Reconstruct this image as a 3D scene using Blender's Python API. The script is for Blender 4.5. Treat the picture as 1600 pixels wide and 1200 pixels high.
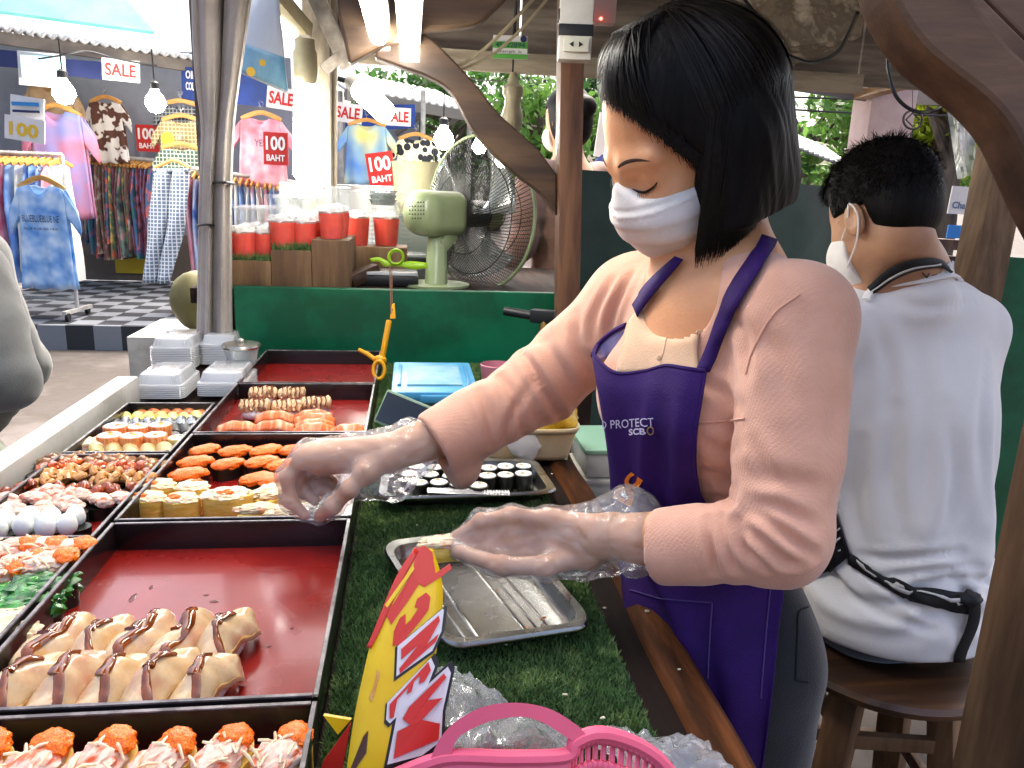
import bpy, bmesh, math, random
import numpy as np
from mathutils import Vector, Matrix, Euler
from mathutils.bvhtree import BVHTree

for o in list(bpy.data.objects): bpy.data.objects.remove(o, do_unlink=True)
SC = bpy.context.scene
COL = SC.collection

# ------------------------------------------------------------------ camera
CAMZ = 1.38; FPX = 1200.0
def _setup(vp=(642, 294), slope=0.038):
    v = np.array([(vp[0]-800)/FPX, (600-vp[1])/FPX, 1.0]); v /= np.linalg.norm(v)
    u = np.array([slope, 1, -(slope*v[0]+v[1])/v[2]]); u /= np.linalg.norm(u)
    return np.cross(u, v), v, u
XC, YC, ZC = _setup()
CAM = np.array([0, 0, CAMZ])
cam = bpy.data.cameras.new('camera'); cam.lens = 27.0; cam.sensor_width = 36.0
cam.clip_start = 0.02; cam.clip_end = 500
camo = bpy.data.objects.new('camera', cam); COL.objects.link(camo)
_R = np.array([[XC[0], XC[1], -XC[2]], [YC[0], YC[1], -YC[2]], [ZC[0], ZC[1], -ZC[2]]])
camo.matrix_world = Matrix([list(_R[i]) + [CAM[i]] for i in range(3)] + [[0, 0, 0, 1]])
SC.camera = camo

def ray(px, py):
    c = np.array([(px-800)/FPX, (600-py)/FPX, 1.0])
    return np.array([c@XC, c@YC, c@ZC])
def P(px, py, d): return CAM + ray(px, py)*d          # photo pixel at a camera distance
def atz(px, py, z):                                   # photo pixel on a level plane
    r = ray(px, py); return CAM + r*((z-CAMZ)/r[2])
def aty(px, py, y):                                   # photo pixel on an upright plane across the counter
    r = ray(px, py); return CAM + r*(y/r[1])
CR = np.array([XC[0], YC[0], ZC[0]]); CU = np.array([XC[1], YC[1], ZC[1]]); CF = np.array([XC[2], YC[2], ZC[2]])

# ------------------------------------------------------------------ sky, sun, exposure
SUN_EL, SUN_AZ = math.radians(58), math.radians(25)     # azimuth clockwise from +Y
W = bpy.data.worlds.new('World'); SC.world = W; W.use_nodes = True
nt = W.node_tree; nt.nodes.clear()
sky = nt.nodes.new('ShaderNodeTexSky'); sky.sky_type = 'NISHITA'; sky.sun_disc = False
sky.sun_elevation = SUN_EL; sky.sun_rotation = SUN_AZ; sky.dust_density = 9.0; sky.air_density = .7; sky.ozone_density = 1.0
bg = nt.nodes.new('ShaderNodeBackground'); bg.inputs['Strength'].default_value = 0.15
wo = nt.nodes.new('ShaderNodeOutputWorld')
nt.links.new(sky.outputs[0], bg.inputs[0]); nt.links.new(bg.outputs[0], wo.inputs[0])
sl = bpy.data.lights.new('sun', 'SUN'); sl.energy = 1.0; sl.angle = math.radians(15); sl.color = (1, .96, .9)
so = bpy.data.objects.new('sun', sl); COL.objects.link(so)
sdir = Vector((math.sin(SUN_AZ)*math.cos(SUN_EL), math.cos(SUN_AZ)*math.cos(SUN_EL), math.sin(SUN_EL)))
so.rotation_euler = sdir.to_track_quat('Z', 'Y').to_euler(); so.location = (0, 0, 12)
vs = SC.view_settings
vs.view_transform = 'Standard'; vs.look = 'None'; vs.exposure = 2.1; vs.gamma = 1.0; vs.use_curve_mapping = False
SC.cycles.use_denoising = True
SC.cycles.max_bounces = 10; SC.cycles.transparent_max_bounces = 24
SC.cycles.sample_clamp_indirect = 6.0
SC.cycles.caustics_reflective = False; SC.cycles.caustics_refractive = False
RNG = random.Random(7)
# ------------------------------------------------------------------ helpers: objects
def V3(p): return np.array([float(p[0]), float(p[1]), float(p[2])])
def thing(name, label, cat, loc=(0, 0, 0), group=None, rz=0):
    o = bpy.data.objects.new(name, None); COL.objects.link(o)
    o.location = [float(c) for c in loc]; o.rotation_euler = (0, 0, rz); o.empty_display_size = .05
    o['label'] = label; o['category'] = cat
    if group: o['group'] = group
    return o
def tag(o, label, cat, group=None, kind=None):
    if label: o['label'] = label
    if cat: o['category'] = cat
    if group: o['group'] = group
    if kind: o['kind'] = kind
    return o
def copy_tree(o, parent=None):
    c = o.copy(); COL.objects.link(c); c.parent = parent
    for ch in o.children: copy_tree(ch, c)
    return c
def place(o, loc, rz=0, rx=0, ry=0, s=1):
    o.location = [float(c) for c in loc]; o.rotation_euler = (rx, ry, rz)
    o.scale = (s, s, s) if not isinstance(s, (tuple, list)) else s
    return o

class MB:
    """collects shapes; build() links them as one mesh object"""
    def __init__(s): s.v = []; s.f = []; s.m = []; s.mi = 0
    def add(s, v, f):
        b = len(s.v); s.v.extend([tuple(map(float, q)) for q in v])
        s.f.extend([tuple(i+b for i in q) for q in f]); s.m.extend([s.mi]*len(f)); return s
    def box(s, c, size, rot=None, bev=0):
        x, y, z = [q/2 for q in size]
        if bev <= 0:
            v = [(a*x, b*y, d*z) for a in (-1, 1) for b in (-1, 1) for d in (-1, 1)]
            f = [(0, 1, 3, 2), (4, 6, 7, 5), (0, 4, 5, 1), (2, 3, 7, 6), (0, 2, 6, 4), (1, 5, 7, 3)]
        else:
            e = min(bev, x*.9, y*.9, z*.9)
            bm = bmesh.new(); bmesh.ops.create_cube(bm, size=1)
            for q in bm.verts: q.co = Vector((q.co.x*2*x, q.co.y*2*y, q.co.z*2*z))
            bmesh.ops.bevel(bm, geom=list(bm.edges), offset=e, segments=2, affect='EDGES', profile=.6)
            bm.verts.index_update(); v = [tuple(q.co) for q in bm.verts]; f = [tuple(q.index for q in t.verts) for t in bm.faces]; bm.free()
        if rot is not None:
            R = np.array(rot); v = [R@np.array(q) for q in v]
        return s.add([np.array(q)+V3(c) for q in v], f)
    def bar(s, p0, p1, w, h, up=(0, 0, 1), bev=0):
        p0, p1 = V3(p0), V3(p1); d = p1-p0; L = np.linalg.norm(d); d = d/L
        u = V3(up); x = np.cross(d, u); x /= np.linalg.norm(x); u = np.cross(x, d)
        return s.box((p0+p1)/2, (w, L, h), np.stack([x, d, u], 1), bev)
    def cyl(s, p0, p1, r0, r1=None, n=12, caps=True):
        r1 = r0 if r1 is None else r1
        return s.tube([p0, p1], [r0, r1], n, caps)
    def tube(s, pts, r, n=8, caps=True, closed=False, flat=1.0, up=None):
        pts = [V3(p) for p in pts]; m = len(pts)
        rr = [r]*m if not hasattr(r, '__len__') else list(r)
        v = []; f = []; pu = None
        for i in range(m):
            a = pts[(i-1) % m] if (closed or i > 0) else pts[i]
            b = pts[(i+1) % m] if (closed or i < m-1) else pts[i]
            d = b-a; L = np.linalg.norm(d); d = d/L if L > 1e-12 else np.array([0, 0, 1.])
            if pu is None:
                q = V3(up) if up is not None else (np.array([0, 0, 1.]) if abs(d[2]) < .9 else np.array([1., 0, 0]))
            else: q = pu
            x = np.cross(d, q); x /= max(np.linalg.norm(x), 1e-9); q = np.cross(x, d); pu = q
            for k in range(n):
                t = 2*math.pi*k/n; v.append(pts[i]+rr[i]*(math.cos(t)*x+flat*math.sin(t)*q))
        for i in range(m if closed else m-1):
            j = (i+1) % m
            for k in range(n):
                k2 = (k+1) % n; f.append((i*n+k, i*n+k2, j*n+k2, j*n+k))
        if caps and not closed:
            f.append(tuple(range(n))[::-1]); f.append(tuple((m-1)*n+k for k in range(n)))
        return s.add(v, f)
    def lathe(s, prof, c=(0, 0, 0), n=24, axis=None, sx=1, sy=1, wob=None):
        """prof: (radius, height) list"""
        R = np.eye(3)
        if axis is not None:
            z = V3(axis); z /= np.linalg.norm(z); a = np.array([1., 0, 0]) if abs(z[0]) < .9 else np.array([0, 1., 0])
            x = np.cross(a, z); x /= np.linalg.norm(x); R = np.stack([x, np.cross(z, x), z], 1)
        v = []; f = []; m = len(prof)
        for r, h in prof:
            for k in range(n):
                t = 2*math.pi*k/n; w = 1 if wob is None else wob(t)
                v.append(R@np.array([r*w*sx*math.cos(t), r*w*sy*math.sin(t), h])+V3(c))
        for i in range(m-1):
            for k in range(n):
                k2 = (k+1) % n; f.append((i*n+k, i*n+k2, (i+1)*n+k2, (i+1)*n+k))
        if prof[0][0] > 1e-6: f.append(tuple(range(n))[::-1])
        if prof[-1][0] > 1e-6: f.append(tuple((m-1)*n+k for k in range(n)))
        return s.add(v, f)
    def prism(s, pts, off):
        """polygon in 3D extruded by the vector off"""
        n = len(pts); o = V3(off); v = [V3(p) for p in pts]+[V3(p)+o for p in pts]
        f = [tuple(range(n))[::-1], tuple(n+i for i in range(n))]+[(i, (i+1) % n, n+(i+1) % n, n+i) for i in range(n)]
        return s.add(v, f)
    def sheet(s, fn, nu, nv, closeu=False):
        v = [fn(i/(nu if closeu else nu-1), j/(nv-1)) for i in range(nu) for j in range(nv)]
        f = [(i*nv+j, ((i+1) % nu)*nv+j, ((i+1) % nu)*nv+j+1, i*nv+j+1) for i in range(nu if closeu else nu-1) for j in range(nv-1)]
        return s.add(v, f)
    def blob(s, c, size, seed=0, amp=.1, freq=2.0, sub=3, rot=None, flat=None, power=1):
        bm = bmesh.new(); bmesh.ops.create_icosphere(bm, subdivisions=sub, radius=1)
        bm.verts.index_update()
        v = np.array([q.co[:] for q in bm.verts]); f = [tuple(q.index for q in t.verts) for t in bm.faces]; bm.free()
        n = vnoise(v*freq+seed*7.31)*2-1
        n2 = vnoise(v*freq*2.3+seed*3.7+11)*2-1
        v = v*(1+amp*n+amp*.5*n2)[:, None]
        if power != 1: v = np.sign(v)*np.abs(v)**power
        if flat is not None: v[:, 2] = np.maximum(v[:, 2], flat)
        v = v*np.array(size)/2
        if rot is not None: v = v@np.array(rot).T
        return s.add(v+V3(c), f)
    def build(s, name, mat, parent=None, smooth=True, auto=40, origin=None, solid=0, sub=0, bevel=0, world=True):
        me = bpy.data.meshes.new(name)
        v = np.array(s.v) if s.v else np.zeros((0, 3))
        top = parent is None
        if top and origin is None and len(v):
            origin = np.array([(v[:, 0].min()+v[:, 0].max())/2, (v[:, 1].min()+v[:, 1].max())/2, v[:, 2].min()])
        off = V3(origin) if (top and origin is not None) else np.zeros(3)
        me.from_pydata([tuple(q-off) for q in v], [], s.f); me.update()
        mats = mat if isinstance(mat, (list, tuple)) else [mat]
        for m in mats: me.materials.append(m)
        if len(mats) > 1: me.polygons.foreach_set('material_index', s.m)
        return finish(me, name, parent, off, smooth, auto, solid, sub, bevel)
def root_loc(p):
    while p.parent: p = p.parent
    return p
def finish(me, name, parent, off=(0, 0, 0), smooth=True, auto=40, solid=0, sub=0, bevel=0):
    o = bpy.data.objects.new(name, me); COL.objects.link(o); o.location = [float(c) for c in off]
    if parent is not None:
        o.parent = parent
        if parent.parent is None: o.matrix_parent_inverse = Matrix.Translation(-Vector(parent.location)) if parent.rotation_euler[2] == 0 else (Matrix.Translation(parent.location) @ parent.rotation_euler.to_matrix().to_4x4()).inverted()
    if smooth:
        me.polygons.foreach_set('use_smooth', [True]*len(me.polygons))
        if auto and auto < 180:
            try: me.set_sharp_from_angle(angle=math.radians(auto))
            except Exception: pass
    if sub:
        m = o.modifiers.new('sub', 'SUBSURF'); m.levels = sub; m.render_levels = sub
    if solid:
        m = o.modifiers.new('solid', 'SOLIDIFY'); m.thickness = solid; m.offset = 0
    if bevel:
        m = o.modifiers.new('bevel', 'BEVEL'); m.width = bevel; m.segments = 2; m.limit_method = 'ANGLE'; m.angle_limit = math.radians(50)
    return o
def np_mesh(name, v, f, mat, parent=None, smooth=True, auto=0, origin=None, solid=0):
    """fast mesh from numpy arrays (all faces the same size)"""
    v = np.asarray(v, dtype=np.float64); f = np.asarray(f, dtype=np.int32); off = np.zeros(3)
    if parent is None:
        off = V3(origin) if origin is not None else np.array([(v[:, 0].min()+v[:, 0].max())/2, (v[:, 1].min()+v[:, 1].max())/2, v[:, 2].min()])
    me = bpy.data.meshes.new(name); k = f.shape[1]
    me.vertices.add(len(v)); me.vertices.foreach_set('co', (v-off).astype(np.float32).ravel())
    me.loops.add(f.size); me.loops.foreach_set('vertex_index', f.ravel())
    me.polygons.add(len(f)); me.polygons.foreach_set('loop_start', np.arange(0, f.size, k, dtype=np.int32))
    me.update(calc_edges=True); me.validate()
    me.materials.append(mat)
    return finish(me, name, parent, off, smooth, auto, solid)

# ------------------------------------------------------------------ helpers: noise and implicit surfaces
_T = np.random.RandomState(3).rand(64, 64, 64).astype(np.float32)
def vnoise(p):
    p = np.asarray(p, dtype=np.float32); i = np.floor(p).astype(np.int32); t = p-i; t = t*t*(3-2*t); i &= 63; j = (i+1) & 63
    x0, y0, z0 = i[..., 0], i[..., 1], i[..., 2]; x1, y1, z1 = j[..., 0], j[..., 1], j[..., 2]
    tx, ty, tz = t[..., 0], t[..., 1], t[..., 2]
    a = _T[x0, y0, z0]*(1-tx)+_T[x1, y0, z0]*tx; b = _T[x0, y1, z0]*(1-tx)+_T[x1, y1, z0]*tx
    c = _T[x0, y0, z1]*(1-tx)+_T[x1, y0, z1]*tx; d = _T[x0, y1, z1]*(1-tx)+_T[x1, y1, z1]*tx
    return (a*(1-ty)+b*ty)*(1-tz)+(c*(1-ty)+d*ty)*tz
class Field:
    """a signed distance grid; shapes are blended into it and the zero surface is meshed"""
    def __init__(s, lo, hi, res):
        s.lo = V3(lo); s.res = res
        s.n = [int(math.ceil((hi[k]-lo[k])/res))+1 for k in range(3)]
        s.a = np.full(s.n, .2, np.float32)
        s.ax = [(s.lo[k]+res*np.arange(s.n[k])).astype(np.float32) for k in range(3)]
    def sub(s, lo, hi):
        sl = []
        for k in range(3):
            i0 = max(0, int((lo[k]-s.lo[k])/s.res)); i1 = min(s.n[k], int((hi[k]-s.lo[k])/s.res)+2)
            if i1 <= i0: return None
            sl.append(slice(i0, i1))
        sl = tuple(sl)
        g = np.stack(np.meshgrid(s.ax[0][sl[0]], s.ax[1][sl[1]], s.ax[2][sl[2]], indexing='ij'), -1)
        return sl, g
    def put(s, fn, lo, hi, k=.01, op='add'):
        r = s.sub(np.array(lo)-k-.02, np.array(hi)+k+.02)
        if r is None: return s
        sl, g = r; d = fn(g).astype(np.float32); a = s.a[sl]
        if op == 'add':
            h = np.clip(.5+.5*(a-d)/k, 0, 1); s.a[sl] = a*(1-h)+d*h-k*h*(1-h)
        else:
            h = np.clip(.5-.5*(a+d)/k, 0, 1); s.a[sl] = a*(1-h)-d*h+k*h*(1-h)
        return s
    def cone(s, a, b, ra, rb, k=.01, op='add', fold=None, flat=None):
        """tapered capsule; flat=(dir, factor) squashes along dir"""
        a, b = V3(a), V3(b); R = max(ra, rb)*1.3
        def fn(g):
            if flat is not None:
                n = V3(flat[0]); n /= np.linalg.norm(n); q = g-a; g = a+q+((q@n)*(1/flat[1]-1))[..., None]*n
            ab = b-a; L2 = ab@ab; q = g-a.astype(np.float32); t = np.clip((q@ab)/L2, 0, 1)
            d = np.linalg.norm(q-t[..., None]*ab, axis=-1); r = ra+(rb-ra)*t
            if fold is not None: r = r+fold(g, t)
            return d-r
        return s.put(fn, np.minimum(a, b)-R, np.maximum(a, b)+R, k, op)
    def chain(s, pts, rad, k=.006, **kw):
        for i in range(len(pts)-1): s.cone(pts[i], pts[i+1], rad[i], rad[i+1], k, **kw)
        return s
    def ell(s, c, r, rot=None, k=.01, op='add', noise=None):
        c = V3(c); r = np.array(r, float); R = max(r)
        Rm = np.eye(3) if rot is None else np.array(rot)     # columns: local axes
        def fn(g):
            q = (g-c)@Rm; k0 = np.linalg.norm(q/r, axis=-1); k1 = np.linalg.norm(q/(r*r), axis=-1)+1e-6
            d = k0*(k0-1)/k1
            if noise is not None: d = d+noise(g)
            return d
        return s.put(fn, c-R, c+R, k, op)
    def rbox(s, c, h, rad, rot=None, k=.005, op='add'):
        c = V3(c); h = np.array(h, float); R = np.linalg.norm(h)+rad
        Rm = np.eye(3) if rot is None else np.array(rot)
        def fn(g):
            q = np.abs((g-c)@Rm)-(h-rad)
            return np.linalg.norm(np.maximum(q, 0), axis=-1)+np.minimum(q.max(-1), 0)-rad
        return s.put(fn, c-R, c+R, k, op)
    def warp(s, fn):
        r = s.sub(s.lo, s.lo+np.array(s.n)*s.res); s.a[r[0]] += fn(r[1]).astype(np.float32); return s
    def mesh(s):
        a = s.a.copy(); a[0] = a[-1] = .01; a[:, 0] = a[:, -1] = .01; a[:, :, 0] = a[:, :, -1] = .01
        a[a == 0] = 1e-6
        n = np.array(a.shape)-1; pos = np.zeros((*n, 3), np.float32); cnt = np.zeros(n, np.float32)
        C = [(i, j, k) for i in (0, 1) for j in (0, 1) for k in (0, 1)]
        cs = lambda c: a[c[0]:c[0]+n[0], c[1]:c[1]+n[1], c[2]:c[2]+n[2]]
        for p in C:
            for ax in range(3):
                if p[ax]: continue
                q = list(p); q[ax] = 1; A = cs(p); B = cs(q); m = (A > 0) != (B > 0)
                idx = np.nonzero(m); t = A[idx]/(A[idx]-B[idx])
                w = np.zeros((len(t), 3), np.float32); w[:] = p; w[:, ax] = t
                pos[idx] += w; cnt[idx] += 1
        ids = np.full(n, -1, np.int64); act = np.nonzero(cnt > 0); ids[act] = np.arange(len(act[0]))
        v = pos[act]/cnt[act][:, None]+np.stack(act, 1); v = v*s.res+s.lo
        F = []
        for ax in range(3):
            b, c = (ax+1) % 3, (ax+2) % 3
            lo = [slice(None)]*3; hi = [slice(None)]*3
            lo[ax] = slice(0, -1); hi[ax] = slice(1, None)
            for t in (b, c): lo[t] = slice(1, -1); hi[t] = slice(1, -1)
            A = a[tuple(lo)]; B = a[tuple(hi)]; m = (A > 0) != (B > 0); idx = np.array(np.nonzero(m)).T
            if not len(idx): continue
            o = idx.copy(); o[:, b] += 1; o[:, c] += 1      # grid edge start
            def cell(db, dc):
                q = o.copy(); q[:, b] -= db; q[:, c] -= dc; return ids[q[:, 0], q[:, 1], q[:, 2]]
            quad = np.stack([cell(1, 1), cell(0, 1), cell(0, 0), cell(1, 0)], 1)
            fl = (A[m] > 0); quad[fl] = quad[fl][:, ::-1]; F.append(quad)
        return v, np.concatenate(F)
def relax(v, f, it=2, w=.5):
    """a few passes of Laplacian smoothing"""
    e = np.concatenate([f[:, [0, 1]], f[:, [1, 2]], f[:, [2, 3]], f[:, [3, 0]]]); i = np.concatenate([e[:, 0], e[:, 1]]); j = np.concatenate([e[:, 1], e[:, 0]])
    n = len(v); c = np.maximum(np.bincount(i, minlength=n), 1)[:, None]
    for _ in range(it):
        s = np.stack([np.bincount(i, weights=v[j, k], minlength=n) for k in range(3)], 1); v = v*(1-w)+w*s/c
    return v

# ------------------------------------------------------------------ helpers: materials
def col(c):
    if isinstance(c, str):
        c = c.lstrip('#'); c = [int(c[i:i+2], 16)/255 for i in (0, 2, 4)]
        c = [q/12.92 if q <= .04045 else ((q+.055)/1.055)**2.4 for q in c]
    return (c[0], c[1], c[2], 1)
_M = {}
def mat(name, c, rough=.5, metal=0, c2=None, vs=30, var=.5, bump=0, bs=80, stretch=(1, 1, 1), spec=.5, coat=0, trans=0, ior=1.45, sss=0,
        rand=0, alpha=1, emit=0, c3=None, vor=False, sheen=0, detail=4, rvar=.0, sharp=False):
    if name in _M: return _M[name]
    m = bpy.data.materials.new(name); m.use_nodes = True; n = m.node_tree; N = n.nodes; L = n.links
    b = N['Principled BSDF']; b.inputs['Roughness'].default_value = rough; b.inputs['Metallic'].default_value = metal
    b.inputs['Specular IOR Level'].default_value = spec; b.inputs['Coat Weight'].default_value = coat; b.inputs['IOR'].default_value = ior
    b.inputs['Coat Roughness'].default_value = .08
    b.inputs['Transmission Weight'].default_value = trans; b.inputs['Alpha'].default_value = alpha
    if sheen: b.inputs['Sheen Weight'].default_value = sheen
    if sss:
        b.inputs['Subsurface Weight'].default_value = sss; b.inputs['Subsurface Radius'].default_value = (.012, .006, .003); b.inputs['Subsurface Scale'].default_value = 1
    tc = N.new('ShaderNodeTexCoord'); mp = N.new('ShaderNodeMapping'); mp.inputs['Scale'].default_value = stretch
    L.new(tc.outputs['Object'], mp.inputs[0]); vec = mp.outputs[0]
    if rand:
        oi = N.new('ShaderNodeObjectInfo'); ad = N.new('ShaderNodeVectorMath'); ad.operation = 'ADD'
        mu = N.new('ShaderNodeMath'); mu.operation = 'MULTIPLY'; mu.inputs[1].default_value = 17.0
        L.new(oi.outputs['Random'], mu.inputs[0]); L.new(mp.outputs[0], ad.inputs[0]); L.new(mu.outputs[0], ad.inputs[1]); vec = ad.outputs[0]
    b.inputs['Base Color'].default_value = col(c)
    out = None
    if c2 is not None:
        if vor:
            nz = N.new('ShaderNodeTexVoronoi'); nz.inputs['Scale'].default_value = vs; fac = nz.outputs['Distance']
        else:
            nz = N.new('ShaderNodeTexNoise'); nz.inputs['Scale'].default_value = vs; nz.inputs['Detail'].default_value = detail; nz.inputs['Roughness'].default_value = .6; fac = nz.outputs['Fac']
        L.new(vec, nz.inputs['Vector'])
        rp = N.new('ShaderNodeValToRGB'); e = rp.color_ramp.elements
        w = (1-var)*.28
        e[0].position = .3+w*.6; e[0].color = col(c); e[1].position = .7-w*.6; e[1].color = col(c2)
        if sharp: e[0].position = .49; e[1].position = .52
        if c3 is not None: q = e.new(.5 if not sharp else .505); q.color = col(c3)
        L.new(fac, rp.inputs[0]); out = rp.outputs[0]
    if rand:
        hs = N.new('ShaderNodeHueSaturation'); mr = N.new('ShaderNodeMapRange'); mr.inputs[3].default_value = 1-rand; mr.inputs[4].default_value = 1+rand
        L.new(oi.outputs['Random'], mr.inputs[0]); L.new(mr.outputs[0], hs.inputs['Value'])
        if out is None: hs.inputs['Color'].default_value = col(c)
        else: L.new(out, hs.inputs['Color'])
        out = hs.outputs[0]
    if out is not None: L.new(out, b.inputs['Base Color'])
    if rvar:
        n3 = N.new('ShaderNodeTexNoise'); n3.inputs['Scale'].default_value = vs*.6; n3.inputs['Detail'].default_value = 5; L.new(vec, n3.inputs['Vector'])
        m3 = N.new('ShaderNodeMapRange'); m3.inputs[1].default_value = .3; m3.inputs[2].default_value = .7; m3.inputs[3].default_value = max(0, rough-rvar); m3.inputs[4].default_value = min(1, rough+rvar)
        L.new(n3.outputs['Fac'], m3.inputs[0]); L.new(m3.outputs[0], b.inputs['Roughness'])
    if bump:
        nb = N.new('ShaderNodeTexNoise'); nb.inputs['Scale'].default_value = bs; nb.inputs['Detail'].default_value = 5; L.new(vec, nb.inputs['Vector'])
        bp = N.new('ShaderNodeBump'); bp.inputs['Strength'].default_value = 1; bp.inputs['Distance'].default_value = bump
        L.new(nb.outputs['Fac'], bp.inputs['Height']); L.new(bp.outputs[0], b.inputs['Normal'])
    if emit:
        b.inputs['Emission Color'].default_value = col(c); b.inputs['Emission Strength'].default_value = emit
    _M[name] = m; return m
def film(name, c=(.9, .9, .9), clear=.7, rough=.15, bump=.002, bs=60, gloss=.5, stretch=(1, 1, 1), fres=1.0):
    """thin clear plastic: see-through with some diffuse haze and gloss"""
    if name in _M: return _M[name]
    m = bpy.data.materials.new(name); m.use_nodes = True; n = m.node_tree; N = n.nodes; L = n.links; N.clear()
    out = N.new('ShaderNodeOutputMaterial'); tr = N.new('ShaderNodeBsdfTransparent'); b = N.new('ShaderNodeBsdfPrincipled')
    tr.inputs[0].default_value = (.97, .98, .98, 1)
    b.inputs['Base Color'].default_value = col(c); b.inputs['Roughness'].default_value = rough; b.inputs['Specular IOR Level'].default_value = gloss
    mx = N.new('ShaderNodeMixShader'); mx.inputs[0].default_value = 1-clear
    L.new(tr.outputs[0], mx.inputs[1]); L.new(b.outputs[0], mx.inputs[2]); 
    gl = N.new('ShaderNodeBsdfGlossy'); gl.inputs['Roughness'].default_value = rough; fr = N.new('ShaderNodeFresnel'); fr.inputs[0].default_value = 1.5
    m2 = N.new('ShaderNodeMixShader'); fm = N.new('ShaderNodeMath'); fm.operation = 'MULTIPLY'; fm.inputs[1].default_value = fres*.5; L.new(fr.outputs[0], fm.inputs[0]); L.new(fm.outputs[0], m2.inputs[0]); L.new(mx.outputs[0], m2.inputs[1]); L.new(gl.outputs[0], m2.inputs[2])
    L.new(m2.outputs[0], out.inputs[0])
    tc = N.new('ShaderNodeTexCoord'); mp = N.new('ShaderNodeMapping'); mp.inputs['Scale'].default_value = stretch
    nb = N.new('ShaderNodeTexNoise'); nb.inputs['Scale'].default_value = bs; nb.inputs['Detail'].default_value = 3; nb.inputs['Distortion'].default_value = 1.0
    L.new(tc.outputs['Object'], mp.inputs[0]); L.new(mp.outputs[0], nb.inputs['Vector'])
    bp = N.new('ShaderNodeBump'); bp.inputs['Distance'].default_value = bump; L.new(nb.outputs['Fac'], bp.inputs['Height'])
    for q in (b, gl, fr): L.new(bp.outputs[0], q.inputs['Normal'])
    _M[name] = m; return m
def wood(name, c, c2, c3=None, axis='z', scale=18, rough=.55, bump=.0015, coat=0):
    st = {'x': (.12, 1, 1), 'y': (1, .12, 1), 'z': (1, 1, .12)}[axis]
    return mat(name, c, rough, c2=c2, c3=c3, vs=scale, var=.6, bump=bump, bs=scale*3, stretch=st, coat=coat, detail=8, rvar=.12)
def emitter(name, c, strength):
    if name in _M: return _M[name]
    m = bpy.data.materials.new(name); m.use_nodes = True; b = m.node_tree.nodes['Principled BSDF']
    b.inputs['Base Color'].default_value = (.8, .8, .8, 1); b.inputs['Emission Color'].default_value = col(c); b.inputs['Emission Strength'].default_value = strength
    _M[name] = m; return m

# ------------------------------------------------------------------ helpers: lettering
def text_mesh(txt, size=1.0, bold=0.0, shear=0.0, spacing=1.0):
    cu = bpy.data.curves.new('t', 'FONT'); cu.body = txt; cu.size = size; cu.align_x = 'CENTER'; cu.align_y = 'CENTER'
    cu.offset = bold; cu.shear = shear; cu.space_character = spacing; cu.resolution_u = 3; cu.fill_mode = 'FRONT'
    o = bpy.data.objects.new('t', cu); COL.objects.link(o)
    dg = bpy.context.evaluated_depsgraph_get(); me = bpy.data.meshes.new_from_object(o.evaluated_get(dg))
    v = np.array([q.co[:] for q in me.vertices]) if len(me.vertices) else np.zeros((0, 3)); f = [tuple(p.vertices) for p in me.polygons]
    bpy.data.objects.remove(o); bpy.data.curves.remove(cu); bpy.data.meshes.remove(me)
    return v, f
def letters(name, txt, c, ux, uy, h, m, parent, bold=.02, width=None, lift=.002, spacing=1.0, shear=0):
    """flat lettering centred at c with text axes ux, uy; h is the letter height, width squeezes the line"""
    v, f = text_mesh(txt, 1, bold, shear, spacing); ux, uy = V3(ux), V3(uy); ux /= np.linalg.norm(ux); uy /= np.linalg.norm(uy); n = np.cross(ux, uy)
    cx = (v[:, 0].min()+v[:, 0].max())/2; cy = (v[:, 1].min()+v[:, 1].max())/2
    sy = h/(v[:, 1].max()-v[:, 1].min()); sx = sy if width is None else width/(v[:, 0].max()-v[:, 0].min())
    w = [V3(c)+ux*(q[0]-cx)*sx+uy*(q[1]-cy)*sy+n*lift for q in v]
    b = MB(); b.add(w, f); return b.build(name, m, parent, smooth=False)
def basis(z, up=(0, 0, 1)):
    z = V3(z); z /= np.linalg.norm(z); x = np.cross(V3(up), z); x /= np.linalg.norm(x); return np.stack([x, np.cross(z, x), z], 1)
def rotz(a): c, s = math.cos(a), math.sin(a); return np.array([[c, -s, 0], [s, c, 0], [0, 0, 1]])
def spline(pts, n):
    """Catmull-Rom through points (any dimension)"""
    p = np.array(pts, float); p = np.vstack([2*p[0]-p[1], p, 2*p[-1]-p[-2]]); out = []; m = len(p)-3
    for i in range(n):
        t = i/(n-1)*m; k = min(int(t), m-1); t -= k; a, b, c, d = p[k:k+4]
        out.append(.5*((2*b)+(-a+c)*t+(2*a-5*b+4*c-d)*t*t+(-a+3*b-3*c+d)*t**3))
    return np.array(out)
def surf(ctrl, nu, nv):
    """smooth surface through a grid of control points: returns [nu][nv] points"""
    c = np.array(ctrl, float); a = np.stack([spline(r, nv) for r in c]); return np.stack([spline(a[:, j], nu) for j in range(nv)], 1)
def surf_mesh(mb, g):
    nu, nv = g.shape[:2]; return mb.sheet(lambda u, v: g[int(round(u*(nu-1))), int(round(v*(nv-1)))], nu, nv)
# ================================================================== the ground
ZT = .92            # counter surface
ZR = .962           # tray rim
m_conc = mat('concrete', '#504945', .9, c2='#645d58', vs=1.6, var=.9, bump=.004, bs=14, c3='#474039')
g = MB(); g.box((0, 20, -.05), (700, 700, .1)); o = g.build('ground', m_conc, smooth=False); o['kind'] = 'structure'

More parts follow.
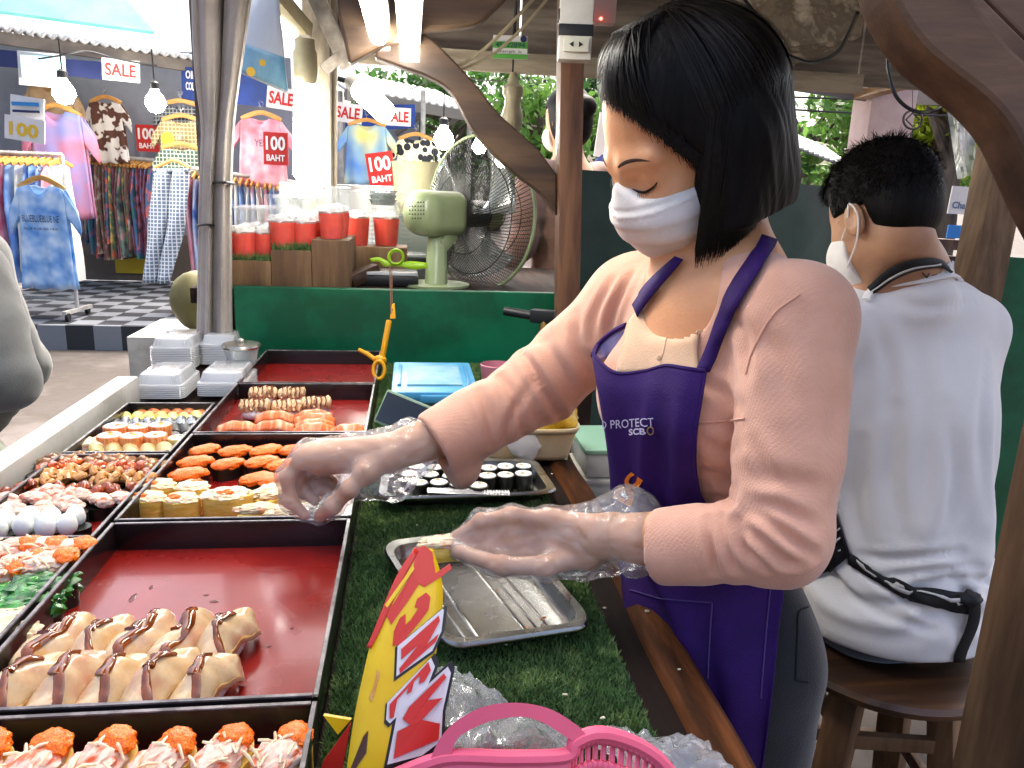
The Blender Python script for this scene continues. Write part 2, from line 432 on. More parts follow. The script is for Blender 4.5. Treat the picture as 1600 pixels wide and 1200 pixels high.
# ================================================================== the sushi stall: posts, braces, roof, counter
W_post = wood('post_wood', '#402718', '#6d4a32', '#553724', 'z', 26, .55, coat=.03)
W_dark = wood('dark_wood', '#2a1a12', '#4a3022', '#38241a', 'y', 16, .6)
W_brace = wood('brace_wood', '#2a1d13', '#54402c', '#3f2d1e', 'x', 12, .55, coat=.02)
W_grey = wood('weathered_wood', '#5c554d', '#8b8379', '#6f675e', 'y', 14, .8)
W_greyx = wood('weathered_board', '#4f463d', '#8c8274', '#6d6257', 'x', 14, .8)
W_near = wood('near_post_wood', '#56402b', '#86694a', '#6b5138', 'z', 26, .65)
def dull(m, s=.1): m.node_tree.nodes['Principled BSDF'].inputs['Specular IOR Level'].default_value = s; return m
W_edge = wood('counter_edge_wood', '#24140b', '#6d4022', '#4a2a14', 'y', 30, .7, .003)
W_table = wood('table_wood', '#16100d', '#33261f', '#221813', 'y', 20, .8)
dull(W_table, .12); dull(W_edge, .08)
m_white = mat('white_paint', '#b4b2ac', .5, c2='#98958e', vs=8, var=.4, bump=.0006)
m_green = mat('green_paint', '#006243', .38, c2='#00492f', vs=5, var=.5, c3='#005a3c', bump=.0006, bs=20, rvar=.1)
m_board = mat('dark_board', '#0d3a31', .6, c2='#092a24', vs=5, var=.8, bump=.0005, rvar=.15)

stall = thing('market_stall', 'sushi stall with carved timber braces, low board roof and wooden counter', 'market stall', (-.15, 1.2, 0))
# counter
b = MB(); b.box((-.155, 1.17, .896), (.86, 1.78, .036)); b.build('counter_top', W_table, stall, smooth=False)
b = MB()
def edge_fn(u, v):
    y = .27+u*1.79; a = v*2*math.pi
    wv = .0025*math.sin(y*9)+.0015*math.sin(y*23+1)
    return (.272+wv+.026*math.cos(a), y, .902+.030*math.sin(a)*(1 if math.sin(a) < 0 else .85))
b.sheet(edge_fn, 60, 13); b.build('counter_edge', W_edge, stall)
for k in range(5):
    b = MB(); b.box((.255, .35+k*.36+.17, .44), (.02, .355, .87), bev=.004); b.build('board', W_dark, stall)
for k in range(5):
    b = MB(); b.box((-.575, .35+k*.36+.17, .44), (.02, .355, .87), bev=.004); b.build('board', W_dark, stall)
b = MB(); b.box((-.155, 2.045, .44), (.82, .02, .87)); b.build('board', W_dark, stall, smooth=False)
# white rail beside the trays
b = MB(); b.box((-.588, .97, .945), (.044, 1.38, .062), bev=.006); b.build('rail', m_white, stall)
# green panel at the end of the counter
YG = 2.075
gl = aty(364, 447, YG); gr = aty(872, 458, YG)
b = MB(); b.prism([(gl[0], YG, .60), (gr[0]+.02, YG, .60), (gr[0]+.02, YG, gr[2]), (gl[0], YG, gl[2])], (0, .022, 0)); b.build('end_panel', m_green, stall, smooth=False, bevel=.003)
# wooden shelf carrying the drinks, behind the panel
ZS = gl[2]-.012
b = MB(); b.box((.0, 2.50, ZS-.02), (1.15, .78, .04)); b.build('drinks_shelf', W_table, stall, smooth=False)
for (x, y) in ((-.5, 2.85), (.5, 2.85), (-.5, 2.16), (.5, 2.16)):
    b = MB(); b.box((x, y, (ZS-.04)/2), (.06, .06, ZS-.04)); b.build('leg', W_dark, stall, smooth=False)
# back corner post
p0, p1 = aty(884, 600, 2.0), aty(893, -60, 2.0)
d = (p1-p0)/(p1[2]-p0[2])
b = MB(); b.bar(p0-d*(p0[2]), p1+d*.1, .060, .058, up=(0, 1, 0), bev=.006); b.build('post', W_post, stall)
# carved brace, a thick board
def pboard(pts, y, th, mt, name='brace', par=stall, bev=.008):
    b = MB(); b.prism([aty(px, py, y) for px, py in pts], (0, th, 0)); return b.build(name, mt, par, smooth=False, bevel=bev)
low = spline([(870, 338), (845, 303), (800, 268), (742, 208), (705, 145), (668, 120), (630, 106), (585, 90)], 30)
upp = spline([(600, 20), (635, 40), (668, 55), (705, 90), (742, 130), (775, 172), (808, 203), (840, 232), (870, 272)], 30)
pboard([tuple(q) for q in low]+[tuple(q) for q in upp], 1.99, .05, W_brace)
arch = spline([(600, 70), (660, 48), (705, 44), (748, 36), (780, 10), (815, -30)], 20)
pboard([tuple(q) for q in arch]+[(815, -90), (520, -90), (527, 20), (545, 100)], 1.93, .05, W_brace)
# fascia and ceiling boards
YF = 2.75
zf = aty(900, 97, YF)[2]
b = MB()
pa, pb = aty(560, 84, YF), aty(1345, 132, YF+.0)
b.bar(pa, pb, .03, .062, up=(0, 0, 1)); b.build('beam', mat('pale_beam', '#a89c88', .8, c2='#7d715f', vs=18, stretch=(.15, 1, 1), bump=.002), stall, smooth=False)
for k in range(4):
    b = MB(); x0 = -.25+k*.62
    b.prism([(x0, YF+.04, 1.80), (x0+.612, YF+.04, 1.80-.0), (x0+.612, YF+.04, 2.35), (x0, YF+.04, 2.35)], (0, .02, 0)); b.build('fascia_board', W_greyx, stall, smooth=False)
for k in range(9):
    yy = 2.70-k*.222
    b = MB(); b.prism([(-.52, yy, 2.27+.006*(k % 2)), (2.6, yy, 2.27+.006*(k % 2)), (2.6, yy-.214, 2.27+.006*(k % 2)), (-.52, yy-.214, 2.27+.006*(k % 2))], (0, 0, .02)); b.build('ceiling_board', W_greyx, stall, smooth=False)
for x in (.35, 1.2, 2.1):
    b = MB(); b.box((x, 1.72, 2.235), (.06, 2.0, .06)); b.build('rafter', W_grey, stall, smooth=False)
# low boarded slope above the seated man
sl = [P(1060, -80, 2.3), P(1060, 96, 2.6), P(1235, 104, 2.5), P(1345, 58, 2.2), P(1375, -80, 1.9)]
b = MB(); b.prism(sl, (0, .03, .03)); b.build('roof_sheet', mat('stained_sheet', '#6f6455', .85, c2='#9a9080', vs=14, var=.7, c3='#574c40', stretch=(1, 1, .25), bump=.004, bs=60), stall, smooth=False)
# left eave timbers around the lamp
def pbar(a, bb, w, h, mt, name='beam', par=stall):
    q = MB(); q.bar(a, bb, w, h, up=(0, 1, .2), bev=.004); return q.build(name, mt, par)
W_pale = wood('pale_wood', '#6c6353', '#a89d88', '#8a7f6b', 'z', 16, .75)
pbar(P(478, -40, 2.3), P(545, 105, 2.4), .05, .05, W_grey)
pbar(P(500, 520, 2.45), P(494, -60, 2.45), .085, .06, W_pale, 'post')
pbar(P(518, 500, 2.5), P(520, -60, 2.5), .03, .04, W_pale, 'post')
pbar(P(505, 110, 2.38), P(560, 65, 2.38), .035, .035, W_grey)
# near right post and its curved brace
q = P(1540, 900, .75); qx, qy = q[0]+.112, q[1]
b = MB(); b.box((qx, qy, 1.12), (.125, .10, 2.24), bev=.006); b.build('post', W_near, stall)
def dboard(pts, dd, off, mt, name, bev=.006):
    b = MB(); b.prism([P(px, py, dd) for px, py in pts], off); return b.build(name, mt, stall, smooth=False, bevel=bev)
cl = spline([(1318, -80), (1338, 10), (1358, 60), (1395, 112), (1440, 150), (1485, 185), (1522, 228), (1550, 285), (1580, 350), (1625, 430)], 26)
cu = spline([(1760, 420), (1700, 260), (1600, 165), (1540, 128), (1490, 70), (1440, -10), (1425, -80)], 20)
dboard([tuple(t) for t in cl]+[tuple(t) for t in cu], .66, -CF*.05, wood('near_brace_wood', '#3a281a', '#6d5038', '#513a28', 'x', 14, .65, coat=.0), 'brace')
W_pl = wood('plank_wood', '#5d4536', '#8c6e58', '#755a47', 'x', 10, .7)
ang = np.array([1.0, .93])
for k in range(7):
    o0 = 40+k*92
    pl = [(1380+o0*1.1, -90), (1470+o0*1.1, -90), (1470+o0*1.1+300, 250-20*k), (1380+o0*1.1+300, 262-20*k)]
    x0_ = 1330+k*74; pl = [(x0_, -140), (x0_+70, -140), (x0_+70+520, 380), (x0_+520, 380)]
    dboard(pl, .72+.003*k, CF*.03, W_pl, 'plank', .003)
# grey back post near the seated man
b = MB(); b.bar(P(1522, 470, 1.75), P(1590, 120, 1.7), .085, .07, up=(0, 1, 0), bev=.008); b.build('post', W_near, stall)
# dark board partition behind the two workers
a0, a1 = P(906, 265, 2.2), P(1312, 292, 3.1)
b = MB(); b.prism([a0, a1, (a1[0], a1[1], .25), (a0[0], a0[1], .25)], (.02, .05, 0)); o = b.build('partition', m_board, smooth=False)
tag(o, 'dark green board partition behind the woman in the purple apron', 'partition', kind='thing')
a0, a1 = P(1556, 400, 1.9), P(1700, 410, 1.9)
b = MB(); b.prism([a0, a1, (a1[0], a1[1], .2), (a0[0], a0[1], .2)], (.0, .04, 0)); o = b.build('partition', m_green, smooth=False)
tag(o, 'green board panel behind the timber post beside the seated man', 'partition', kind='thing')

# artificial turf on the counter: base mat and blades
turf = MB(); turf.box((.072, 1.20, ZT-.003), (.288, 1.69, .006)); 
tm = mat('turf_base', '#16240f', .9, c2='#20331a', vs=90)
tb = turf.build('artificial_turf', tm, smooth=False); tag(tb, 'dark green artificial turf laid along the counter', 'turf', kind='stuff')
rs = np.random.RandomState(5); n = 150000
x = rs.uniform(-.071, .215, n); y = .42+1.62*rs.rand(n)**1.35
h = rs.uniform(.004, .0075, n)*(1+.35*(vnoise(np.stack([x*40, y*40, x*0], 1))-.5)); a = rs.uniform(0, 2*math.pi, n); w = rs.uniform(.0006, .0011, n)*(1+.4*(y > 1.2))
lean = rs.uniform(-.005, .005, (n, 2))
c0 = np.stack([x, y, np.full(n, ZT)], 1); dx = np.stack([np.cos(a)*w, np.sin(a)*w, 0*w], 1)
tv = np.stack([c0-dx, c0+dx, c0+np.concatenate([lean, h[:, None]], 1)], 1).reshape(-1, 3); tf = np.arange(3*n).reshape(-1, 3)
m_blade = mat('turf_blade', '#52753a', .65, c2='#7f9a56', vs=30, var=.9, c3='#426230')
tl = np_mesh('blades', tv, tf, m_blade, tb, smooth=False); tl.matrix_parent_inverse = Matrix.Translation(-Vector(tb.location)); tl['kind'] = 'stuff'
# crumbs dropped on the turf and the edge
cb = MB(); rs = np.random.RandomState(8)
for k in range(60):
    px, py = rs.uniform(.0, .27), rs.uniform(.5, 1.6); s = rs.uniform(.0012, .0035)
    cb.blob((px, py, ZT+.008), (s*2, s, s), k, .3, sub=1)
o = cb.build('rice_crumbs', mat('crumb', '#d8cfae', .6)); tag(o, 'rice crumbs scattered over the green turf', 'crumbs', kind='stuff')
# ================================================================== lacquer trays
m_lac = mat('black_lacquer', '#110c0c', .3, c2='#1d1516', vs=9, var=.8, rvar=.1, coat=.3)
m_red = mat('red_lacquer', '#8c1a13', .26, c2='#7c1610', vs=12, var=.9, rvar=.12, bump=.0003, bs=12, coat=.35)
m_rim = mat('worn_rim_highlight', '#8a8280', .35, c2='#4a4344', vs=40, var=.5)  # grey-white highlight along the worn edges, put into the colour
def tray(x0, x1, y0, y1, label):
    t = thing('lacquer_tray', label, 'tray', ((x0+x1)/2, (y0+y1)/2, ZT), 'lacquer trays on the counter')
    z0, h, w = ZT+.001, ZR-ZT, .005
    b = MB(); b.box(((x0+x1)/2, (y0+y1)/2, z0+.003), (x1-x0-.002, y1-y0-.002, .006)); b.build('floor', m_red, t, smooth=False)
    for c, s in ((((x0+w/2), (y0+y1)/2), (w, y1-y0)), ((x1-w/2, (y0+y1)/2), (w, y1-y0)), (((x0+x1)/2, y0+w/2), (x1-x0-2*w-.0006, w)), (((x0+x1)/2, y1-w/2), (x1-x0-2*w-.0006, w))):
        b = MB(); b.box((c[0], c[1], z0+h/2-.0005), (s[0], s[1], h-.001), bev=.0012); b.build('wall', m_lac, t)
    b = MB()
    for c, s in ((((x0+w/2), (y0+y1)/2), (w*.7, y1-y0-.003)), ((x1-w/2, (y0+y1)/2), (w*.7, y1-y0-.003)), (((x0+x1)/2, y0+w/2), (x1-x0-2*w-.001, w*.7)), (((x0+x1)/2, y1-w/2), (x1-x0-2*w-.001, w*.7))):
        b.box((c[0], c[1], ZR+.0004), (s[0], s[1], .0012))
    b.build('rim', m_rim, t, smooth=False)
    return t
AX0, AX1, BX0, BX1 = -.368, -.075, -.536, -.374
tray(AX0, AX1, .225, .572, 'black lacquer tray of crab salad sushi pouches')
tray(AX0, AX1, .578, .940, 'half empty red lacquer tray with sauce striped nigiri')
tray(AX0, AX1, .947, 1.300, 'lacquer tray of orange roe gunkan and yellow omelette cups')
tray(AX0, AX1, 1.307, 1.652, 'lacquer tray of salmon nigiri and seared scallop nigiri')
tray(AX0, AX1, 1.659, 2.004, 'empty red lacquer tray beside the yellow clip')
tray(BX0, BX1, .600, .893, 'narrow lacquer tray of green seaweed sushi')
tray(BX0, BX1, .900, 1.200, 'narrow lacquer tray of quail eggs and glazed shellfish sushi')
tray(BX0, BX1, 1.207, 1.496, 'narrow lacquer tray packed with rows of rolls')
FL = ZT+.007      # tray floor
a1t = [o for o in bpy.data.objects if o.get('label', '').startswith('half empty')][0]
for k, (px, py, sx, sy) in enumerate(((208, 935, .006, .018), (236, 918, .004, .008), (335, 940, .012, .006), (322, 930, .006, .004), (420, 1010, .005, .004), (385, 965, .008, .003), (456, 982, .004, .004))):
    q = atz(px, py, FL); b = MB(); b.blob((q[0], q[1], FL+.0002), (sx, sy, .0012), k, .35, 3, 2); b.build('sauce_stain', mat('stain', '#5a0d08', .3), a1t)

# ================================================================== sushi
m_roe = mat('orange_roe', '#dc5204', .3, c2='#ff8412', vs=650, var=1, vor=True, bump=.0010, bs=520, rand=.06, sss=.15)
m_nori = mat('nori', '#0d0f0b', .35, c2='#1a1d14', vs=120, bump=.0006, bs=300, rand=.1)
m_rice = mat('rice', '#d9d6cc', .45, c2='#eceae4', vs=260, vor=True, bump=.0012, bs=260, rand=.04, sss=.2)
m_egg = mat('omelette', '#d9ae3e', .45, c2='#eccb69', vs=40, bump=.0006, bs=90, stretch=(1, 1, 5), rand=.06, sss=.15)
m_mayo = mat('crab_mayo', '#dcc79b', .35, c2='#e8a983', vs=90, var=.7, c3='#e6d8b4', bump=.0008, bs=200, rand=.06, sss=.2)
m_crab = mat('crab_shreds', '#d9b9a3', .4, c2='#d9663a', vs=110, var=.6, c3='#e0c7b4', bump=.0008, bs=150, stretch=(.4, 1, 1), rand=.05, sss=.2)
m_salmon = mat('salmon', '#d9642a', .3, c2='#eeb08a', vs=70, var=.7, c3='#e07a42', stretch=(1.6, .18, .3), rand=.06, sss=.2, bump=.0004, bs=120)
m_scal = mat('seared_scallop', '#d4aa74', .4, c2='#8a5526', vs=75, var=.8, c3='#dcbf94', rand=.06, bump=.001, bs=120)
m_meat = mat('pale_meat', '#c99a5c', .24, c2='#c48a68', vs=22, var=1, c3='#d6bb92', rand=.06, coat=.35, sss=.25, bump=.0006, bs=70)
m_skin = mat('meat_skin', '#c48a3c', .3, c2='#d9b070', vs=50, rand=.05)
m_sauce = mat('brown_sauce', '#5a2407', .1, c2='#8a4412', vs=60, coat=.6)
m_sea = mat('seaweed_salad', '#0f4a14', .25, c2='#2f8a2a', vs=90, bump=.001, bs=150, rand=.1, coat=.3)
m_quail = mat('quail_egg', '#dfe3dc', .28, c2='#eef0ea', vs=30, rand=.03, sss=.3)
m_tan = mat('tan_shellfish', '#b97a3c', .3, c2='#d9a868', vs=60, rand=.08, coat=.3)
m_glaze = mat('red_brown_glaze', '#6d240d', .15, c2='#a84a1c', vs=70, rand=.12, coat=.6)
m_oglaze = mat('orange_glaze', '#a83a0a', .14, c2='#d9661c', vs=70, rand=.1, coat=.6)
m_shell = mat('brown_shell', '#7a4a26', .2, c2='#b58452', vs=60, rand=.12, coat=.5)

def stand(name, protos, spots, label, cat, group, z=FL, jit=.25, base=0.0, sc=.06):
    """puts copies of a few prototypes at the spots (x, y[, angle])"""
    used = set(); out = []
    for i, s in enumerate(spots):
        k = RNG.randrange(len(protos)) if len(protos) > 1 else 0
        o = protos[k] if k not in used else copy_tree(protos[k]); used.add(k)
        a = base+RNG.uniform(-jit, jit)+(s[2] if len(s) > 2 and s[2] is not None else 0); f = 1+RNG.uniform(-sc, sc)
        place(o, (s[0], s[1], s[3] if len(s) > 3 else z), a, s=f); tag(o, label, cat, group); out.append(o)
    for k, p in enumerate(protos):
        if k not in used:
            for c in list(p.children_recursive): bpy.data.objects.remove(c)
            bpy.data.objects.remove(p)
    return out
def oval(b, rx, ry, h0, h1, n=28, flare=1.0, seed=0):
    r = random.Random(seed); ph = r.uniform(0, 6)
    b.lathe([(1*flare, h0), (1.0, (h0+h1)/2), (1.0*flare, h1)], (0, 0, 0), n, sx=rx, sy=ry, wob=lambda t: 1+.02*math.sin(3*t+ph)+.012*math.sin(7*t+2*ph))
    return b
def gunkan(seed, top_mat, topname, rx=.027, ry=.0165, h=.024, dome=.0085, amp=.12, wall=None, wallname='nori_wrap'):
    t = thing('gunkan_sushi', '', '')
    b = MB(); oval(b, rx, ry, 0, h, seed=seed); b.build(wallname, wall or m_nori, t)
    b = MB(); b.blob((0, 0, h-.001), (rx*2.06, ry*2.1, dome*2), seed, amp, 3.2, 4, power=.9); b.build(topname, top_mat, t)
    return t
pix = lambda L, z=.948: [tuple(atz(q[0], q[1], z)[:2])+((q[2],) if len(q) > 2 else ()) for q in L]
# orange roe gunkan
pr = [gunkan(s, m_roe, 'roe') for s in (1, 2, 3)]
stand('g', pr, pix([(320, 703), (369, 705), (416, 705), (461, 703), (306, 722), (357, 724), (410, 722), (444, 726), (295, 742), (402, 748), (433, 750)], .95), 'dark seaweed oval heaped with bright orange roe', 'sushi', 'orange roe gunkan sushi', base=.55, jit=.12)
# omelette cups
def omelette_cup(seed, rx=.024, ry=.019, h=.026):
    t = thing('omelette_sushi', '', ''); b = MB(); oval(b, rx, ry, 0, h, seed=seed); b.build('omelette_wrap', m_egg, t)
    b = MB(); b.blob((0, 0, h), (rx*1.9, ry*1.9, .014), seed, .22, 3, 4); b.build('crab_filling', m_mayo, t)
    b = MB(); r = random.Random(seed)
    for k in range(3): b.blob((r.uniform(-rx, rx)*.5, r.uniform(-ry, ry)*.5, h+.005), (.014, .009, .006), seed+k, .3, 3, 3)
    b.build('roe', m_roe, t)
    return t
pr = [omelette_cup(4), omelette_cup(5), omelette_cup(6)]
stand('o', pr, pix([(232, 786), (284, 788), (248, 766), (300, 768)], .945), 'small yellow omelette cup filled with crab mayonnaise and roe', 'sushi', 'yellow omelette cups', base=.05, jit=.08)
o = omelette_cup(7, .034, .022, .03); q = atz(356, 784, .945); place(o, (q[0], q[1], FL), .1); tag(o, 'largest oval yellow omelette cup topped with roe', 'sushi')
def wedge(seed):
    t = thing('omelette_sushi', '', ''); r = random.Random(seed)
    b = MB(); b.box((0, 0, .009), (.054, .026, .018), bev=.005); b.build('omelette_slice', m_egg, t)
    b = MB(); b.blob((0, 0, .021), (.056, .024, .014), seed, .25, 3, 4); b.build('crab_topping', m_mayo, t)
    return t
pr = [wedge(8), wedge(9), wedge(10)]
stand('w', pr, pix([(418, 776, .9), (404, 804, .2), (446, 806, .35), (440, 778, .7), (488, 802, .3), (492, 782, .5)], .94), 'yellow omelette slice spread with pale crab mayonnaise', 'sushi', 'omelette slices with crab mayonnaise', jit=.15)
# sauce striped nigiri in the half empty tray
def meat(seed):
    t = thing('nigiri_sushi', '', ''); r = random.Random(seed)
    b = MB(); b.blob((0, 0, .015), (.070, .032, .034), seed, .06, 3, 3, flat=-.9); b.build('rice', m_rice, t)
    L, w = .088, .038
    def top(u, v):
        x = (u-.5)*L; s = (v-.5)*2; bend = .040-.014*(abs(x)/(L/2))**2.2-.022*abs(s)**2.2
        tip = 1-.55*max(0, (u-.80)/.20)**1.5-.2*max(0, (.12-u)/.12)
        return np.array([x+.004*math.sin(s*2), s*w/2*tip+.003*math.sin(u*7+seed), bend+.003*math.sin(u*9+seed)*(1-abs(s))+.0015*math.sin(u*23+s*5)])
    b = MB(); b.sheet(top, 26, 13); b.build('meat_slice', m_meat, t, solid=.006)
    b = MB()
    for e in (0.03, .97): b.tube([top(u, e)+np.array([0, 0, .002]) for u in np.linspace(.06, .9, 14)], .0026, 6)
    b.build('skin_edge', m_skin, t)
    b = MB()
    for k, (ua, ub) in enumerate(((.14, .52), (.40, .78))):
        ua += r.uniform(-.05, .05); ub += r.uniform(-.05, .05)
        va, vb = ((.15, .62), (.50, .97))[k]; pts = [top(ua-.06+(ub-ua+.22)*q, va+(vb-va)*q+.10*math.sin(q*6+seed))+np.array([0, 0, .0036]) for q in np.linspace(0, 1, 14)]
        b.tube(pts, [.0026+.0036*abs(math.sin(q*4+k+seed)) for q in np.linspace(0, 1, 14)], 7, flat=.5, up=(0, 0, 1))
    b.build('sauce', m_sauce, t)
    return t
pr = [meat(s) for s in (11, 12, 13, 14)]
stand('m', pr, pix([(92, 1020), (158, 1016), (224, 1013), (290, 1010), (352, 1008)], .942), 'pale meat nigiri striped with brown sauce, in the row facing the bare red floor', 'sushi', 'sauce striped nigiri, rear row', base=1.18, jit=.09, sc=.06)
pr = [meat(s) for s in (15, 16, 17)]
stand('m', pr, pix([(38, 1088), (110, 1086), (180, 1084), (250, 1082), (318, 1080)], .942), 'pale meat nigiri striped with brown sauce, in the row against the tray wall', 'sushi', 'sauce striped nigiri, wall row', base=1.18, jit=.09, sc=.06)
# salmon and scallop nigiri
def salmon(seed):
    t = thing('nigiri_sushi', '', ''); r = random.Random(seed)
    b = MB(); b.blob((0, 0, .011), (.060, .026, .024), seed, .06, 3, 3, flat=-.9); b.build('rice', m_rice, t)
    def top(u, v):
        x = (u-.5)*.072; s = (v-.5)*2
        return np.array([x, s*.0165*(1-.3*abs(u-.5)**2*4), .029-.010*(abs(x)/.036)**2-.012*abs(s)**2.3+.001*math.sin(u*16+seed)])
    b = MB(); b.sheet(top, 20, 11); b.build('salmon_slice', m_salmon, t, solid=.005)
    return t
pr = [salmon(s) for s in (21, 22, 23)]
stand('s', pr, pix([(372, 668, .1), (428, 667, .1), (430, 652, .1), (490, 649, .1), (491, 664, .1), (490, 672, .1), (545, 672, .1), (492, 656, .1)], .945), 'salmon nigiri with pale fat stripes beside the scallop nigiri', 'sushi', 'salmon nigiri', jit=.1)
def scallop(seed):
    t = thing('nigiri_sushi', '', ''); r = random.Random(seed)
    b = MB(); b.blob((0, 0, .012), (.052, .030, .026), seed, .06, 3, 3, flat=-.9); b.build('rice', m_rice, t)
    b = MB()
    for k in range(6): b.blob((-.022+.009*k, r.uniform(-.002, .002), .027+r.uniform(-.002, .002)), (.014, .036, .026), seed+k, .2, 3, 3)
    b.build('scallop_topping', m_scal, t)
    b = MB()
    for k in range(5):
        x = -.018+.009*k; b.tube([(x+.002*math.sin(q*8), q*.017, .0405-.014*q*q+.001) for q in np.linspace(-1, 1, 8)], .0011, 6)
    b.build('sauce', m_sauce, t)
    return t
pr = [scallop(s) for s in (31, 32, 33)]
stand('c', pr, pix([(411, 617), (456, 617), (398, 638), (448, 638), (494, 634)], .95), 'nigiri topped with seared scallop under brown sauce stripes', 'sushi', 'seared scallop nigiri', base=.1, jit=.12)
# crab salad pouches with roe (two trays)
def pouch(seed):
    t = thing('pouch_sushi', '', ''); r = random.Random(seed)
    b = MB(); oval(b, .032, .020, 0, .024, seed=seed); b.build('omelette_wrap', m_egg, t)
    b = MB(); b.blob((-.004, 0, .028), (.050, .036, .024), seed, .22, 3.4, 4); b.build('crab_salad', m_crab, t)
    b = MB()
    for k in range(14):
        a = r.uniform(0, 6.28); q = np.array([r.uniform(-.026, .014), r.uniform(-.014, .014), .036+r.uniform(-.004, .004)]); dd = np.array([math.cos(a), math.sin(a), r.uniform(-.5, .2)])*.008
        b.tube([q-dd, q+np.array([0, 0, .002]), q+dd], [.0011, .0015, .0009], 5)
    b.build('crab_strands', m_mayo, t)
    b = MB(); b.blob((.018, 0, .033), (.028, .032, .018), seed+3, .16, 3, 4); b.build('roe', m_roe, t)
    return t
pr = [pouch(s) for s in (41, 42, 43)]
stand('p', pr, [(-.319+.0445*k, .522) for k in range(6)], 'crab salad pouch with orange roe standing behind the black tray wall', 'sushi', 'crab salad pouches', base=1.15, jit=.14, sc=.08)
pr = [pouch(s) for s in (44, 45, 46)]
stand('p', pr, pix([(18, 872, .3), (62, 868, .2), (104, 870, .3), (32, 893, .3), (74, 893, .2), (2, 905, .2)], .948), 'crab and roe sushi lying next to the green seaweed sushi', 'sushi', 'crab and roe sushi', jit=.3)
pr = [gunkan(s, m_sea, 'seaweed_salad', .03, .02, .02, .014, .35) for s in (47, 48)]
stand('s', pr, pix([(15, 935), (45, 928), (72, 922), (46, 948), (10, 958)], .945), 'sushi heaped with glossy green seaweed salad', 'sushi', 'green seaweed sushi', base=.2)
pr = [gunkan(s, m_mayo, 'crab_mayonnaise', .028, .019, .02, .012, .25, m_egg, 'omelette_wrap') for s in (49, 50)]
stand('s', pr, pix([(10, 995), (8, 975)], .945), 'omelette wrapped sushi beside the green seaweed sushi', 'sushi', 'omelette sushi near the seaweed', base=.2)
# quail eggs, crab lumps, glazed shellfish
def eggs(seed):
    t = thing('quail_egg_sushi', '', ''); b = MB(); oval(b, .022, .017, 0, .018, seed=seed); b.build('nori_wrap', m_nori, t)
    for s in (-1, 1):
        b = MB(); b.blob((s*.002, s*.012, .027), (.024, .023, .031), seed+s, .02, 2, 3, rot=rotz(.3)); b.build('quail_egg', m_quail, t)
    return t
pr = [eggs(51), eggs(52)]
stand('e', pr, pix([(2, 826), (42, 820), (76, 822), (112, 818)], .95), 'sushi holding two shiny peeled quail eggs', 'sushi', 'quail egg sushi', base=.25, jit=.15)
def lumps(seed, mt, n, size, name, wall=True):
    t = thing('gunkan_sushi', '', ''); r = random.Random(seed)
    b = MB(); oval(b, .022, .017, 0, .018, seed=seed); b.build('nori_wrap', m_nori, t)
    b = MB()
    for k in range(n): b.blob((r.uniform(-.016, .016), r.uniform(-.010, .010), .022+r.uniform(0, .008)), (size*r.uniform(.8, 1.3), size*r.uniform(.7, 1), size*r.uniform(.6, .9)), seed+k, .2, 2.5, 3, rot=rotz(r.uniform(0, 3)))
    b.build(name, mt, t); return t
pr = [lumps(s, m_crab, 4, .024, 'crab_shreds') for s in (53, 54, 55)]
stand('l', pr, pix([(12, 788), (48, 783), (82, 776), (118, 784), (152, 785), (185, 783), (20, 806), (62, 803), (108, 798)], .948), 'seaweed sushi topped with pale pink crab shreds', 'sushi', 'pink crab sushi', base=.2)
pr = [lumps(s, m_glaze, 5, .018, 'glazed_topping') for s in (56, 57)]
stand('l', pr, pix([(28, 768), (72, 770), (112, 770), (150, 772), (190, 768), (212, 745)], .948), 'sushi with sticky dark red brown glazed topping', 'sushi', 'red brown glazed sushi', base=.2)
def loops(seed):
    t = thing('gunkan_sushi', '', ''); r = random.Random(seed)
    b = MB(); oval(b, .022, .016, 0, .018, seed=seed); b.build('nori_wrap', m_nori, t)
    b = MB()
    for k in range(3):
        c = np.array([r.uniform(-.010, .010), r.uniform(-.006, .006), .024+.004*k]); a0 = r.uniform(0, 6)
        b.tube([c+np.array([.011*math.cos(a0+q), .009*math.sin(a0+q), .004*math.sin(2*q)]) for q in np.linspace(0, 5.0, 12)], [.004+.0015*math.sin(q*3) for q in np.linspace(0, 3, 12)], 8)
    b.build('shellfish', m_tan, t); return t
pr = [loops(s) for s in (58, 59, 60)]
stand('l', pr, pix([(88, 745), (75, 758), (118, 752), (128, 742), (160, 757), (165, 745), (200, 748), (218, 758)], .95), 'sushi topped with curled tan shellfish rings', 'sushi', 'tan shellfish sushi', base=.2)
pr = [lumps(s, m_oglaze, 4, .020, 'glazed_topping') for s in (61, 62)]
stand('l', pr, pix([(68, 736), (100, 731), (140, 735), (175, 735), (205, 735)], .95), 'sushi with bright orange glossy glazed topping', 'sushi', 'orange glazed sushi', base=.2)
pr = [lumps(s, m_shell, 3, .024, 'shellfish') for s in (63, 64)]
stand('l', pr, pix([(85, 723), (118, 721), (155, 722), (190, 722), (225, 723), (130, 717), (240, 730)], .95), 'sushi topped with shiny brown shellfish', 'sushi', 'brown shellfish sushi', base=.2)
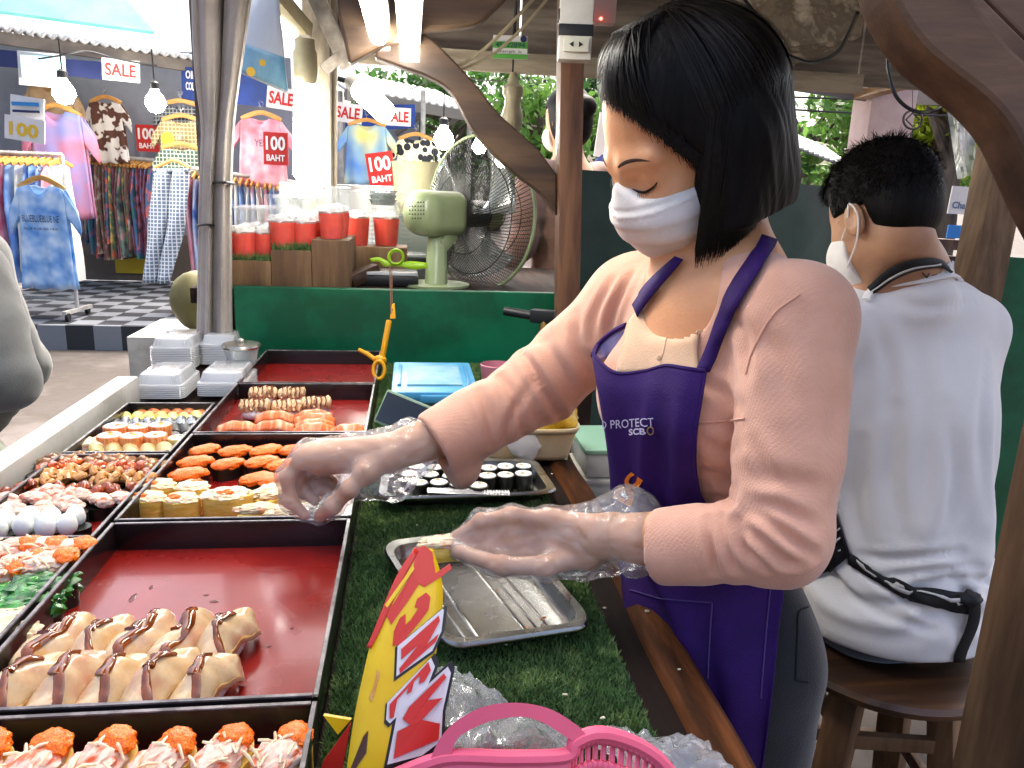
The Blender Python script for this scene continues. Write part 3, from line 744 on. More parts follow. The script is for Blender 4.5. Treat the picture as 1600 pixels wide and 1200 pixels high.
# rolls
def roll(seed, r, h, wall, topm, fills, name='sushi_roll', lay=False):
    t = thing(name, '', ''); rr = random.Random(seed)
    b = MB(); b.lathe([(r*.97, 0), (r, h*.1), (r, h*.9), (r*.97, h)], n=24, wob=lambda q: 1+.02*math.sin(3*q+seed)); b.build('wrap', wall, t)
    b = MB(); b.lathe([(r*.9, h-.002), (r*.86, h+.0012), (r*.5, h+.0022), (0, h+.0024)], n=20); b.build('rice', topm, t)
    for k, fm in enumerate(fills):
        a = rr.uniform(0, 6); b = MB(); b.blob((r*.28*math.cos(a+k*2.4), r*.28*math.sin(a+k*2.4), h+.002), (r*.5, r*.42, .004), seed+k, .2, 2, 2); b.build('filling', fm, t)
    return t
m_yel = mat('yellow_filling', '#d9b92e', .4); m_grn = mat('cucumber', '#6f9a4a', .4)
pr2 = [roll(s, .020, .034, mat('orange_roll_coat', '#cf6a2c', .4, c2='#e8a468', vs=260, bump=.001, bs=400, rand=.05, stretch=(1, 1, .3)), m_rice, [m_roe, m_yel]) for s in (73, 74)]
stand('r', pr2, pix([(172, 690), (207, 690), (243, 688), (182, 676), (216, 674), (251, 672)], .95), 'fat upright roll coated in orange roe', 'sushi', 'fat orange rolls', jit=.5)
def lay(seed, r, L, wall, endm):
    t = thing('sushi_roll', '', '')
    b = MB(); b.lathe([(r*.94, -L/2), (r, -L*.35), (r, L*.35), (r*.94, L/2)], (0, 0, r), 20, axis=(0, 1, .12), wob=lambda q: 1+.03*math.sin(3*q+seed)); b.build('wrap', wall, t)
    b = MB(); b.blob((0, -L/2, r*.94), (r*1.6, .004, r*1.6), seed, .1, 2, 2); b.build('rice', endm, t)
    return t
m_silver = mat('silver_nori', '#2a2d2e', .18, c2='#8c9294', vs=40, var=.8, coat=.6, rand=.1)
m_yg = mat('yellow_green_wrap', '#b9a83e', .4, c2='#d9cf8a', vs=60, rand=.08, bump=.001, bs=120)
m_pkor = mat('pink_orange_wrap', '#cf6f45', .38, c2='#b98a52', vs=60, rand=.08, bump=.001, bs=120)
def row(px0, px1, py, n, mt, em, label, group, z=.945, r=.0125, L=.034):
    pr = [lay(80+n+k, r, L, mt, em) for k in range(2)]; a = atz(px0, py, z); c = atz(px1, py, z)
    stand('r', pr, [tuple((a+(c-a)*(k/(n-1)))[:2]) for k in range(n)], label, 'sushi', group, base=.35, jit=.08)
row(222, 332, 644, 7, m_pkor, m_salmon, 'pinkish orange roll in the row against the clear lids', 'pinkish orange rolls')
row(196, 325, 652, 8, m_yg, m_mayo, 'yellow green roll between the orange and dark rows', 'yellow green rolls')
row(178, 318, 661, 9, m_silver, m_rice, 'shiny black seaweed roll next to the yellow green rolls', 'shiny black rolls')
row(165, 308, 671, 9, m_nori, m_rice, 'matt black seaweed roll touching the fat orange rolls', 'matt black rolls')
row(135, 152, 697, 2, m_mayo, m_crab, 'cream coloured roll beside the fat orange rolls', 'cream rolls', r=.015)
row(150, 258, 706, 5, mat('green_cream_wrap', '#b4ab6a', .4, c2='#d8a679', vs=60, rand=.1, bump=.001, bs=120), m_mayo, 'greenish cream roll against the tray wall under the fat orange rolls', 'greenish cream rolls', z=.942, r=.0135)
o = roll(91, .017, .026, m_yg, m_rice, [m_grn, m_yel]); q = atz(278, 688, .948); place(o, (q[0], q[1], FL)); tag(o, 'single yellow green upright roll with cucumber beside fat orange rolls', 'sushi')
# ================================================================== people
Fh = np.array([CF[0], CF[1], 0]); Fh /= np.linalg.norm(Fh); Rh = np.array([Fh[1], -Fh[0], 0]); ZZ = np.array([0, 0, 1.])
def headframe(f0, pitch, roll=0):
    p = math.radians(pitch); r = math.radians(roll)
    f = f0*math.cos(p)-ZZ*math.sin(p); u = ZZ*math.cos(p)+f0*math.sin(p); l = np.cross(u, f)
    return f, u*math.cos(r)+l*math.sin(r), l*math.cos(r)-u*math.sin(r)
m_skinf = mat('skin', '#dba071', .48, c2='#d09264', vs=14, var=.6, sss=.25, bump=.0003, bs=300)
m_skinm = mat('skin_tan', '#b98c6a', .5, c2='#a87b5c', vs=14, var=.6, sss=.25, bump=.0003, bs=300)
m_hair = mat('black_hair', '#0a0909', .55, c2='#151313', vs=60, stretch=(1, 1, .05), bump=.0012, bs=160, spec=.12)
m_strand = mat('hair_strand', '#0c0907', .42, c2='#17120f', vs=200, spec=.2)
def fabric(name, c, c2, rib=0, rough=.85, vs=18, bump=.0006, bs=500, axis='x'):
    """woven cloth; rib adds fine knitted ribs"""
    m = mat(name, c, rough, c2=c2, vs=vs, var=.7, bump=bump, bs=bs, sheen=.3)
    if rib and 'rib' not in m:
        m['rib'] = 1; n = m.node_tree; N = n.nodes; L = n.links
        tc = [q for q in N if q.type == 'TEX_COORD'][0]; w = N.new('ShaderNodeTexWave'); w.wave_type = 'BANDS'; w.bands_direction = 'DIAGONAL' if axis == 'd' else axis.upper()
        w.inputs['Scale'].default_value = rib; w.inputs['Distortion'].default_value = .6; w.inputs['Detail'].default_value = 1
        L.new(tc.outputs['Object'], w.inputs[0]); bp = [q for q in N if q.type == 'BUMP'][0]
        b2 = N.new('ShaderNodeBump'); b2.inputs['Distance'].default_value = .00012; L.new(w.outputs['Fac'], b2.inputs['Height']); L.new(bp.outputs[0], b2.inputs['Normal'])
        L.new(b2.outputs[0], N['Principled BSDF'].inputs['Normal'])
    return m
m_pink = fabric('pink_ribbed_knit', '#daa58a', '#d09a7e', 95, axis='y')
m_cream = fabric('cream_top', '#dcb48e', '#d2a883')
m_purple = mat('purple_canvas', '#270e4c', .78, c2='#311258', vs=18, var=.7, bump=.0006, bs=500, spec=.25)
m_lav = fabric('lavender_lining', '#8f86b0', '#7d74a0')
m_trous = fabric('charcoal_denim', '#17191e', '#121418', 0, .85)
m_maskw = mat('mask_white', '#dfdad3', .75, c2='#d6d1ca', vs=30, bump=.0004, bs=500, sss=.1)
m_glove = film('glove_film', (.96, .93, .90), .84, .15, .008, 36, .5, fres=1.0)
m_navy = fabric('navy_cloth', '#1c2333', '#232b3e'); m_wshirt = fabric('white_shirt', '#dedbd8', '#e3e0dd', vs=8)
m_stripe = mat('apron_black', '#0c0c0e', .7, c2='#151518', vs=40); m_stripew = mat('stripe_white', '#c8c6c0', .7)
m_greyf = fabric('grey_fleece', '#4c4e4d', '#5b5d5b', vs=10)

def mk(f, name, m, par, it=2, w=.5):
    v, q = f.mesh(); v = relax(v, q, it, w); return np_mesh(name, v, q, m, par, smooth=True)
def bvh_of(o):
    me = o.data; off = np.array(o.location)
    vs_ = np.zeros(len(me.vertices)*3); me.vertices.foreach_get('co', vs_); vs_ = vs_.reshape(-1, 3)+(off if o.parent is None else 0)
    return BVHTree.FromPolygons([tuple(q) for q in vs_], [tuple(p.vertices) for p in me.polygons])
def hit(bv, px, py, lift=.003):
    r = Vector(ray(px, py)).normalized(); h = bv.ray_cast(Vector(CAM), r)
    if h[0] is None: return None
    return np.array(h[0])-np.array(r)*lift*.4+np.array(h[1])*lift*(1 if h[1].dot(r) < 0 else -1)
def hits(bv, pts, n, lift=.003):
    return [q for q in (hit(bv, *p, lift) for p in spline(pts, n)) if q is not None]
def ribbon(pl, pr, name, m, par, th=.0015):
    k = min(len(pl), len(pr)); b = MB(); b.sheet(lambda u, v: pl[int(round(u*(k-1)))]*(1-v)+pr[int(round(u*(k-1)))]*v, k, 3); return b.build(name, m, par, solid=th, auto=0)
def crease(o, lines):
    """presses cloth creases into a mesh along photo lines: (points, depth, width)"""
    me = o.data; n = len(me.vertices); v = np.zeros(n*3); me.vertices.foreach_get('co', v); v = v.reshape(-1, 3); nn = np.zeros(n*3); me.vertices.foreach_get('normal', nn); nn = nn.reshape(-1, 3); bv = bvh_of(o); dsp = np.zeros(n)
    for pts, dep, wid in lines:
        p = [q for q in (hit(bv, *t, 0) for t in spline(pts, 22)) if q is not None]
        if len(p) < 4: continue
        p = np.array(p); ok = ((v > p.min(0)-.05) & (v < p.max(0)+.05)).all(1); idx = np.nonzero(ok)[0]
        if not len(idx): continue
        D = np.linalg.norm(v[idx][:, None]-p[None], axis=2); k = D.argmin(1); d = D.min(1); fade = np.sin(np.pi*np.clip((k+1.5)/(len(p)+2), 0, 1))**.6
        side = 1.0
        dsp[idx] += fade*dep*(-np.exp(-(d/wid)**2)+.65*np.exp(-((d-2.1*wid)/(1.1*wid))**2))
    v = v+nn*dsp[:, None]; me.vertices.foreach_set('co', v.astype(np.float32).ravel()); me.update()
def folds(n, amp, seed, nz=14):
    def fn(g, t):
        w = vnoise(g*nz+seed*5.1); x = t*n+1.5*w+(g@np.array([.6, -.5, .3]))*7; return amp*1.0*(np.abs(np.sin(math.pi*x))-.62)*(.15+1.3*vnoise(g*18+seed)**1.5)
    return fn

# ------------------------------------------------------------------ the woman in the purple apron
wf = np.array([-.93, -.37, 0]); wf /= np.linalg.norm(wf); wl = np.cross(ZZ, wf); WR = np.stack([wf, wl, ZZ], 1)
tc_ = np.array([.352, .838, 0])
wom = thing('person', 'woman in pink cardigan, purple apron and white face mask reaching into the trays', 'person', (.40, .80, 0))
HC = P(1070, 215, .852)
hf, hu, hl = headframe(-Rh*math.cos(math.radians(18))-Fh*math.sin(math.radians(18)), 30, 4); HR = np.stack([hf, hl, hu], 1)
H = lambda a, b, c: HC+hf*a+hl*b+hu*c        # head coordinates: forward, left, up
Ls, Le, Lc, Lw = P(1246, 498, .755), P(1222, 842, .715), P(1042, 852, .775), P(958, 838, .83)
Rs, Re, Rc, Rw = P(992, 468, 1.02), P(850, 598, 1.07), P(690, 692, 1.02), P(605, 708, 1.0)
NB = np.array([.358, .850, 1.285])
def torso(f, e=0.0, k=.05, legs=True):
    T = lambda a, b, z: tc_+wf*a+wl*b+ZZ*z
    f.ell(T(.0, 0, 1.155), (.096+e, .124+e, .155+e), WR, k)
    f.ell(T(-.025, 0, 1.01), (.096+e, .122+e, .17+e), WR, k)
    for s in (-1, 1): f.ell(T(.056, s*.056, 1.150), (.050+e, .055+e, .055+e), WR, .035)
    f.cone(Ls, NB, .047+e, .045+e, k); f.cone(Rs, NB, .050+e, .045+e, k)
    return f
# skin: head, neck, chest
f = Field(HC+np.array([-.17, -.2, -.36]), HC+np.array([.24, .2, .15]), .0026)
f.ell(H(-.012, 0, .030), (.094, .074, .090), HR, .01)
f.ell(H(.032, 0, -.040), (.062, .060, .080), HR, .03)
f.cone(H(.050, 0, -.085), H(.058, 0, -.096), .026, .022, .03)
f.cone(H(.078, 0, -.004), H(.088, 0, -.042), .007, .010, .016)
for s in (-1, 1):
    f.ell(H(.062, s*.036, -.040), (.024, .022, .022), HR, .02)
    f.ell(H(.092, s*.036, -.006), (.018, .020, .012), HR, .012, 'sub')
    f.ell(H(.064, s*.034, -.010), (.0165, .019, .014), HR, .008)
    f.cone(H(.080, s*.016, .010), H(.068, s*.050, .012), .007, .006, .02)
    f.ell(H(-.010, s*.074, -.012), (.018, .007, .030), HR, .006)
f.ell(H(.078, 0, -.068), (.010, .022, .005), HR, .006); f.ell(H(.077, 0, -.077), (.010, .018, .005), HR, .006)
f.cone(H(-.018, 0, -.06), NB+np.array([0, 0, .0]), .052, .056, .03)
f.cone(NB+np.array([0, 0, .005]), NB+(Ls-NB)*.5, .050, .045, .04); f.cone(NB+np.array([0, 0, .005]), NB+(Rs-NB)*.5, .050, .045, .04)
f.ell(tc_+ZZ*1.165, (.092, .119, .150), WR, .05)
hv, hq = f.mesh(); hv = relax(hv, hq, 2)
# forearms and hands
def hand(W_, el, palm, fingers, rw=.024, rad=.0086, res=.0019, inflate=0, k=.006, palmk=.012, extra=None):
    allp = np.array([W_, el]+[p for fg in fingers for p in fg]+list(palm)); lo = allp.min(0)-.06; hi = allp.max(0)+.06
    f = Field(lo, hi, res)
    f.cone(el, W_, .034+inflate, rw+inflate, .02)
    for i, fg in enumerate(fingers):
        th = i == 0; r0 = rad*(1.16 if th else 1.0)*(0.86 if i == 4 else 1)
        f.cone(W_, fg[0], rw*.72+inflate, (.017 if th else .0135)+inflate, palmk)
        f.chain(fg, [r0*1.12+inflate, r0*1.06+inflate, r0*.98+inflate, r0*.80+inflate][:len(fg)], k)
        for j in range(1, len(fg)-1): f.ell(fg[j], [r0*1.14+inflate]*3, None, .004)
    for p, r in zip(palm, (.017, .015)): f.cone(W_, p, rw*.7+inflate, r+inflate, palmk)
    if extra: extra(f)
    return f
RF = [[P(572, 738, .975), P(546, 764, .968), P(520, 790, .972), P(500, 806, .98)],
      [P(474, 716, .985), P(449, 746, .985), P(453, 782, .985), P(476, 804, .985)],
      [P(482, 708, 1.002), P(462, 738, 1.006), P(474, 768, 1.008), P(492, 782, 1.0)],
      [P(494, 705, 1.018), P(482, 736, 1.022), P(498, 762, 1.018), P(512, 770, 1.005)],
      [P(508, 707, 1.032), P(502, 735, 1.034), P(518, 756, 1.026), P(530, 764, 1.015)]]
LF = [[P(918, 868, .842), P(852, 884, .835), P(785, 884, .845), P(716, 862, .862)],
      [P(858, 812, .862), P(800, 806, .866), P(752, 815, .872), P(715, 838, .874)],
      [P(858, 828, .868), P(802, 826, .870), P(757, 834, .874), P(724, 848, .876)],
      [P(862, 846, .866), P(806, 847, .868), P(766, 851, .872), P(734, 857, .876)],
      [P(872, 862, .862), P(822, 866, .864), P(784, 868, .868), P(752, 867, .872)]]
RP = [P(520, 712, 1.005), P(500, 725, .99)]; LP_ = [P(880, 830, .872), P(880, 850, .870)]
parts_v = [hv]; parts_q = [hq]
for (a, e, p, fg) in ((Rw, Rc+(Re-Rc)*.3, RP, RF), (Lw, Lc+(Le-Lc)*.35, LP_, LF)):
    v, q = hand(a, e, p, fg).mesh(); parts_v.append(relax(v, q, 1)); parts_q.append(q)
# lower body under the clothes, so the figure is whole
f = Field((.16, .55, .0), (.66, 1.05, 1.1), .011)
f.ell(tc_+ZZ*1.0-wf*.03, (.085, .128, .16), WR, .04); f.ell((.374, .795, .87), (.064, .115, .11), WR, .05)
for s in (-1, 1):
    hp = np.array([.374, .795, .85])+wl*s*.062; kn = np.array([.388, .795, .46])+wl*s*.066; an = np.array([.40, .80, .07])+wl*s*.068
    f.cone(hp, kn, .058, .052, .03); f.cone(kn, an, .052, .034, .02); f.cone(an+wf*.10-ZZ*.035, an-wf*.05-ZZ*.03, .03, .034, .02)
v, q = f.mesh(); parts_v.append(relax(v, q, 2)); parts_q.append(q)
off = np.cumsum([0]+[len(v) for v in parts_v[:-1]])
body = np_mesh('body', np.concatenate(parts_v), np.concatenate([q+o_ for q, o_ in zip(parts_q, off)]), m_skinf, wom)
# cardigan
f = Field((-.02, .52, .86), (.62, 1.20, 1.38), .0036)
torso(f, .004)
nrm = lambda a: a/np.linalg.norm(a)
f.cone(Ls, Ls+(Le-Ls)*.3, .053, .052, .022); f.cone(Ls+(Le-Ls)*.3, Ls+(Le-Ls)*.65, .052, .050, .005); f.cone(Ls+(Le-Ls)*.65, Le, .050, .042, .005)
f.cone(Le, Le+(Lc-Le)*.72, .042, .036, .014, fold=folds(3.2, .003, 3, 14)); f.cone(Le+(Lc-Le)*.70, Lc, .0395, .0385, .0025)
f.cone(Rs, Re, .055, .052, .035, fold=folds(2.0, .005, 4)); f.cone(Re, Re+(Rc-Re)*.70, .051, .046, .014, fold=folds(2.0, .005, 5, 14))
f.cone(Re+(Rc-Re)*.68, Rc, .0495, .0485, .003)
f.cone(Rc+np.array([.012, 0, 0]), Rc+np.array([.022, .0, -.030]), .040, .034, .01)
# hollow cuffs, cut ends
for (c, e, w_) in ((Lc, Le, Lw), (Rc, Re, Rw)):
    ax = nrm(c-e); f.cone(c-ax*.018, c+ax*.06, .029, .030, .003, 'sub')
    f.put(lambda g, ax=ax, c=c: -((g-c)@ax-.012), c+ax*.05-.07, c+ax*.05+.07, .003, 'sub')
# neck opening, deeper at the front
f.cone(NB+np.array([0, 0, .02]), NB+np.array([0, 0, .15]), .064, .09, .006, 'sub')
nk = tc_+wf*.075+ZZ*1.275
f.ell(nk, (.052, .062, .048), WR, .008, 'sub')
f.ell(NB+wf*.045+ZZ*.0, (.06, .062, .05), WR, .008, 'sub')
def bodyfold(g):
    w = vnoise(g*np.array([9, 9, 16])+3.3); return .0022*np.sin(2*math.pi*(g[..., 2]*11+1.4*w))*np.clip((1.15-g[..., 2])/.15, 0, 1)*(vnoise(g*7+1) > .35)
f.warp(bodyfold)
shirt = mk(f, 'cardigan', m_pink, wom, 2, .5)
crease(shirt, [([(1165, 800), (1200, 815), (1245, 850), (1272, 868)], .006, .005), ([(1160, 812), (1185, 840), (1225, 873), (1250, 880)], .006, .005), ([(1150, 818), (1165, 855), (1195, 885)], .006, .005), ([(1128, 812), (1137, 850), (1148, 888)], .005, .0045), ([(1106, 812), (1112, 850), (1118, 892)], .005, .0045), ([(1172, 786), (1220, 796), (1272, 822)], .005, .006),
    ([(1175, 690), (1190, 720), (1200, 752)], .003, .006), ([(1180, 740), (1225, 752), (1280, 760)], .003, .008), ([(1182, 520), (1215, 560), (1230, 620)], .003, .010), ([(1290, 560), (1305, 640), (1300, 720)], .003, .010),
    ([(812, 545), (832, 578), (865, 632), (882, 662)], .008, .006), ([(848, 522), (864, 558), (898, 610)], .005, .007), ([(782, 590), (802, 622), (818, 680)], .005, .006), ([(748, 612), (764, 650), (772, 695)], .004, .006), ([(900, 490), (905, 540), (925, 585)], .004, .007), ([(985, 432), (962, 478), (950, 520)], .005, .006), ([(955, 442), (932, 488), (926, 530)], .004, .006), ([(830, 600), (800, 650), (790, 685)], .003, .006),
    ([(1100, 600), (1130, 612), (1158, 640)], .004, .006), ([(1096, 735), (1128, 745), (1152, 770)], .004, .006), ([(1100, 690), (1130, 705), (1155, 700)], .003, .006), ([(1130, 480), (1160, 520), (1170, 580)], .004, .008), ([(1095, 780), (1125, 776), (1150, 790)], .004, .005)])
bsh = bvh_of(shirt)
# trousers
f = Field((.20, .56, .03), (.66, 1.06, 1.0), .006)
f.ell((.374, .795, .885), (.078, .132, .120), WR, .05)
for s in (-1, 1):
    hp = np.array([.374, .795, .86])+wl*s*.066; kn = np.array([.388, .795, .46])+wl*s*.066; an = np.array([.40, .80, .09])+wl*s*.068
    f.cone(hp, kn, .071, .060, .03, fold=folds(2, .002, 8)); f.cone(kn, an, .068, .058, .02, fold=folds(3, .003, 9))
tr = mk(f, 'trousers', m_trous, wom)
# apron former: the clothed torso without arms, then the apron cloth laid over it
f = Field((.10, .52, .40), (.66, 1.10, 1.34), .007)
torso(f, .016); f.ell((.385, .795, .885), (.105, .155, .15), WR, .06); f.cone((.385, .79, .84), (.395, .77, .42), .140, .148, .06)
fv, fq = f.mesh(); former = BVHTree.FromPolygons([tuple(q) for q in relax(fv, fq, 4)], [tuple(q) for q in fq])
rows = [[(929, 553), (962, 583), (1000, 582), (1036, 573), (1072, 576), (1104, 581)],
        [(937, 610), (975, 620), (1005, 622), (1030, 620), (1065, 622), (1097, 628)],
        [(946, 670), (980, 678), (1002, 680), (1026, 676), (1060, 676), (1089, 682)],
        [(953, 735), (985, 745), (1003, 747), (1024, 745), (1056, 742), (1089, 745)],
        [(956, 800), (985, 808), (1006, 810), (1030, 806), (1062, 802), (1106, 792)],
        [(962, 850), (990, 862), (1018, 866), (1050, 862), (1105, 856), (1180, 836)],
        [(970, 890), (1008, 905), (1040, 912), (1085, 912), (1150, 908), (1219, 902)],
        [(978, 950), (1030, 968), (1070, 978), (1105, 984), (1155, 986), (1212, 988)],
        [(990, 1040), (1050, 1062), (1090, 1076), (1128, 1084), (1166, 1088), (1201, 1092)],
        [(1010, 1150), (1070, 1190), (1108, 1208), (1142, 1214), (1168, 1214), (1188, 1196)],
        [(1030, 1290), (1090, 1320), (1120, 1330), (1145, 1330), (1162, 1325), (1172, 1310)]]
grid = []
for i, r_ in enumerate(rows):
    pts = []
    for j, p in enumerate(r_):
        q = hit(former, *p, .0)
        for dx in (8, 16, 30, 45, 60, 80, 110, 150):
            if q is not None: break
            q2 = hit(former, p[0]+(dx if j < 3 else -dx), p[1], 0)
            if q2 is not None:
                dd = (q2-CAM)@CF; q = P(p[0], p[1], dd)
        pts.append(q if q is not None else P(p[0], p[1], .9))
    grid.append(pts)
grid = np.array(grid)
g_ = surf(grid, 66, 36)
for i in range(66):                # soft vertical folds, flatter at the hem
    for j in range(36):
        u, v = i/65, j/35
        a = .0045*math.sin(v*17+u*2.2)*min(1, u*2.2)+.004*math.sin(v*8-u*5+1)+.006*math.exp(-((v-.45-.1*u)/.06)**2)*min(1, u*3)*(u < .55)
        g_[i, j] += wf*a
b = MB(); surf_mesh(b, g_); apron = b.build('apron', m_purple, wom, solid=.0022, auto=0)
bap = bvh_of(apron)
# bent away bib corner shows the paler lining
tl_ = g_[0, 0]; b = MB()
cor = [P(929, 553, (tl_-CAM)@CF+.005), P(958, 520, .93), P(985, 510, .90)]
e1 = spline([P(927, 556, (tl_-CAM)@CF), P(934, 540, .965), P(956, 520, .945), P(978, 508, .92)], 12); e2 = spline([g_[0, 2], g_[0, 4]+wf*.004, P(968, 560, .93), P(985, 512, .915)], 12)
e2 = spline([P(930, 558, (tl_-CAM)@CF+.004), P(950, 562, .96), P(966, 550, .94), P(984, 520, .925)], 12)
b.sheet(lambda u, v: e1[int(round(u*11))]*(1-v)+e2[int(round(u*11))]*v, 12, 4); b.build('bib_lining', m_lav, apron, solid=.0015)
b = MB(); b.tube([p for p in e1], .0035, 6); b.tube([g_[0, j]+ZZ*.001 for j in range(36)], .0022, 6); b.tube([g_[i, 35] for i in range(0, 30)], .0018, 6); b.build('bib_hem', m_purple, apron)
# straps over the shoulders, laid on the cardigan and neck
bbd = bvh_of(body)
def laid(bvs, pts, n, lift):
    out = []
    for p in spline(pts, n):
        c = [q for q in (hit(bv, p[0], p[1], lift) for bv in bvs) if q is not None]
        if c: out.append(min(c, key=lambda q: (q-CAM)@CF))
    return out
ribbon(laid([bsh, bbd], [(1090, 582), (1112, 530), (1140, 460), (1175, 400), (1197, 340)], 24, .005), laid([bsh, bbd], [(1111, 584), (1136, 530), (1164, 470), (1200, 410), (1217, 345)], 24, .005), 'strap', m_purple, apron)
ribbon(laid([bsh, bbd], [(995, 478), (1012, 450), (1035, 425), (1060, 402)], 14, .006), laid([bsh, bbd], [(1000, 500), (1024, 466), (1050, 435), (1072, 408)], 14, .006), 'strap', m_purple, apron)
# neckline hem, button placket, seams
sd = laid([bsh], [(1008, 470), (1014, 490), (1030, 510), (1060, 522), (1095, 520)], 20, .002)
if len(sd) > 3:
    b = MB(); b.tube(sd, .0035, 6, flat=.6); b.build('neckline_hem', m_cream, shirt)
rw_ = [[(984, 506), (1004, 484), (1020, 508), (1052, 524), (1094, 522)], [(974, 540), (1000, 534), (1030, 542), (1060, 547), (1091, 550)], [(965, 584), (1000, 584), (1035, 578), (1065, 580), (1094, 584)]]
it_ = [[hit(bsh, *p, .0028) for p in r_] for r_ in rw_]
if all(q is not None for r_ in it_ for q in r_):
    sg_ = surf(rw_, 14, 18); gg = np.zeros((14, 18, 3))
    for i in range(14):
        for j in range(18):
            q = hit(bsh, sg_[i, j, 0], sg_[i, j, 1], .0028); gg[i, j] = q if q is not None else gg[i, j-1]
    b = MB(); surf_mesh(b, gg); b.build('inner_top', m_cream, shirt, solid=.002, auto=0)
pk = laid([bsh], [(1037, 516), (1040, 535), (1036, 556), (1030, 576)], 12, .002)
if len(pk) > 3:
    b = MB(); b.tube(pk, .0045, 6, flat=.2, up=wf); b.build('button_placket', m_cream, shirt)
    for k in (3, 8):
        if k < len(pk):
            b = MB(); b.lathe([(.0035, 0), (.0035, .0015), (.002, .002)], pk[k]+wf*.002, 10, axis=wf); b.build('button', m_cream, shirt)
for pts in ([(1165, 585), (1180, 540), (1210, 490), (1250, 460)], [(1090, 660), (1130, 658), (1164, 654)]):
    s_ = laid([bsh], pts, 16, .0005)
    if len(s_) > 3: b = MB(); b.tube(s_, .0012, 5); b.build('seam', m_pink, shirt)
for pts in ([(985, 922), (1040, 936), (1112, 942)], [(1114, 942), (1110, 1000), (1106, 1060)], [(1204, 912), (1196, 1000), (1188, 1090)]):
    s_ = laid([bap], pts, 18, .0014)
    if len(s_) > 3: b = MB(); b.tube(s_, .0009, 5); b.build('seam', mat('seam_purple', '#4a3470', .8), apron)
btr = bvh_of(tr)
for pts in ([(1262, 948), (1248, 956), (1246, 985), (1243, 1062)], [(1243, 1062), (1262, 1066)]):
    s_ = laid([btr], pts, 16, .0006)
    if len(s_) > 3: b = MB(); b.tube(s_, .0011, 5); b.build('pocket_seam', mat('seam_dark', '#0a0b0d', .8), tr)
# printing on the apron
def print_on(bv, txt, px, py, w, h, m, name, par, bold=.02, rot=0):
    v, q = text_mesh(txt, 1, bold); cx = (v[:, 0].min()+v[:, 0].max())/2; cy = (v[:, 1].min()+v[:, 1].max())/2
    sx = w/(v[:, 0].max()-v[:, 0].min()); sy = h/(v[:, 1].max()-v[:, 1].min()); c, s = math.cos(rot), math.sin(rot); out = []
    for p in v:
        x, y = (p[0]-cx)*sx, -(p[1]-cy)*sy; z = hit(bv, px+x*c-y*s, py+x*s+y*c, .0028)
        out.append(z if z is not None else P(px+x*c-y*s, py+x*s+y*c, .86))
    b = MB(); b.add(out, q); return b.build(name, m, par, smooth=False)
m_print = mat('apron_print', '#c4bcd2', .6); m_orange = mat('orange_print', '#e07a10', .6)
print_on(bap, 'D PROTECT', 982, 661, 82, 13, m_print, 'lettering', apron, .0, -.05)
print_on(bap, 'SCB', 998, 674, 25, 10, m_print, 'lettering', apron, .03, -.05)
b = MB(); ring = [hit(bap, 1018+5*math.cos(t), 672+5.5*math.sin(t), .003) for t in np.linspace(0, 6.28, 13)]; ring = [r for r in ring if r is not None]
if len(ring) > 5: b.tube(ring, .0007, 5); b.build('emblem', mat('emblem_gold', '#8a6a3a', .5), apron)
print_on(bap, 'D', 979, 772, 26, 34, m_orange, 'lettering', apron, .06, -1.1)
print_on(bap, 'C', 990, 752, 24, 24, m_orange, 'lettering', apron, .06, -.9)
# face: brows, lashes, mask
hb = BVHTree.FromPolygons([tuple(q) for q in hv], [tuple(q) for q in hq])
def face_pt(a, bb, c, lift=.001):
    """point on the face in front of head coordinates"""
    r = hb.ray_cast(Vector(H(a+.10, bb, c)), Vector(-hf)); return (np.array(r[0])+hf*lift) if r[0] is not None else H(a, bb, c)
for s in (1, -1):
    b = MB(); pts = [face_pt(0, s*y, z, .0006) for y, z in ((.014, .0125), (.026, .0165), (.040, .0165), (.054, .0125))]; pts = spline(pts, 12)
    b.tube(pts, [.0010, .0016, .002, .002, .002, .002, .002, .0018, .0016, .0012, .0008, .0004], 6, flat=.25, up=hf); b.build('eyebrow', mat('brow', '#4a3226', .8), body)
    b = MB(); pts = spline([face_pt(0, s*y, z, .0008) for y, z in ((.018, -.015), (.026, -.0185), (.036, -.0195), (.046, -.016), (.051, -.012))], 14)
    b.tube(pts, [.0005+.0011*math.sin(math.pi*min(1, k/11)) for k in range(14)], 6); 
    for k in range(3, 14): b.tube([pts[k], pts[k]+hf*.005-hu*.004+hl*s*.003], [.0004, .0001], 4)
    b.build('eyelashes', m_strand, body)
f = Field(HC+np.array([-.16, -.14, -.20]), HC+np.array([.12, .14, .06]), .0022)
f.ell(H(.038, 0, -.056), (.057, .064, .056), HR, .01)
f.cone(H(.080, 0, -.012), H(.087, 0, -.046), .010, .012, .03); f.cone(H(.062, 0, -.084), H(.052, 0, -.090), .027, .023, .03)
f.cone(H(.064, .030, -.06), H(.064, -.030, -.06), .028, .028, .03)
f.put(lambda g: -np.maximum((g-HC)@hu-(-.031+.020*np.clip((.032-np.abs((g-HC)@hl))/.032, 0, 1)-.12*np.clip(.088-(g-HC)@hf, 0, .2)), .024-(g-HC)@hf), HC-.16, HC+.16, .0025, 'sub')
def pleat(g):
    c = (g-HC)@hu; a = (g-HC)@hf; w = 0
    for z0 in (-.060, -.082): w = w+.0026/(1+np.exp(-(c-z0-.10*(a-.06))/.0012))
    return -w+.0012*np.sin(c*520)*((c > -.040) & (c < -.030))+.0012*np.sin((g@hl)*60+c*50)
f.warp(pleat)
mask = mk(f, 'face_mask', m_maskw, wom, 1, .3)
ml_, mr_ = H(.022, .0665, -.045), H(.022, .066, -.095); er = H(-.018, .076, -.005)
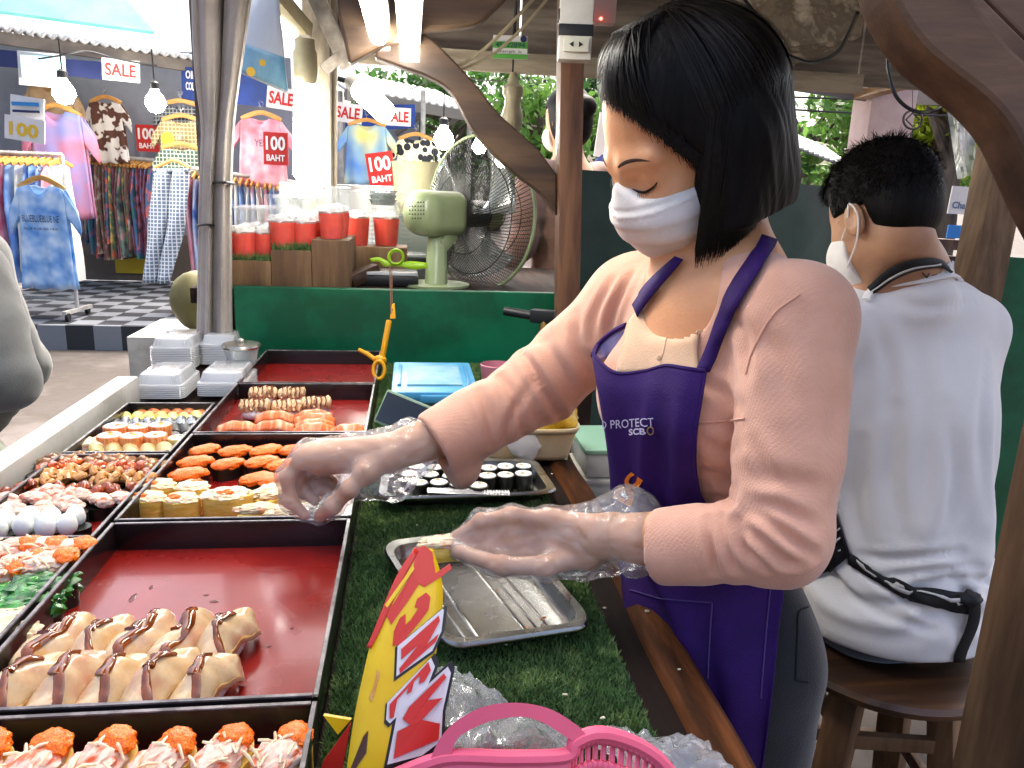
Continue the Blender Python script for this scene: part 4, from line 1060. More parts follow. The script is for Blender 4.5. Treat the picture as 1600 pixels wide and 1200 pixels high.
for s in (1, -1):
    b = MB(); b.tube(spline([H(.026, s*.064, -.042), H(.008, s*.073, -.020), H(-.016, s*.080, .004), H(-.026, s*.078, -.014), H(-.010, s*.074, -.050), H(.024, s*.062, -.088)], 20), .0014, 6); b.build('ear_loop', m_maskw, mask)
# hair: a bob with a swept fringe, hanging straight down
f = Field(HC+np.array([-.20, -.19, -.22]), HC+np.array([.20, .19, .18]), .0030)
hc = H(-.022, 0, .026); hr = (.110, .093, .103)
zf0, zf1 = P(1085, 404, .80)[2], P(1205, 348, .86)[2]; xf0, xf1 = P(1085, 404, .80)@Rh, P(1205, 348, .86)@Rh
f.ell(hc, hr, HR, .01); f.ell(H(-.045, 0, -.015)-ZZ*.045, (.088, .090, .10), HR, .03)
for s in (-1, 1): f.cone(H(-.020, s*.070, -.01), H(-.020, s*.066, -.01)-ZZ*.115, .036, .026, .03)
def faceopen(g):
    a, z = (g-HC)@Rh, g[..., 2]-HC[2]; return np.maximum(a-.10*np.clip(-.03-z, 0, 1)-.0, z-(-.021-.64*a))
f.put(faceopen, HC-.2, HC+.2, .005, 'sub')
f.put(lambda g: g[..., 2]-(zf0+.013+(zf1-zf0)*np.clip((g@Rh-xf0)/(xf1-xf0), -.2, 1.6)), HC-.26, HC+np.array([.22, .22, .1]), .006, 'sub')
f.warp(lambda g: .0013*(vnoise(np.stack([np.arctan2((g-HC)@hl, (g-HC)@hf)*16, ((g-HC)@hu)*9, ((g-HC)@hf)*4], -1))-.5)*2)
hair = mk(f, 'hair', m_hair, wom, 2, .4)
rs = np.random.RandomState(11); sv = []; sq = []
def strand_mesh(paths, w0, w1):
    """flat thin ribbons for many hair paths [n, k, 3]"""
    n, k = paths.shape[:2]; d = np.gradient(paths, axis=1); side = np.cross(d, (paths-hc)); side /= np.linalg.norm(side, axis=-1, keepdims=True)+1e-9
    w = np.linspace(w0, w1, k)[None, :, None]; v = np.stack([paths-side*w, paths+side*w], 2).reshape(-1, 3)
    i = np.arange(n)[:, None]*k*2+np.arange(k-1)[None, :]*2; q = np.stack([i, i+1, i+3, i+2], -1).reshape(-1, 4); return v, q
n, K = 9000, 18
th = rs.uniform(-math.pi, math.pi, n); s = np.linspace(0, 1, K)[None, :]; ph = np.minimum(s*1.7, 1)*math.pi/2*.96+.10*rs.rand(n)[:, None]; down = np.maximum(s*1.7-1, 0)/.7
sc = 1.0+rs.uniform(-.008, .014, n); fly = rs.rand(n) < .05; sc[fly] += rs.uniform(.0, .05, fly.sum())
tht = th[:, None]+.06*rs.randn(n)[:, None]*s; rad = np.sin(ph)*(1-.16*down**2)
top = hc+((hr[0]*rad*np.cos(tht)*sc[:, None])[..., None]*hf+(hr[1]*rad*np.sin(tht)*sc[:, None])[..., None]*hl+(hr[2]*np.cos(ph)*sc[:, None])[..., None]*hu)
zend = zf0+(zf1-zf0)*np.clip((top[:, -1]@Rh-xf0)/(xf1-xf0), -.2, 1.6)+.006*rs.randn(n); drop = np.maximum(top[:, -1, 2]-zend, 0)
pa = top-ZZ*(down*drop[:, None])[..., None]
ea = (pa-HC)@Rh; ez = pa[..., 2]-HC[2]; bad = ((ea < .10*np.clip(-.03-ez, 0, 1)-.004) & (ez < -.030-.64*ea-.004)).any(1); pa = pa[~bad]
v, q = strand_mesh(pa, .0007, .0002); sv.append(v); sq.append(q)
n = 2200; K = 14; s = np.linspace(0, 1, K)[None, :, None]      # fringe swept from the parting
Mx = (HR/np.array(hr)).T; fa = rs.uniform(-.100, .006, n); p0 = HC+fa[:, None]*Rh+(-.031-.64*fa+.0035*rs.randn(n))[:, None]*ZZ
A_ = (p0-hc)@Mx.T; B_ = Mx@Fh; aa = B_@B_; bb = -(A_@B_); cc = (A_*A_).sum(1)-1.03; dis = bb*bb-aa*cc; ok = dis > 0; t_ = (-bb+np.sqrt(np.maximum(dis, 0)))/aa
a2 = (p0-Fh*t_[:, None])[ok]; n = len(a2)
a0 = hc+(rs.uniform(-.03, .05, n))[:, None]*hf+(rs.uniform(-.02, .02, n))[:, None]*hl+hu*.106
mid = (a0+a2)/2+(a0+a2-2*hc)/np.linalg.norm(a0+a2-2*hc, axis=1, keepdims=True)*.026
pa = (a0[:, None]*(1-s)**2+2*mid[:, None]*s*(1-s)+a2[:, None]*s**2); v, q = strand_mesh(pa, .0008, .0002); sq.append(q+len(sv[0])); sv.append(v)
o = np_mesh('strands', np.concatenate(sv), np.concatenate(sq), m_strand, hair); o['kind'] = 'stuff'
# gloves of thin clear film
def rcuff(f):
    f.cone(Rw, Rw+(Rc-Rw)*.45, .034, .040, .012); f.cone(P(618, 725, .995), P(610, 758, .985), .030, .022, .015); f.cone(P(625, 755, .99), P(575, 762, .985), .016, .012, .014)
    f.warp(lambda g: .0034*(vnoise(g*38)-.5)*2+.0016*(vnoise(g*95+4)-.5)*2)
v, q = hand(Rw, Rw+(Rc-Rw)*.3, RP, RF, .024, .0086, .0026, .0036, .013, .016, rcuff).mesh(); np_mesh('glove', relax(v, q, 1, .3), q, m_glove, wom)
def lcuff(f):
    f.cone(P(940, 832, .85), P(985, 820, .845), .036, .040, .012); f.cone(P(955, 800, .85), P(972, 775, .85), .016, .010, .014); f.cone(P(900, 880, .85), P(960, 880, .85), .018, .014, .014)
    f.warp(lambda g: .0034*(vnoise(g*38+7)-.5)*2+.0016*(vnoise(g*95+9)-.5)*2)
v, q = hand(Lw, Lw+(Lc-Lw)*.4, LP_, LF, .024, .0086, .0026, .0036, .012, .016, lcuff).mesh(); np_mesh('glove', relax(v, q, 1, .3), q, m_glove, wom)
# the piece she holds
o = wedge(95); place(o, P(690, 858, .872)-np.array([0, 0, .012]), .15); tag(o, 'omelette and crab sushi pinched in the gloved hand over the steel tray', 'sushi')
# ------------------------------------------------------------------ the seated man in the white shirt
man = thing('person', 'man in white shirt with black striped apron straps seated with his back turned', 'person', (.98, 1.36, .46))
mf0 = Fh*math.cos(math.radians(28))-Rh*math.sin(math.radians(28))
MC = P(1373, 336, 1.40); mf, mu, ml = headframe(mf0, 24, -4); MR = np.stack([mf, ml, mu], 1)
Q = lambda a, b, c: MC+mf*a+ml*b+mu*c
MN = P(1415, 428, 1.45); mb = (mf0*1.0); mlh = np.cross(ZZ, mb); TR = np.stack([mb, mlh, ZZ], 1)
mh = np.array([1.02, 1.364, .565]); mc = MN+np.array([.075, .03, -.22])+mb*.03
sL, sR = MN+mlh*.20-ZZ*.105+mb*.02, MN-mlh*.275-ZZ*.12+mb*.02
f = Field(MC+np.array([-.22, -.22, -.36]), MC+np.array([.26, .22, .15]), .003)
f.ell(Q(-.010, 0, .030), (.095, .075, .088), MR, .01); f.ell(Q(.032, 0, -.045), (.062, .062, .080), MR, .03)
f.cone(Q(.082, 0, -.004), Q(.106, 0, -.042), .010, .014, .014)
for s in (-1, 1):
    f.ell(Q(-.008, s*.079, -.018), (.020, .008, .031), MR, .005); f.ell(Q(-.008, s*.086, -.014), (.010, .005, .018), MR, .004, 'sub')
    f.ell(Q(.087, s*.036, -.006), (.018, .020, .012), MR, .010, 'sub')
f.cone(Q(-.028, 0, -.055), MN, .060, .068, .03); f.cone(MN, MN+(sL-MN)*.5-ZZ*.01, .055, .04, .04); f.cone(MN, MN+(sR-MN)*.5-ZZ*.01, .055, .04, .04)
v1, q1 = f.mesh(); v1 = relax(v1, q1, 2)
f = Field((.50, .95, .0), (1.50, 2.2, 1.30), .015)        # trunk, arms and legs under the clothes
f.ell(mc-ZZ*.02, (.10, .16, .20), TR, .05); f.cone(mc, mh, .13, .14, .05)
kL, kR = mh+mb*.42+mlh*.12-ZZ*.02, mh+mb*.42-mlh*.12-ZZ*.02
for (k_, s) in ((kL, 1), (kR, -1)):
    f.cone(mh+mlh*s*.08, k_, .085, .055, .04); f.cone(k_, k_-ZZ*.42+mb*.02, .052, .036, .02); f.cone(k_-ZZ*.44+mb*.0, k_-ZZ*.46+mb*.15, .036, .028, .02)
for (s_, s) in ((sL, 1), (sR, -1)):
    e_ = s_+mb*.10+mlh*s*.05-ZZ*.26; w_ = e_+mb*.22-mlh*s*.10+ZZ*.02
    f.cone(s_, e_, .045, .038, .02); f.cone(e_, w_, .036, .025, .02); f.cone(w_, w_+mb*.09-mlh*s*.02, .028, .018, .01)
v2, q2 = f.mesh(); v2 = relax(v2, q2, 1)
mbody = np_mesh('body', np.concatenate([v1, v2]), np.concatenate([q1, q2+len(v1)]), m_skinm, man)
# white shirt
f = Field((.52, .96, .43), (1.52, 1.90, 1.36), .0072)
f.ell(mc, (.128, .27, .22), TR, .05); f.cone(mc-ZZ*.08, mh-ZZ*.02, .185, .185, .05)
f.ell(mh+ZZ*.02, (.165, .205, .12), TR, .05)
for (s_, s) in ((sL, 1), (sR, -1)):
    f.cone(MN-ZZ*.05, s_, .060, .056, .05); e_ = s_+mb*.10+mlh*s*.05-ZZ*.26; f.cone(s_, s_+(e_-s_)*.75, .058, .064, .04)
f.cone(MN-ZZ*.03, MN+ZZ*.022, .084, .078, .03); f.cone(MN+ZZ*.012, MN+ZZ*.12, .071, .085, .005, 'sub')
f.put(lambda g: g[..., 2]-.528-.10*np.clip(1.22-g[..., 1], -.3, .3), (.4, .8, .3), (1.6, 2.0, .56), .004, 'sub')
def mfold(g):
    x = (g-mc)@mlh; z = g[..., 2]; w = vnoise(g*np.array([7, 7, 4])+9)
    a = .011*np.sin(2*math.pi*(x*7+1.1*w+z*1.5))*np.clip((1.06-z)/.3, 0, 1)*np.clip((z-.65)/.15, 0, 1)
    return a+.010*np.sin(2*math.pi*(z*14+2.2*vnoise(g*9+2)+x*2))*np.clip(1-np.abs(z-.66)/.12, 0, 1)
f.warp(mfold)
mshirt = mk(f, 'shirt', m_wshirt, man, 2, .5)
crease(mshirt, [([(1345, 868), (1400, 872), (1500, 862)], .007, .008), ([(1370, 905), (1440, 893), (1530, 885)], .006, .007), ([(1345, 890), (1400, 925), (1450, 960)], .006, .008), ([(1330, 930), (1380, 960), (1460, 985)], .005, .008), ([(1400, 640), (1393, 740), (1408, 830)], .006, .014), ([(1345, 690), (1335, 780), (1350, 850)], .007, .013), ([(1480, 640), (1492, 750), (1470, 850)], .006, .015), ([(1440, 560), (1452, 680), (1438, 800)], .004, .016), ([(1540, 560), (1535, 680), (1545, 800)], .005, .014), ([(1400, 470), (1450, 480), (1520, 470)], .003, .010), ([(1370, 500), (1390, 580), (1385, 640)], .004, .012), ([(1480, 900), (1530, 905), (1560, 920)], .006, .007)])
bms = bvh_of(mshirt)
f = Field((.52, .95, .02), (1.5, 2.1, .65), .010)
f.ell(mh-ZZ*.01, (.160, .190, .09), TR, .04)
for (k_, s) in ((kL, 1), (kR, -1)): f.cone(mh+mlh*s*.085, k_, .098, .072, .04); f.cone(k_, k_-ZZ*.40, .070, .056, .02)
mk(f, 'trousers', m_navy, man)
# collar band, apron neck strap and waist tie
cl_ = laid([bms], [(1352, 470), (1365, 452), (1400, 444), (1445, 437), (1485, 430), (1500, 440)], 24, .002)
if len(cl_) > 4: b = MB(); b.tube(cl_, .008, 8, flat=.55); b.build('collar', m_wshirt, mshirt)
mbv = bvh_of(mbody); ap = None
def strip(bvs, up_, lo_, n, name, m, par, lift=.006):
    a, c = laid(bvs, up_, n, lift), laid(bvs, lo_, n, lift)
    return ribbon(a, c, name, m, par) if min(len(a), len(c)) > 3 else None
apn = strip([mbv, bms], [(1355, 448), (1385, 420), (1420, 405), (1462, 403), (1485, 425)], [(1362, 462), (1395, 436), (1428, 421), (1465, 418), (1482, 428)], 24, 'apron_strap', m_stripe, man, .005)
if apn: strip([mbv, bms], [(1360, 455), (1392, 429), (1425, 414), (1464, 411)], [(1361, 457), (1393, 431), (1426, 416), (1464, 413)], 20, 'stripe', m_stripew, apn, .0075)
tie = strip([bms], [(1325, 858), (1360, 885), (1410, 910), (1470, 922), (1525, 930)], [(1328, 882), (1365, 910), (1412, 934), (1465, 948), (1520, 960)], 26, 'apron_tie', m_stripe, man)
if tie: strip([bms], [(1340, 874), (1370, 895), (1412, 918), (1468, 930), (1520, 940)], [(1340, 877), (1370, 898), (1412, 921), (1468, 933), (1520, 943)], 22, 'stripe', m_stripew, tie, .0085)
sd_ = strip([bms], [(1262, 845), (1285, 820), (1310, 795)], [(1268, 905), (1300, 892), (1332, 868)], 14, 'apron_side', m_stripe, man, .008)
if sd_:
    for k in range(3): strip([bms], [(1266, 862+k*15), (1290, 845+k*15), (1318, 822+k*16)], [(1266, 865+k*15), (1290, 848+k*15), (1318, 825+k*16)], 14, 'stripe', m_stripew, sd_, .0105)
q = laid([bms], [(1505, 945)], 1, .01) if False else None
kt = hit(bms, 1505, 938, .012)
if kt is not None:
    b = MB(); b.blob(kt, (.045, .03, .03), 3, .25, 2, 3); b.build('apron_knot', m_stripe, man)
    b = MB(); b.sheet(lambda u, v: kt+CR*(-.01+.022*v+.006*math.sin(u*5))-CF*.012-np.array([0, 0, .13*u]), 12, 3); b.build('tie_end', m_stripe, man, solid=.002)
# mask and loops
f = Field(MC-.17, MC+.17, .0032)
f.ell(Q(.040, 0, -.066), (.070, .068, .064), MR, .01)
f.put(lambda g: .030-(g-MC)@mf+0*g[..., 0], MC-.2, MC+.2, .003, 'sub') if False else None
f.put(lambda g: -(np.maximum((g-MC)@mu+.025, .030-(g-MC)@mf)), MC-.2, MC+.2, .003, 'sub')
mm = mk(f, 'face_mask', m_maskw, man, 1, .3)
for s in (1, -1):
    b = MB(); b.tube(spline([Q(.032, s*.068, -.042), Q(.005, s*.080, -.018), Q(-.012, s*.090, .008), Q(-.024, s*.088, -.018), Q(-.008, s*.082, -.060), Q(.030, s*.070, -.095)], 20), .0017, 6); b.build('ear_loop', m_maskw, mm)
# short hair
f = Field(MC-np.array([.17, .17, .14]), MC+np.array([.17, .17, .17]), .0036)
hcm = Q(-.014, 0, .036); f.ell(hcm, (.106, .086, .098), MR, .01); f.ell(Q(-.055, 0, -.012), (.052, .068, .058), MR, .02)
f.put(lambda g: np.maximum(.048-(g-MC)@mf, (g-MC)@mu-.045), MC-.2, MC+.2, .006, 'sub')
f.put(lambda g: np.maximum(.0-np.abs((g-MC)@ml)+.060, np.maximum((g-MC)@mu-.004, -.030-(g-MC)@mf)), MC-.2, MC+.2, .006, 'sub')
mhair = mk(f, 'hair', m_hair, man, 1)
rs = np.random.RandomState(4); n = 11000
dv = rs.randn(n, 3); dv /= np.linalg.norm(dv, axis=1, keepdims=True)
keep = (dv[:, 2] > -.45) & ~((dv[:, 0] > .45) & (dv[:, 2] < .25)) & ~((np.abs(dv[:, 1]) > .8) & (dv[:, 2] < -.25)); dv = dv[keep]; n = len(dv)
base = hcm+(dv*np.array([.104, .085, .096]))@MR.T
nd = (dv/np.array([.104, .085, .096])); nd /= np.linalg.norm(nd, axis=1, keepdims=True); nd = nd@MR.T
L = (.007+.013*np.clip(dv[:, 2]+.2, 0, 1))*rs.uniform(.6, 1.4, n); dirv = nd*.55-mu*.45+rs.randn(n, 3)*.22-Rh*.25; dirv /= np.linalg.norm(dirv, axis=1, keepdims=True)
s = np.linspace(0, 1, 4)[None, :, None]; pa = base[:, None]+dirv[:, None]*L[:, None, None]*s-mu*(.006*s**2)
hc = hcm; v, q = strand_mesh(pa, .0009, .0002); o = np_mesh('strands', v, q, m_strand, mhair); o['kind'] = 'stuff'
# small neck tattoo
tt = [hit(mbv, px, py, .0008) for px, py in ((1442, 428), (1448, 436))]
b = MB()
for (x0, y0, x1, y1) in ((1441, 426, 1452, 437), (1452, 427, 1447, 434), (1456, 431, 1464, 429)):
    a_, c_ = hit(mbv, x0, y0, .0006), hit(mbv, x1, y1, .0006)
    if a_ is not None and c_ is not None: b.tube([a_, c_], .001, 5)
if b.v: b.build('tattoo', mat('tattoo_ink', '#2a2320', .6), mbody)

# his stool
W_stool = wood('stool_wood', '#2a190e', '#5a3a20', '#3d2614', 'x', 14, .4, coat=.2)
W_leg = wood('stool_leg_wood', '#4a3320', '#7a5a3c', '#5e4229', 'z', 18, .6)
sc_ = np.array([.990, 1.328, .0]); zs = .487
st = thing('wooden_stool', 'round dark wooden stool under the seated man', 'stool', (sc_[0], sc_[1], 0))
b = MB(); b.lathe([(.0, zs-.032), (.210, zs-.032), (.224, zs-.022), (.227, zs-.010), (.220, zs), (.0, zs+.001)], sc_, 48); b.build('seat', W_stool, st)
for k in range(4):
    a = math.radians(35+90*k); t0 = sc_+np.array([.13*math.cos(a), .13*math.sin(a), zs-.03]); t1 = sc_+np.array([.205*math.cos(a), .205*math.sin(a), 0])
    b = MB(); b.bar(t1, t0, .06, .05, up=(math.cos(a), math.sin(a), .2), bev=.004); b.build('leg', W_leg, st)
for z in (.16, .33):
    for k in range(4):
        a, c = math.radians(35+90*k), math.radians(125+90*k); r_ = .205-.14*z
        b = MB(); b.bar(sc_+np.array([r_*math.cos(a), r_*math.sin(a), z+.02*(k % 2)]), sc_+np.array([r_*math.cos(c), r_*math.sin(c), z+.02*(k % 2)]), .018, .032, bev=.003); b.build('stretcher', W_leg, st)
b = MB(); b.box(sc_+np.array([0, 0, zs-.052]), (.25, .03, .035), rotz(.5)); b.box(sc_+np.array([0, 0, zs-.053]), (.03, .25, .036), rotz(.5)); b.build('apron_rail', W_leg, st, smooth=False)

# ------------------------------------------------------------------ other people
def simple_person(name_label, head, facing, pitch, shirt_m, trous_m, skin_m, hair_long, sh_w=.19, arm=None, height=None, res=.008, loc=None):
    """a standing figure: whole body in one mesh, hair and clothes as children"""
    t = thing('person', name_label, 'person', loc if loc is not None else (head[0], head[1], 0)); f0 = V3(facing); f0[2] = 0; f0 /= np.linalg.norm(f0)
    f_, u_, l_ = headframe(f0, pitch); R_ = np.stack([f_, l_, u_], 1); hh = lambda a, b, c: head+f_*a+l_*b+u_*c; lh = np.cross(ZZ, f0); TRr = np.stack([f0, lh, ZZ], 1)
    nb = head-ZZ*.17-f0*.03; pel = np.array([nb[0], nb[1], max(.75, nb[2]-.53)]); sh = [nb+lh*s*sh_w-ZZ*.05 for s in (1, -1)]
    if arm is None: arm = [[s_, s_-ZZ*.27+lh*s*.04, s_-ZZ*.42+f0*.20] for s_, s in zip(sh, (1, -1))]
    lo = np.minimum.reduce([head-.2, pel-.3]+[p-.12 for a in arm for p in a]); lo[2] = 0; hi = np.maximum.reduce([head+.2, pel+.3]+[p+.12 for a in arm for p in a])
    f = Field(lo, hi, res)
    f.ell(hh(-.010, 0, .028), (.094, .074, .088), R_, .01); f.ell(hh(.032, 0, -.042), (.062, .060, .080), R_, .03); f.cone(hh(.082, 0, -.004), hh(.106, 0, -.042), .010, .014, .014)
    for s in (-1, 1): f.ell(hh(-.008, s*.078, -.015), (.018, .008, .030), R_, .006); f.ell(hh(.087, s*.036, -.006), (.018, .020, .012), R_, .01, 'sub')
    f.cone(hh(-.02, 0, -.05), nb, .052, .058, .03); f.cone(nb-ZZ*.08, pel, .11, .11, .05); f.cone(sh[0], sh[1], .05, .05, .05)
    for a in arm: f.chain(a, [.044, .036, .024], .02); f.cone(a[2], a[2]+nrm(a[2]-a[1])*.10, .028, .016, .01)
    for s in (1, -1):
        k_ = np.array([pel[0], pel[1], pel[2]*.53])+lh*s*.09; f.cone(pel+lh*s*.08-ZZ*.03, k_, .08, .052, .03); f.cone(k_, [k_[0], k_[1], .07], .052, .036, .02); f.cone([k_[0], k_[1], .04], np.array([k_[0], k_[1], .035])+f0*.14, .036, .03, .02)
    bo = mk(f, 'body', skin_m, t, 1)
    f = Field(lo, hi, res*.9)
    f.ell(nb-ZZ*.22, (.125, .185, .21), TRr, .05); f.cone(nb-ZZ*.25, pel-ZZ*.03, .135, .15, .05); f.cone(sh[0], sh[1], .062, .062, .05)
    for j, a in enumerate(arm): f.cone(a[0], a[1], .066, .056, .03, fold=folds(3, .005, 31+j)); f.cone(a[1], a[1]+(a[2]-a[1])*.9, .054, .042, .02, fold=folds(4, .006, 35+j))
    f.cone(nb+ZZ*.0, nb+ZZ*.12, .062, .08, .01, 'sub'); f.warp(lambda g: .006*np.sin(2*math.pi*(vnoise(g*6+4)*2+g[..., 2]*5))*(vnoise(g*5)))
    mk(f, 'shirt', shirt_m, t, 2)
    f = Field(lo, np.array([hi[0], hi[1], pel[2]+.25]), res*1.2); f.ell(pel-ZZ*.02, (.125, .17, .11), TRr, .05)
    for s in (1, -1):
        k_ = np.array([pel[0], pel[1], pel[2]*.53])+lh*s*.09; f.cone(pel+lh*s*.085-ZZ*.03, k_, .095, .07, .03); f.cone(k_, [k_[0], k_[1], .1], .07, .06, .02)
    mk(f, 'trousers', trous_m, t, 1)
    f = Field(head-.2, head+.2, res*.6); f.ell(hh(-.018, 0, .032), (.104, .085, .098), R_, .01)
    if hair_long: f.ell(hh(-.03, 0, -.03), (.085, .082, .085), R_, .03); f.ell(hh(-.12, 0, .03), (.035, .04, .04), R_, .015)
    f.put(lambda g: np.maximum(.02-(g-head)@f_, (g-head)@u_-.045), head-.2, head+.2, .006, 'sub')
    mk(f, 'hair', m_hair, t, 1)
    return t, hh, bo
hd3 = P(884, 188, 3.05)
t3, hh3, b3 = simple_person('person in brown top with dark tied hair standing behind the fan', hd3, Fh*.75-Rh*.66, 8, fabric('brown_top', '#7a5a4a', '#86655a'), m_trous, m_skinm, True, .19, res=.012)
f = Field(hd3-.16, hd3+.16, .006); _f, _u, _l = headframe((Fh*.75-Rh*.66)/np.linalg.norm(Fh*.75-Rh*.66), 8); f.ell(hh3(.042, 0, -.06), (.07, .068, .06), np.stack([_f, _l, _u], 1), .01)
f.put(lambda g: -np.maximum((g-hd3)@_u+.02, .03-(g-hd3)@_f), hd3-.2, hd3+.2, .004, 'sub'); mk(f, 'face_mask', m_maskw, t3, 1)
hd4 = P(-190, 235, 1.5)
s4 = hd4-ZZ*.22
simple_person('person in grey fleece at the rail with one bent elbow', hd4, Rh*.8-Fh*.3, 10, m_greyf, fabric('pale_trousers', '#9aa092', '#8a907f'), m_skinm, False, .19,
    arm=[[s4+np.array([.05, .17, 0]), s4+np.array([.10, .25, -.27]), s4+np.array([-.05, .30, -.45])], [P(-45, 430, 1.40), P(8, 590, 1.37), P(-200, 640, 1.3)]], res=.011)

hd5 = P(958, 285, 3.45)
t5, hh5, b5 = simple_person('person in red and blue cap behind the dark board partition', hd5, -Rh, 5, m_greyf, m_trous, m_skinm, False, .18, res=.018)
b = MB(); b.blob(hh5(-.012, 0, .055), (.215, .178, .16), 1, .02, flat=-.25); b.box(hh5(.12, 0, .038), (.10, .13, .012), np.stack(headframe(-Rh, 5)[::1], 1)[:, [0, 2, 1]], .004)
b.build('cap', mat('cap_blue', '#23306d', .7, c2='#a8242c', vs=5, var=1, sharp=True), t5)
# ================================================================== the clothes stall across the path
def flat_thing(name, label, cat, pts, off, m, group=None, bev=0):
    b = MB(); b.prism(pts, off); o = b.build(name, m, smooth=False, bevel=bev); return tag(o, label, cat, group)
cs = thing('clothes_stall', 'open fronted clothes stall with teal roof and white wavy eave', 'market stall', (-2.4, 8, 0))
def checker(name, a, c, size):
    m = mat(name, a, .6); n = m.node_tree; N = n.nodes; ck = N.new('ShaderNodeTexChecker'); ck.inputs['Scale'].default_value = 1/size
    ck.inputs['Color1'].default_value = col(a); ck.inputs['Color2'].default_value = col(c); tcn = [q for q in N if q.type == 'TEX_COORD'][0]
    n.links.new(tcn.outputs['Object'], ck.inputs[0]); n.links.new(ck.outputs[0], N['Principled BSDF'].inputs['Base Color']); return m
fx = atz(160, 547, 0)[1]
b = MB(); b.box((-1.2, fx+1.6, .1), (5.6, 3.2, .2)); o = b.build('platform', checker('check_vinyl', '#24272b', '#74787c', .213), cs, smooth=False)
m_back = mat('stall_back', '#8d8f96', .8, c2='#7d7f86', vs=2, bump=.002); m_low = mat('stall_low_wall', '#5d5348', .8, c2='#6d6255', vs=3)
yb = fx+3.0
b = MB(); b.box((-4.05, yb, 1.75), (5.4, .06, 2.0)); b.build('back_wall', m_back, cs, smooth=False)
b = MB(); b.box((-4.05, yb-.02, .48), (5.4, .05, .54)); b.build('lower_wall', m_low, cs, smooth=False)
b = MB(); q0 = aty(195, 440, yb-.08); b.box((q0[0]+.16, yb-.07, .55), (.5, .02, .5)); b.build('yellow_board', mat('yellow_board', '#b59a1c', .6), cs, smooth=False)
m_tin = mat('white_tin', '#d0d2d0', .5, c2='#bfc1bf', vs=6); m_teal = mat('teal_sheet', '#4fa596', .6, c2='#69b8a8', vs=3, var=.8)
e0, e1 = P(-160, 32, 6.2), P(345, 108, 7.5); ed = e1-e0; back = np.cross(ZZ, nrm(ed)); back[2] = 0; back /= np.linalg.norm(back)
if back[1] < 0: back = -back
b = MB()
b.sheet(lambda u, v: e0+ed*u+back*(v*1.0)+ZZ*(.035*math.sin(u*2*math.pi*15)**2*(1)+.05+v*.12), 181, 3); b.build('eave_sheet', m_tin, cs, solid=.03)
b = MB(); b.bar(e0-ZZ*.01+back*.05, e1-ZZ*.01+back*.05, .06, .10); b.build('eave_beam', mat('eave_wood', '#6b6258', .8, c2='#7d7468', vs=5), cs, smooth=False)
t0, t1 = P(-160, 20, 6.5)+ZZ*.1, P(242, 72, 7.3)+ZZ*.10
b = MB(); b.prism([t0, t1, t1+back*2.2+ZZ*1.9-nrm(ed)*1.1, t0+back*2.2+ZZ*1.9], (0, .02, .03)); b.build('roof_sheet', m_teal, cs, smooth=False)
for (px, d_) in ((-60, 6.6), (330, 7.6), (660, 9.3)):
    q = P(px, 300, d_); b = MB(); b.cyl((q[0], q[1], .0), (q[0], q[1], 2.5), .03, n=10); b.build('pole', m_white, cs)
# second stall further along, with its own eave
cs2 = thing('clothes_stall', 'further clothes stall with grey wavy tin eave behind the fan', 'market stall', P(650, 300, 9.5)*np.array([1, 1, 0]))
g0, g1 = P(540, 140, 8.6), P(745, 178, 10.2); gd = g1-g0
b = MB(); b.sheet(lambda u, v: g0+gd*u+back*(v*1.2)+ZZ*(.04*math.sin(u*2*math.pi*8)**2+v*.35), 97, 3); b.build('eave_sheet', m_tin, cs2, solid=.03)
b = MB(); b.bar(g0-ZZ*.05, g1-ZZ*.05, .05, .12); b.build('eave_beam', mat('eave_wood2', '#7a766e', .8), cs2, smooth=False)
for k in range(3): b = MB(); a_ = g0+gd*(.35+.28*k); b.bar(a_, a_+back*1.6-ZZ*.4, .04, .05); b.build('bracket', mat('eave_wood2', '#7a766e', .8), cs2, smooth=False)
for p_ in (g0+back*.2, g1+back*.2): b = MB(); b.cyl((p_[0], p_[1], 0), p_, .035, n=10); b.build('pole', m_white, cs2)
b = MB(); b.prism([P(530, 160, 10.2), P(655, 172, 10.8), P(655, 300, 10.8), P(530, 300, 10.2)], back*.05); b.build('back_wall', mat('stall2_back', '#8f96a4', .8), cs2, smooth=False)

# signs and banners
m_signw = mat('sign_white', '#d8d6d2', .6, c2='#cfcdc8', vs=8); m_signr = mat('sign_red', '#b8231c', .6); m_txtr = mat('text_red', '#b5211c', .6); m_txtw = mat('text_white', '#e2dfda', .6)
m_blue = mat('banner_blue', '#1d3f8c', .6, c2='#17346f', vs=4); m_navyb = mat('banner_navy', '#1a2450', .6); m_yelt = mat('text_yellow', '#d9b21c', .5)
def sign(name, label, px0, py0, px1, py1, d, m, lines, tilt=0, dd=0, group=None, cat='sign'):
    """hanging card given by its photo corners at a distance; lines: (text, y0, y1, x0, x1, material)"""
    c = P((px0+px1)/2, (py0+py1)/2, d); w = (px1-px0)*d/FPX; h = (py1-py0)*d/FPX
    ux = Rh*math.cos(dd)+Fh*math.sin(dd); ux = ux*math.cos(tilt)-ZZ*math.sin(tilt); uz = np.cross(ux, np.cross(ZZ, ux)); uz /= np.linalg.norm(uz); n = np.cross(ux, uz)
    t = thing(name, label, cat, c, group); b = MB(); b.box(c, (w, h, .012), np.stack([ux, uz, n], 1)); b.build('card', m, t, smooth=False)
    for (tx, y0, y1, x0, x1, tm) in lines:
        letters('lettering', tx, c+ux*((x0+x1)/2-.5)*w+uz*(.5-(y0+y1)/2)*h, ux, uz, (y1-y0)*h, tm, t, .03, (x1-x0)*w, .009)
    return t
sale = lambda: [('SALE', .2, .8, .08, .92, m_txtr)]
